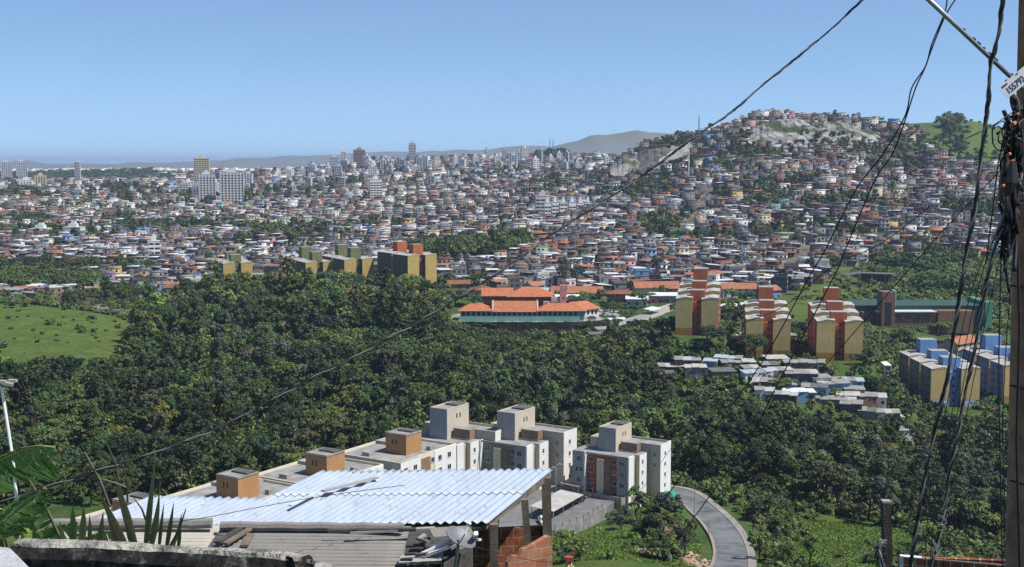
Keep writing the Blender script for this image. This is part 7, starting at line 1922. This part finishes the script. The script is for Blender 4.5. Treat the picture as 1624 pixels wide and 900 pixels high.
# ------------------------------------------------------------------ plants behind the wall
AG = leaf_mat('agave_leaf', trans=.1, rough=.4); 
def blade(name, base, tip, w, Y, parent, tint, sway=0.0, seg=12, fold=.35, Yt=None):
    a = P(base[0], base[1], Y); b_ = P(tip[0], tip[1], Yt or Y - .1); d = b_ - a; side = Vector((d.z, 0, -d.x)).normalized(); wv = w / F * Y; V = []; T = []; Fc = []; o = parent.location
    for k in range(seg + 1):
        f = k / seg; c = a + d * f + side * sway * math.sin(f * 2.2) * d.length - Vector((0, 1, 0)) * .25 * f * f * d.length * .3
        ww = wv * .40 * (.72 + f * .8 if f < .35 else 1) * max(0.02, 1 - ((f - .35) / .65) ** 1.35 if f > .35 else 1)
        for q, dy in ((-1, -.0), (0, fold * ww), (1, 0)):
            p = c + side * q * ww + Vector((0, dy, 0)); V.append(tuple(p - o)); s = .85 + .5 * rnd.random(); e = 1.5 if q else 1.0; T.append((tint[0] * e, tint[1] * (1.12 if q else 1), tint[2], 1))
    for k in range(seg):
        for q in (0, 1): i = k * 3 + q; Fc.append((i, i + 1, i + 4, i + 3))
    V = np.array(V); L = np.array(Fc).ravel(); return link(name, mesh_arrays('leaf', V, L, np.arange(len(Fc)) * 4, [AG], tint=np.array(T), smooth=True), parent)
def z7(x, y): return (x / 3.462, 640 + y / 3.462)
def agave(label, Y, leaves, ctr):
    t = thing('agave_plant', label, 'agave', P(*z7(*ctr), Y)); 
    for (b0, t0, w) in leaves: blade('leaf', z7(*b0), z7(*t0), w / 3.462 * 1.08, Y + rnd.uniform(-.25, .25), t, (.16 * rnd.uniform(.8, 1.3), .215 * rnd.uniform(.85, 1.2), .115), rnd.uniform(-.03, .03))
agave('big agave with long pointed leaves, tallest behind the mouldy wall', 5.8, [((700, 800), (548, 440), 52), ((745, 800), (632, 350), 58), ((660, 800), (590, 565), 44), ((735, 800), (690, 640), 40), ((640, 800), (610, 690), 40)], (700, 800))
agave('agave with upright thin tipped leaves beside the tallest one', 5.7, [((798, 805), (872, 300), 42), ((825, 805), (876, 470), 44), ((872, 805), (915, 535), 26), ((912, 805), (962, 530), 32), ((945, 805), (1005, 585), 24), ((978, 805), (992, 610), 26), ((845, 805), (800, 650), 30)], (880, 805))
agave('low agave with short broad spear leaves near the banana plant', 5.75, [((395, 790), (402, 545), 52), ((445, 790), (458, 540), 50), ((490, 790), (496, 600), 32), ((545, 790), (578, 585), 40), ((350, 790), (330, 640), 40)], (440, 790))
BN = leaf_mat('banana_leaf', trans=.35, rough=.4)
def banana_leaf(parent, rachis, wdown, wup, Y, tint, nseg=46, seed=0):
    g = random.Random(seed); o = parent.location; pts = [P(*z7(*p), Y + dy) - o for p, dy in rachis]; n = len(pts); cur = []
    for k in range(nseg + 1):
        f = k / nseg * (n - 1); i = min(int(f), n - 2); u = f - i; cur.append(pts[i].lerp(pts[i + 1], u * u * (3 - 2 * u) * .3 + u * .7))
    V, T, Fc = [], [], []
    for sgn, wd in ((-1, wdown), (1, wup)):
        gap = 0
        for k in range(nseg):
            f = (k + .5) / nseg; env = math.sin(math.pi * min(1, .16 + f * .84)) ** .7 if f < .97 else .12
            d = cur[k + 1] - cur[k]; dn = d.normalized(); perp = Vector((-dn.z, 0, dn.x)) * sgn
            if perp.z * sgn < 0: perp = -perp
            if k % 4 == 0: gap = g.uniform(-.15, .30)
            ln = wd * env * g.uniform(.9, 1.03); lean = dn * (ln * (.55 + gap))
            a, b_ = cur[k], cur[k] + d * (1.04 if k % 4 != 3 else .55)
            m1 = a + perp * ln * .5 + lean * .35 + Vector((0, -.03, .0)); m2 = b_ + perp * ln * .5 + lean * .35 + Vector((0, -.03, 0)); e1 = a + perp * ln + lean + Vector((0, .04, -.02)); e2 = b_ + perp * ln * .99 + lean + Vector((0, .04, -.02))
            i = len(V); V += [tuple(v) for v in (a, b_, m1, m2, e1, e2)]; c = g.uniform(.8, 1.2); T += [(tint[0] * c, tint[1] * c, tint[2] * c, 1)] * 6; Fc += [(i, i + 1, i + 3, i + 2), (i + 2, i + 3, i + 5, i + 4)]
    lf = link('leaf', mesh_arrays('leaf', np.array(V), np.array(Fc).ravel(), np.arange(len(Fc)) * 4, [BN], tint=np.array(T)), parent)
    q = MB(); q.tube(cur, [.018 * (1 - .7 * k / nseg) for k in range(nseg + 1)], 6); q.build('leaf_rib', pm('pale_leaf_rib', (.30, .36, .12), .2, 5, .5, .3), lf)
bt = thing('banana_plant', 'banana plant with one torn leaf arching over the wood', 'banana plant', P(-10, 850, 6.3))
banana_leaf(bt, [((-160, 420), .3), ((0, 308), .1), ((120, 252), 0), ((210, 236), -.1), ((300, 240), -.15)], .23, .03, 6.2, (.17, .30, .08), 46, 1)
banana_leaf(bt, [((-60, 720), 0), ((20, 640), -.1), ((130, 540), -.1), ((250, 465), -.1)], .10, .06, 6.1, (.22, .34, .10), 30, 2)
banana_leaf(bt, [((240, 790), .1), ((190, 680), .0), ((150, 590), -.1), ((120, 540), -.1)], .13, .13, 6.4, (.19, .31, .11), 30, 3)
banana_leaf(bt, [((60, 800), .1), ((200, 740), .0), ((330, 690), -.05), ((430, 650), -.1)], .16, .06, 6.5, (.17, .28, .12), 34, 4)
banana_leaf(bt, [((420, 790), .1), ((500, 740), .0), ((560, 715), -.05), ((625, 700), -.1)], .14, .04, 6.3, (.17, .3, .11), 30, 5)
banana_leaf(bt, [((-40, 560), .1), ((60, 640), .0), ((130, 730), -.05), ((160, 790), -.1)], .06, .05, 6.2, (.12, .2, .05), 26, 6)
q = MB(); q.tube([(0, 0, -1.2), (.02, 0, .1)], [.09, .06], 8); q.build('stem', pm('banana_stem', (.13, .15, .06), .3, 6, .7, .2), bt)
def stalk(label, p0, p1, Y, r=.006):
    a = P(*z7(*p0), Y); b_ = P(*z7(*p1), Y - .1); q = MB(); d = b_ - a; q.tube([Vector((0, 0, 0)), d * .5 + Vector((.01, 0, 0)), d], [r, r * .8, r * .4], 5); tag(q.build('dry_stalk', pm('dry_stalk_fibre', (.16, .14, .10), .3, 9, .9, .1), None, a), label, 'dry stalk', 'dry stalks among the agaves')
stalk('curved green stalk rising highest above the agaves', (600, 560), (465, 270), 5.9, .010); stalk('thin dark stalk leaning above the tallest agave', (650, 420), (588, 225), 5.9); stalk('short dry stalk upright beside the cable', (700, 540), (676, 335), 5.9); stalk('dry twig lying across the agave tips', (690, 460), (560, 415), 5.7); stalk('grey twig bent behind the upright agave', (800, 640), (735, 520), 5.9)
stalk('brown flower stalk leaning over the pale cream roof', (930, 790), (1020, 580), 5.5); stalk('long green stalk among the banana leaves', (330, 740), (160, 420), 6.1, .009)
def white_pole():
    a = P(31, 842, 6.3); t_ = P(0, 560, 6.3); t = thing('white_pole', 'thin white pole with a crumbling pale cap beside the banana leaf', 'pole', a); q = MB(); top = P(2, 612, 6.3) - a
    q.tube([Vector((.02, 0, -.4)), Vector((0, 0, 0)), top * .5 + Vector((.012, 0, 0)), top], .0085, 8); q.build('shaft', M['whitepost'], t)
    q = MB(); g = random.Random(4)
    for k in range(12): c = top + Vector((g.uniform(-.06, .045), g.uniform(-.03, .03), g.uniform(-.004, .03))); q.beam(c, c + Vector((g.uniform(.01, .05), g.uniform(-.03, .03), g.uniform(-.012, .012))), .03, .014)
    q.build('cap', M['slab'], t)
white_pole()

# ------------------------------------------------------------------ poles and cables close by
def conc(name, c): return pm(name, c, .4, 5, .95, .12, bump=.5, bscale=24, streak=.35)
POLEM = conc('stained_brown_concrete', (.32, .20, .135))
def big_pole():
    Y = 10.0; b0 = P(1629, 960, Y); t0 = P(1640, -160, Y); t = thing('utility_pole', 'thick stained concrete utility pole cut by the edge of the view', 'utility pole', (b0.x, b0.y, -5.2))
    o = t.location; q = MB(); n = 14; d = t0 - b0; pts = [b0 - o + Vector((-.0, 0, -1.5))] + [b0 - o + d * (k / n) for k in range(n + 1)]; q.tube(pts, [.20] + [.18 - .085 * k / n for k in range(n + 1)], 28); q.build('shaft', POLEM, t, smooth=True)
    q = MB()
    for py in (452, 610, 760):
        c = P(1629, py, Y) - o; q.tube([c + Vector((-.158, -.05, 0)), c + Vector((-.08, -.15, -.01)), c + Vector((.02, -.17, .0)), c + Vector((.12, -.11, .01))], .008, 6)
    q.build('wire_band', M['black'], t)
    q = MB(); q.tube([P(1612, 330, Y - .18) - o, P(1617, 520, Y - .19) - o, P(1612, 700, Y - .20) - o, P(1619, 960, Y - .22) - o], .012, 6); q.build('conduit', M['black'], t)
big_pole()
def plate():
    Y = 9.38; c = P(1611, 131, Y); t = thing('number_plate', 'tilted white metal number plate wired to the utility pole', 'number plate', c); ang_ = R(40); ux = Vector((math.cos(ang_), .05, math.sin(ang_))).normalized(); n = Vector((0.12, -1, .1)).normalized(); uz = n.cross(ux) * -1; uz = ux.cross(n) * -1
    uz = n.cross(ux).normalized() * (1 if n.cross(ux).z > 0 else -1); mt = Matrix((ux, uz, ux.cross(uz))).transposed().to_4x4()
    W, Hh = .25, .108
    q = MB(); q.box(-W / 2, W / 2, -Hh / 2, Hh / 2, -.003, 0); p = q.build('plate', pm('white_plate_paint', (.72, .73, .75), .1, 12, .5, .4, world=False), t); p.rotation_euler = mt.to_euler()
    def txt(body, size, x, y, al='CENTER'):
        cu = bpy.data.curves.new('digits', 'FONT'); cu.body = body; cu.size = size; cu.align_x = al; cu.align_y = 'CENTER'; cu.extrude = .0008; cu.offset = size * .012; cu.materials.append(M['black'])
        tmp = bpy.data.objects.new('lettering', cu); COL.objects.link(tmp); bpy.context.view_layer.update(); me = bpy.data.meshes.new_from_object(tmp.evaluated_get(bpy.context.evaluated_depsgraph_get())); bpy.data.objects.remove(tmp)
        o = link('lettering', me, p, (x, y, .0014)); o.scale = (.80, 1, 1); return o
    txt('155792-', .070, -.004, -.014); txt('CEMIG', .021, -.078, .036)
    q = MB(); q.box(-.012, .012, -.004, .004, 0, .002); b_ = q.build('slot', M['black'], p, (.045, .044, 0))
    q = MB(); q.box(-.108, -.094, .029, .043, 0, .001); q.build('mark', M['darkgrey'], p)
plate()
def lamp_arm():
    Y = 9.75; a = P(1608, 127, Y); b_ = P(1430, -40, Y - .6); t = thing('lamp_bracket', 'slanting galvanised steel lamp arm reaching up from the pole', 'lamp arm', a); q = MB(); d = b_ - a
    q.tube([Vector((0, 0, 0)) - d * .1, d], .0175, 12); q.build('tube', M['steel'], t, smooth=True)
    q = MB(); nrm = Vector((d.z, 0, -d.x)).normalized(); nrm = nrm if nrm.z > 0 else -nrm
    for f, l in ((.20, .05), (.17, .03), (.29, .012), (.33, .025), (.375, .02), (.47, .01), (.02, .02)): q.beam(d * f + nrm * .018, d * (f + l) + nrm * .018, .018, .014)
    q.build('tape_wrap', M['black'], t)
lamp_arm()
CBM = pm('black_cable_sheath', (.016, .016, .017), .4, 6, .55, .35)
CBG = pm('sunlit_grey_sheath', (.16, .155, .15), .4, 5, .7, .25)  # lighter grey: sunlight on the dark cable put into the strand colour
def catmull(pts, n):
    out = []
    for i in range(len(pts) - 1):
        p0, p1, p2, p3 = pts[max(i - 1, 0)], pts[i], pts[i + 1], pts[min(i + 2, len(pts) - 1)]
        for k in range(n):
            f = k / n; out.append(.5 * (2 * p1 + (p2 - p0) * f + (2 * p0 - 5 * p1 + 4 * p2 - p3) * f * f + (3 * p1 - p0 - 3 * p2 + p3) * f ** 3))
    return out + [pts[-1]]
def cable(label, pts, r, strands=1, turns=0., spread=1.0, mat=None, group='overhead cables by the pole', n=10, wob=0., seed=1, name='power_cable'):
    """pts = (px, py, Y)"""
    w = [P(*p) for p in pts]; o = w[0].copy(); c = catmull(w, n); g = random.Random(seed)
    t = thing(name, label, 'cable', o, 0, group) if strands > 1 else None
    cum = [0]
    for a, b_ in zip(c[:-1], c[1:]): cum.append(cum[-1] + (b_ - a).length)
    for s in range(strands):
        q = MB(); path = []
        for i, p in enumerate(c):
            d = (c[min(i + 1, len(c) - 1)] - c[max(i - 1, 0)]).normalized(); x = d.cross(Vector((0, 1, .1))).normalized(); y = d.cross(x); a = 2 * math.pi * (s / strands + turns * cum[i] / cum[-1]); k = r * spread * (1 + .7 * math.sin(i * .37 + seed * 2 + s)) if strands > 1 else 0
            path.append(p - o + (x * math.cos(a) + y * math.sin(a)) * k + Vector((g.uniform(-wob, wob), 0, g.uniform(-wob, wob))))
        q.tube(path, r, 7)
        m = mat or CBM
        if strands > 1: q.build('strand', m if s % 2 == 0 or mat else CBG, t, smooth=True)
        else: tag(q.build(name, m, None, o, smooth=True), label, 'cable', group)
cable('long sagging twisted cable crossing the whole view from the sky to the agave', [(1420, -50, 9.0), (1368, 0, 9.0), (1300, 62, 9.0), (1215, 131, 8.9), (1160, 178, 8.8), (1100, 219, 8.7), (1000, 292, 8.6), (880, 369, 8.4), (800, 427, 8.2), (700, 489, 8.0), (600, 546, 7.8), (500, 598, 7.6), (350, 677, 7.4), (250, 716, 7.2), (100, 764, 7.0), (-60, 816, 6.9)], .0043, 3, 26, 1.0, None, n=12)
cable('paired dark wire running down from the top edge, outer wire', [(1502, -12, 10), (1499, 18, 10), (1478, 70, 10), (1468, 105, 10), (1446, 140, 10), (1435, 185, 10.2), (1400, 245, 10.4), (1357, 302, 10.6), (1307, 400, 11), (1283, 440, 11.2), (1207, 577, 11.8), (1120, 698, 12.4), (1070, 770, 12.8), (1030, 822, 13.2)], .0058, n=8)
cable('paired dark wire running down from the top edge, inner wire', [(1522, -10, 10), (1501, 22, 10), (1480, 72, 10), (1466, 110, 10), (1452, 140, 10), (1434, 195, 10.2), (1415, 245, 10.4), (1387, 287, 10.6), (1340, 398, 11), (1322, 440, 11.2), (1233, 610, 11.9), (1187, 698, 12.4), (1100, 822, 13.2), (1060, 870, 13.6)], .0058, n=8)
cable('thin wire slanting behind the paired wires toward the blocks', [(1624, 285, 10), (1540, 318, 10.5), (1473, 330, 12)] if False else [(1476, 326, 11), (1400, 385, 12), (1337, 414, 12.5), (1297, 441, 13), (1240, 488, 14), (1150, 523, 15)], .0042, n=6)
cable('thin wire crossing the scrub slope toward the shacks', [(1606, 250, 10), (1560, 298, 10.4), (1540, 319, 10.6), (1490, 372, 11), (1430, 441, 11.6), (1370, 510, 12), (1300, 590, 12.8)], .0045, n=6)
cable('thick twisted black bundle hanging down past the number plate', [(1594, -25, 9.3), (1590, 0, 9.3), (1585, 45, 9.3), (1577, 80, 9.3), (1571, 105, 9.3), (1567, 160, 9.3), (1556, 250, 9.3), (1545, 335, 9.3), (1531, 410, 9.3), (1521, 475, 9.3), (1506, 575, 9.3), (1492, 645, 9.3), (1468, 750, 9.3), (1448, 870, 9.3), (1444, 925, 9.3)], .0088, 3, 13, .95, None, n=9)
cable('second twisted dark bundle slanting down from the tangle on the pole', [(1604, 300, 9.6), (1592, 345, 9.6), (1577, 400, 9.6), (1566, 450, 9.6), (1556, 500, 9.6), (1542, 570, 9.6), (1531, 625, 9.6), (1512, 720, 9.6), (1498, 800, 9.6), (1486, 860, 9.6), (1470, 930, 9.6)], .0070, 4, 9, 1.1, None, n=9)
for k, (dx, s2, yy) in enumerate([(-16, 1.12, 340), (-9, 1.05, 330), (-24, 1.2, 355), (6, .94, 350)]):
    cable(['thin grey wire hanging loose beside the second bundle', 'fine wire running close along the second bundle', 'outermost fine wire slanting between the two bundles', 'fine wire on the pole side of the second bundle'][k], [(1596 + dx * .3, yy, 9.7), (1575 + dx, 430, 9.75), (1555 + dx * s2, 520, 9.8), (1531 + dx * s2, 640, 9.8), (1506 + dx * s2, 760, 9.8), (1490 + dx, 900, 9.8)], .0034, n=7, wob=.002, seed=k)
cable('upright thin black wire falling straight beside the pole', [(1589, 360, 9.8), (1586, 480, 9.8), (1584, 600, 9.8), (1586, 720, 9.8), (1590, 920, 9.8)], .0055, n=7)
cable('second upright thin black wire falling closer to the pole', [(1609, 380, 9.8), (1601, 480, 9.8), (1595, 560, 9.8), (1590, 680, 9.8), (1593, 800, 9.8), (1592, 920, 9.8)], .0040, n=7)
cable('slack wire drooping from the tangle to the thick bundle', [(1618, 170, 9.7), (1600, 182, 9.6), (1580, 196, 9.5), (1562, 206, 9.4), (1545, 214, 9.4), (1530, 221, 9.5)], .0038, n=8)
cable('bent wire looping out from the tangle above the town', [(1606, 200, 9.7), (1592, 225, 9.7), (1583, 260, 9.7), (1577, 310, 9.7), (1571, 360, 9.7), (1563, 420, 9.7)], .0052, n=8)
cable('thin slack wire over the old roofs and the metal sheets', [(200, 838, 20), (320, 822, 20), (420, 803, 20.5), (520, 786, 21), (640, 770, 22)], .006, n=6)
cable('wire drooping from the satellite dish to the salmon brick wall', [(735, 862, 22), (770, 872, 22), (810, 882, 22.4), (850, 890, 22.6), (880, 892, 23)], .006, n=6)
cable('fine wire hanging low over the grassy bank toward the road', [(900, 905, 40), (1000, 800, 60), (1080, 690, 80), (1150, 600, 95)], .014, n=6)
# tangle of old wires on the pole
def tangle():
    t = thing('wire_tangle', 'dark tangle of old wires with orange clips strapped to the pole', 'wire tangle', P(1608, 260, 9.7)); o = t.location; g = random.Random(9)
    for k in range(34):
        x, y = g.uniform(1594, 1624), g.uniform(140, 330); pts = []
        cx = g.uniform(1600, 1622)
        for j in range(7): pts.append(P(cx + g.uniform(-11, 9) - (max(0, (y + j * 24) - 200)) * .05, y + j * g.uniform(14, 30) - 20, 9.7 + g.uniform(-.14, .1)) - o)
        q = MB(); q.tube(catmull(pts, 5), g.choice([.006, .009, .012, .016]), 6); q.build('wire', CBM if g.random() < .7 else CBG, t, smooth=True)
    for (x, y, w, h) in ((1607, 198, .045, .07), (1600, 246, .035, .05), (1612, 182, .05, .03), (1604, 256, .06, .03), (1590, 296, .04, .045), (1582, 322, .035, .03)):
        q = MB(); c = P(x, y, 9.5) - o; w *= .7; h *= .6; q.tube([c + Vector((-w / 2, .01, -h * .3)), c + Vector((-w * .1, -.02, h * .2)), c + Vector((w / 2, .0, h * .4))], [h * .3, h * .5, h * .25], 7); q.build('clip', pm('orange_clip', (.42, .13, .04), .3, 20, .6, .3), t)
    for k in range(9):
        c = P(g.uniform(1588, 1614), g.uniform(205, 330), 9.6) - o; q = MB(); r_ = g.uniform(.03, .08); q.tube([c + Vector((r_ * math.cos(a), g.uniform(-.02, .02), r_ * 1.5 * math.sin(a))) for a in np.linspace(0, 6.0, 16)], .006, 6); q.build('wire_loop', CBM, t)
    q = MB(); c = P(1600, 290, 9.62) - o; q.tube([c + Vector((.0, 0, .16)), c, c + Vector((-.03, 0, -.16))], [.05, .075, .045], 10); q.build('splice_box', M['black'], t)
tangle()
def small_post():
    Y = 29; b0 = P(1409, 960, Y); t0 = P(1405, 797, Y); t = thing('timber_post', 'short dark square post with pale top and a clump of white wires', 'post', (b0.x, b0.y, -13.2)); o = t.location
    q = MB(); q.beam(b0 - o, t0 - o, .20, .20, up=(0, 1, 0)); q.build('shaft', conc('dark_stained_post', (.07, .062, .055)), t); q = MB(); q.beam(t0 - o, t0 - o + Vector((0, 0, .05)), .205, .205, up=(0, 1, 0)); q.build('pale_top', M['slab'], t)
    g = random.Random(3)
    for k in range(13):
        pts = [P(1403 + g.uniform(-2, 3), 855 + g.uniform(0, 18), Y - .25), P(1398 + g.uniform(-8, 2), 858 + g.uniform(-4, 12), Y - .3), P(1390 + g.uniform(-4, 8), 868 + g.uniform(-4, 18), Y - .3), P(1398 + g.uniform(-6, 8), 885 + g.uniform(-5, 15), Y - .3), P(1404 + g.uniform(-6, 6), 915, Y - .3)]
        q = MB(); q.tube([p - o for p in catmull(pts, 6)], g.choice([.012, .016, .022]), 6); q.build('wire', M['slab'] if k % 4 == 0 else CBG if k % 3 == 1 else CBM, t, smooth=True)
small_post()
cable('pale wire running from the small post down over the bright grass', [(1400, 868, 29), (1360, 884, 28), (1310, 905, 27), (1270, 925, 26)], .005, mat=CBG)
rubb = thing('white_wire_scraps', 'white scraps of wire caught on the second cable bundle', 'wire scraps', P(1500, 800, 9.5)); g_ = random.Random(6)
for k in range(10):
    y = g_.uniform(795, 890); x = 1500 - (y - 800) * .25; pts = [P(x + g_.uniform(-8, 10), y + g_.uniform(-14, 14), 9.5) for _ in range(4)]; q = MB(); q.tube([p - rubb.location for p in catmull(pts, 5)], .0022, 5); q.build('scrap', M['slab'], rubb, smooth=True)
# ------------------------------------------------------------------ light, air, camera
SUN = Vector((.95, -.31, 0)).normalized() * math.cos(R(57)); SUN.z = math.sin(R(57))
sd = bpy.data.lights.new('sun', 'SUN'); sd.energy = 4.8; sd.angle = R(.53); sd.color = (1.0, .955, .88)
so = bpy.data.objects.new('sun', sd); COL.objects.link(so); so.rotation_euler = SUN.to_track_quat('Z', 'Y').to_euler(); so.location = (40, -20, 60)
w = bpy.data.worlds.new('World'); scene.world = w; w.use_nodes = True; nt = w.node_tree; nt.nodes.clear()
o = nt.nodes.new('ShaderNodeOutputWorld'); bg = nt.nodes.new('ShaderNodeBackground'); sk = nt.nodes.new('ShaderNodeTexSky')
sk.sky_type = 'NISHITA'; sk.sun_disc = False; sk.sun_elevation = R(57); sk.sun_rotation = math.atan2(SUN.x, SUN.y); sk.altitude = 2500; sk.air_density = 1.0; sk.dust_density = 0.0; sk.ozone_density = 4.0
bg.inputs['Strength'].default_value = .118
tcw = nt.nodes.new('ShaderNodeTexCoord'); adv = nt.nodes.new('ShaderNodeVectorMath'); adv.inputs[1].default_value = (0, 0, .075); nt.links.new(tcw.outputs['Generated'], adv.inputs[0]); nt.links.new(adv.outputs[0], sk.inputs[0])
tn = nt.nodes.new('ShaderNodeMix'); tn.data_type = 'RGBA'; tn.blend_type = 'MULTIPLY'; tn.inputs[0].default_value = 1; tn.inputs[7].default_value = (1.0, 1.0, .955, 1)
nt.links.new(sk.outputs[0], tn.inputs[6]); nt.links.new(tn.outputs[2], bg.inputs[0]); nt.links.new(bg.outputs[0], o.inputs[0])
# air: one even, pale volume round everything
hz = bpy.data.materials.new('haze_air'); t = NT(hz); out = t.n('ShaderNodeOutputMaterial'); pv = t.n('ShaderNodeVolumePrincipled')
pv.inputs['Density'].default_value = 9.0e-5; pv.inputs['Color'].default_value = (.53, .67, .93, 1); pv.inputs['Anisotropy'].default_value = .2
t.l(pv.outputs[0], out.inputs['Volume'])
b = MB(); b.box(-17000, 17000, -60, 17500, float(HG.min()) - 60, 95); hb = b.build('haze', hz); tag(hb, kind='stuff')
cd = bpy.data.cameras.new('camera'); cam = bpy.data.objects.new('camera', cd); COL.objects.link(cam); scene.camera = cam
cd.sensor_width = 36; cd.lens = F / 1624 * 36; cd.clip_start = .1; cd.clip_end = 40000
cam.location = (0, 0, 0); cam.rotation_euler = (R(90) - PITCH, 0, 0)
vs = scene.view_settings; vs.view_transform = 'Standard'; vs.look = 'None'; vs.exposure = 0.45; vs.gamma = 1; vs.use_curve_mapping = False
scene.render.engine = 'CYCLES'
cy = scene.cycles; cy.max_bounces = 5; cy.diffuse_bounces = 2; cy.glossy_bounces = 2; cy.transmission_bounces = 3; cy.volume_bounces = 0; cy.transparent_max_bounces = 4
cy.caustics_reflective = False; cy.caustics_refractive = False; cy.sample_clamp_indirect = 4
cy.use_denoising = False
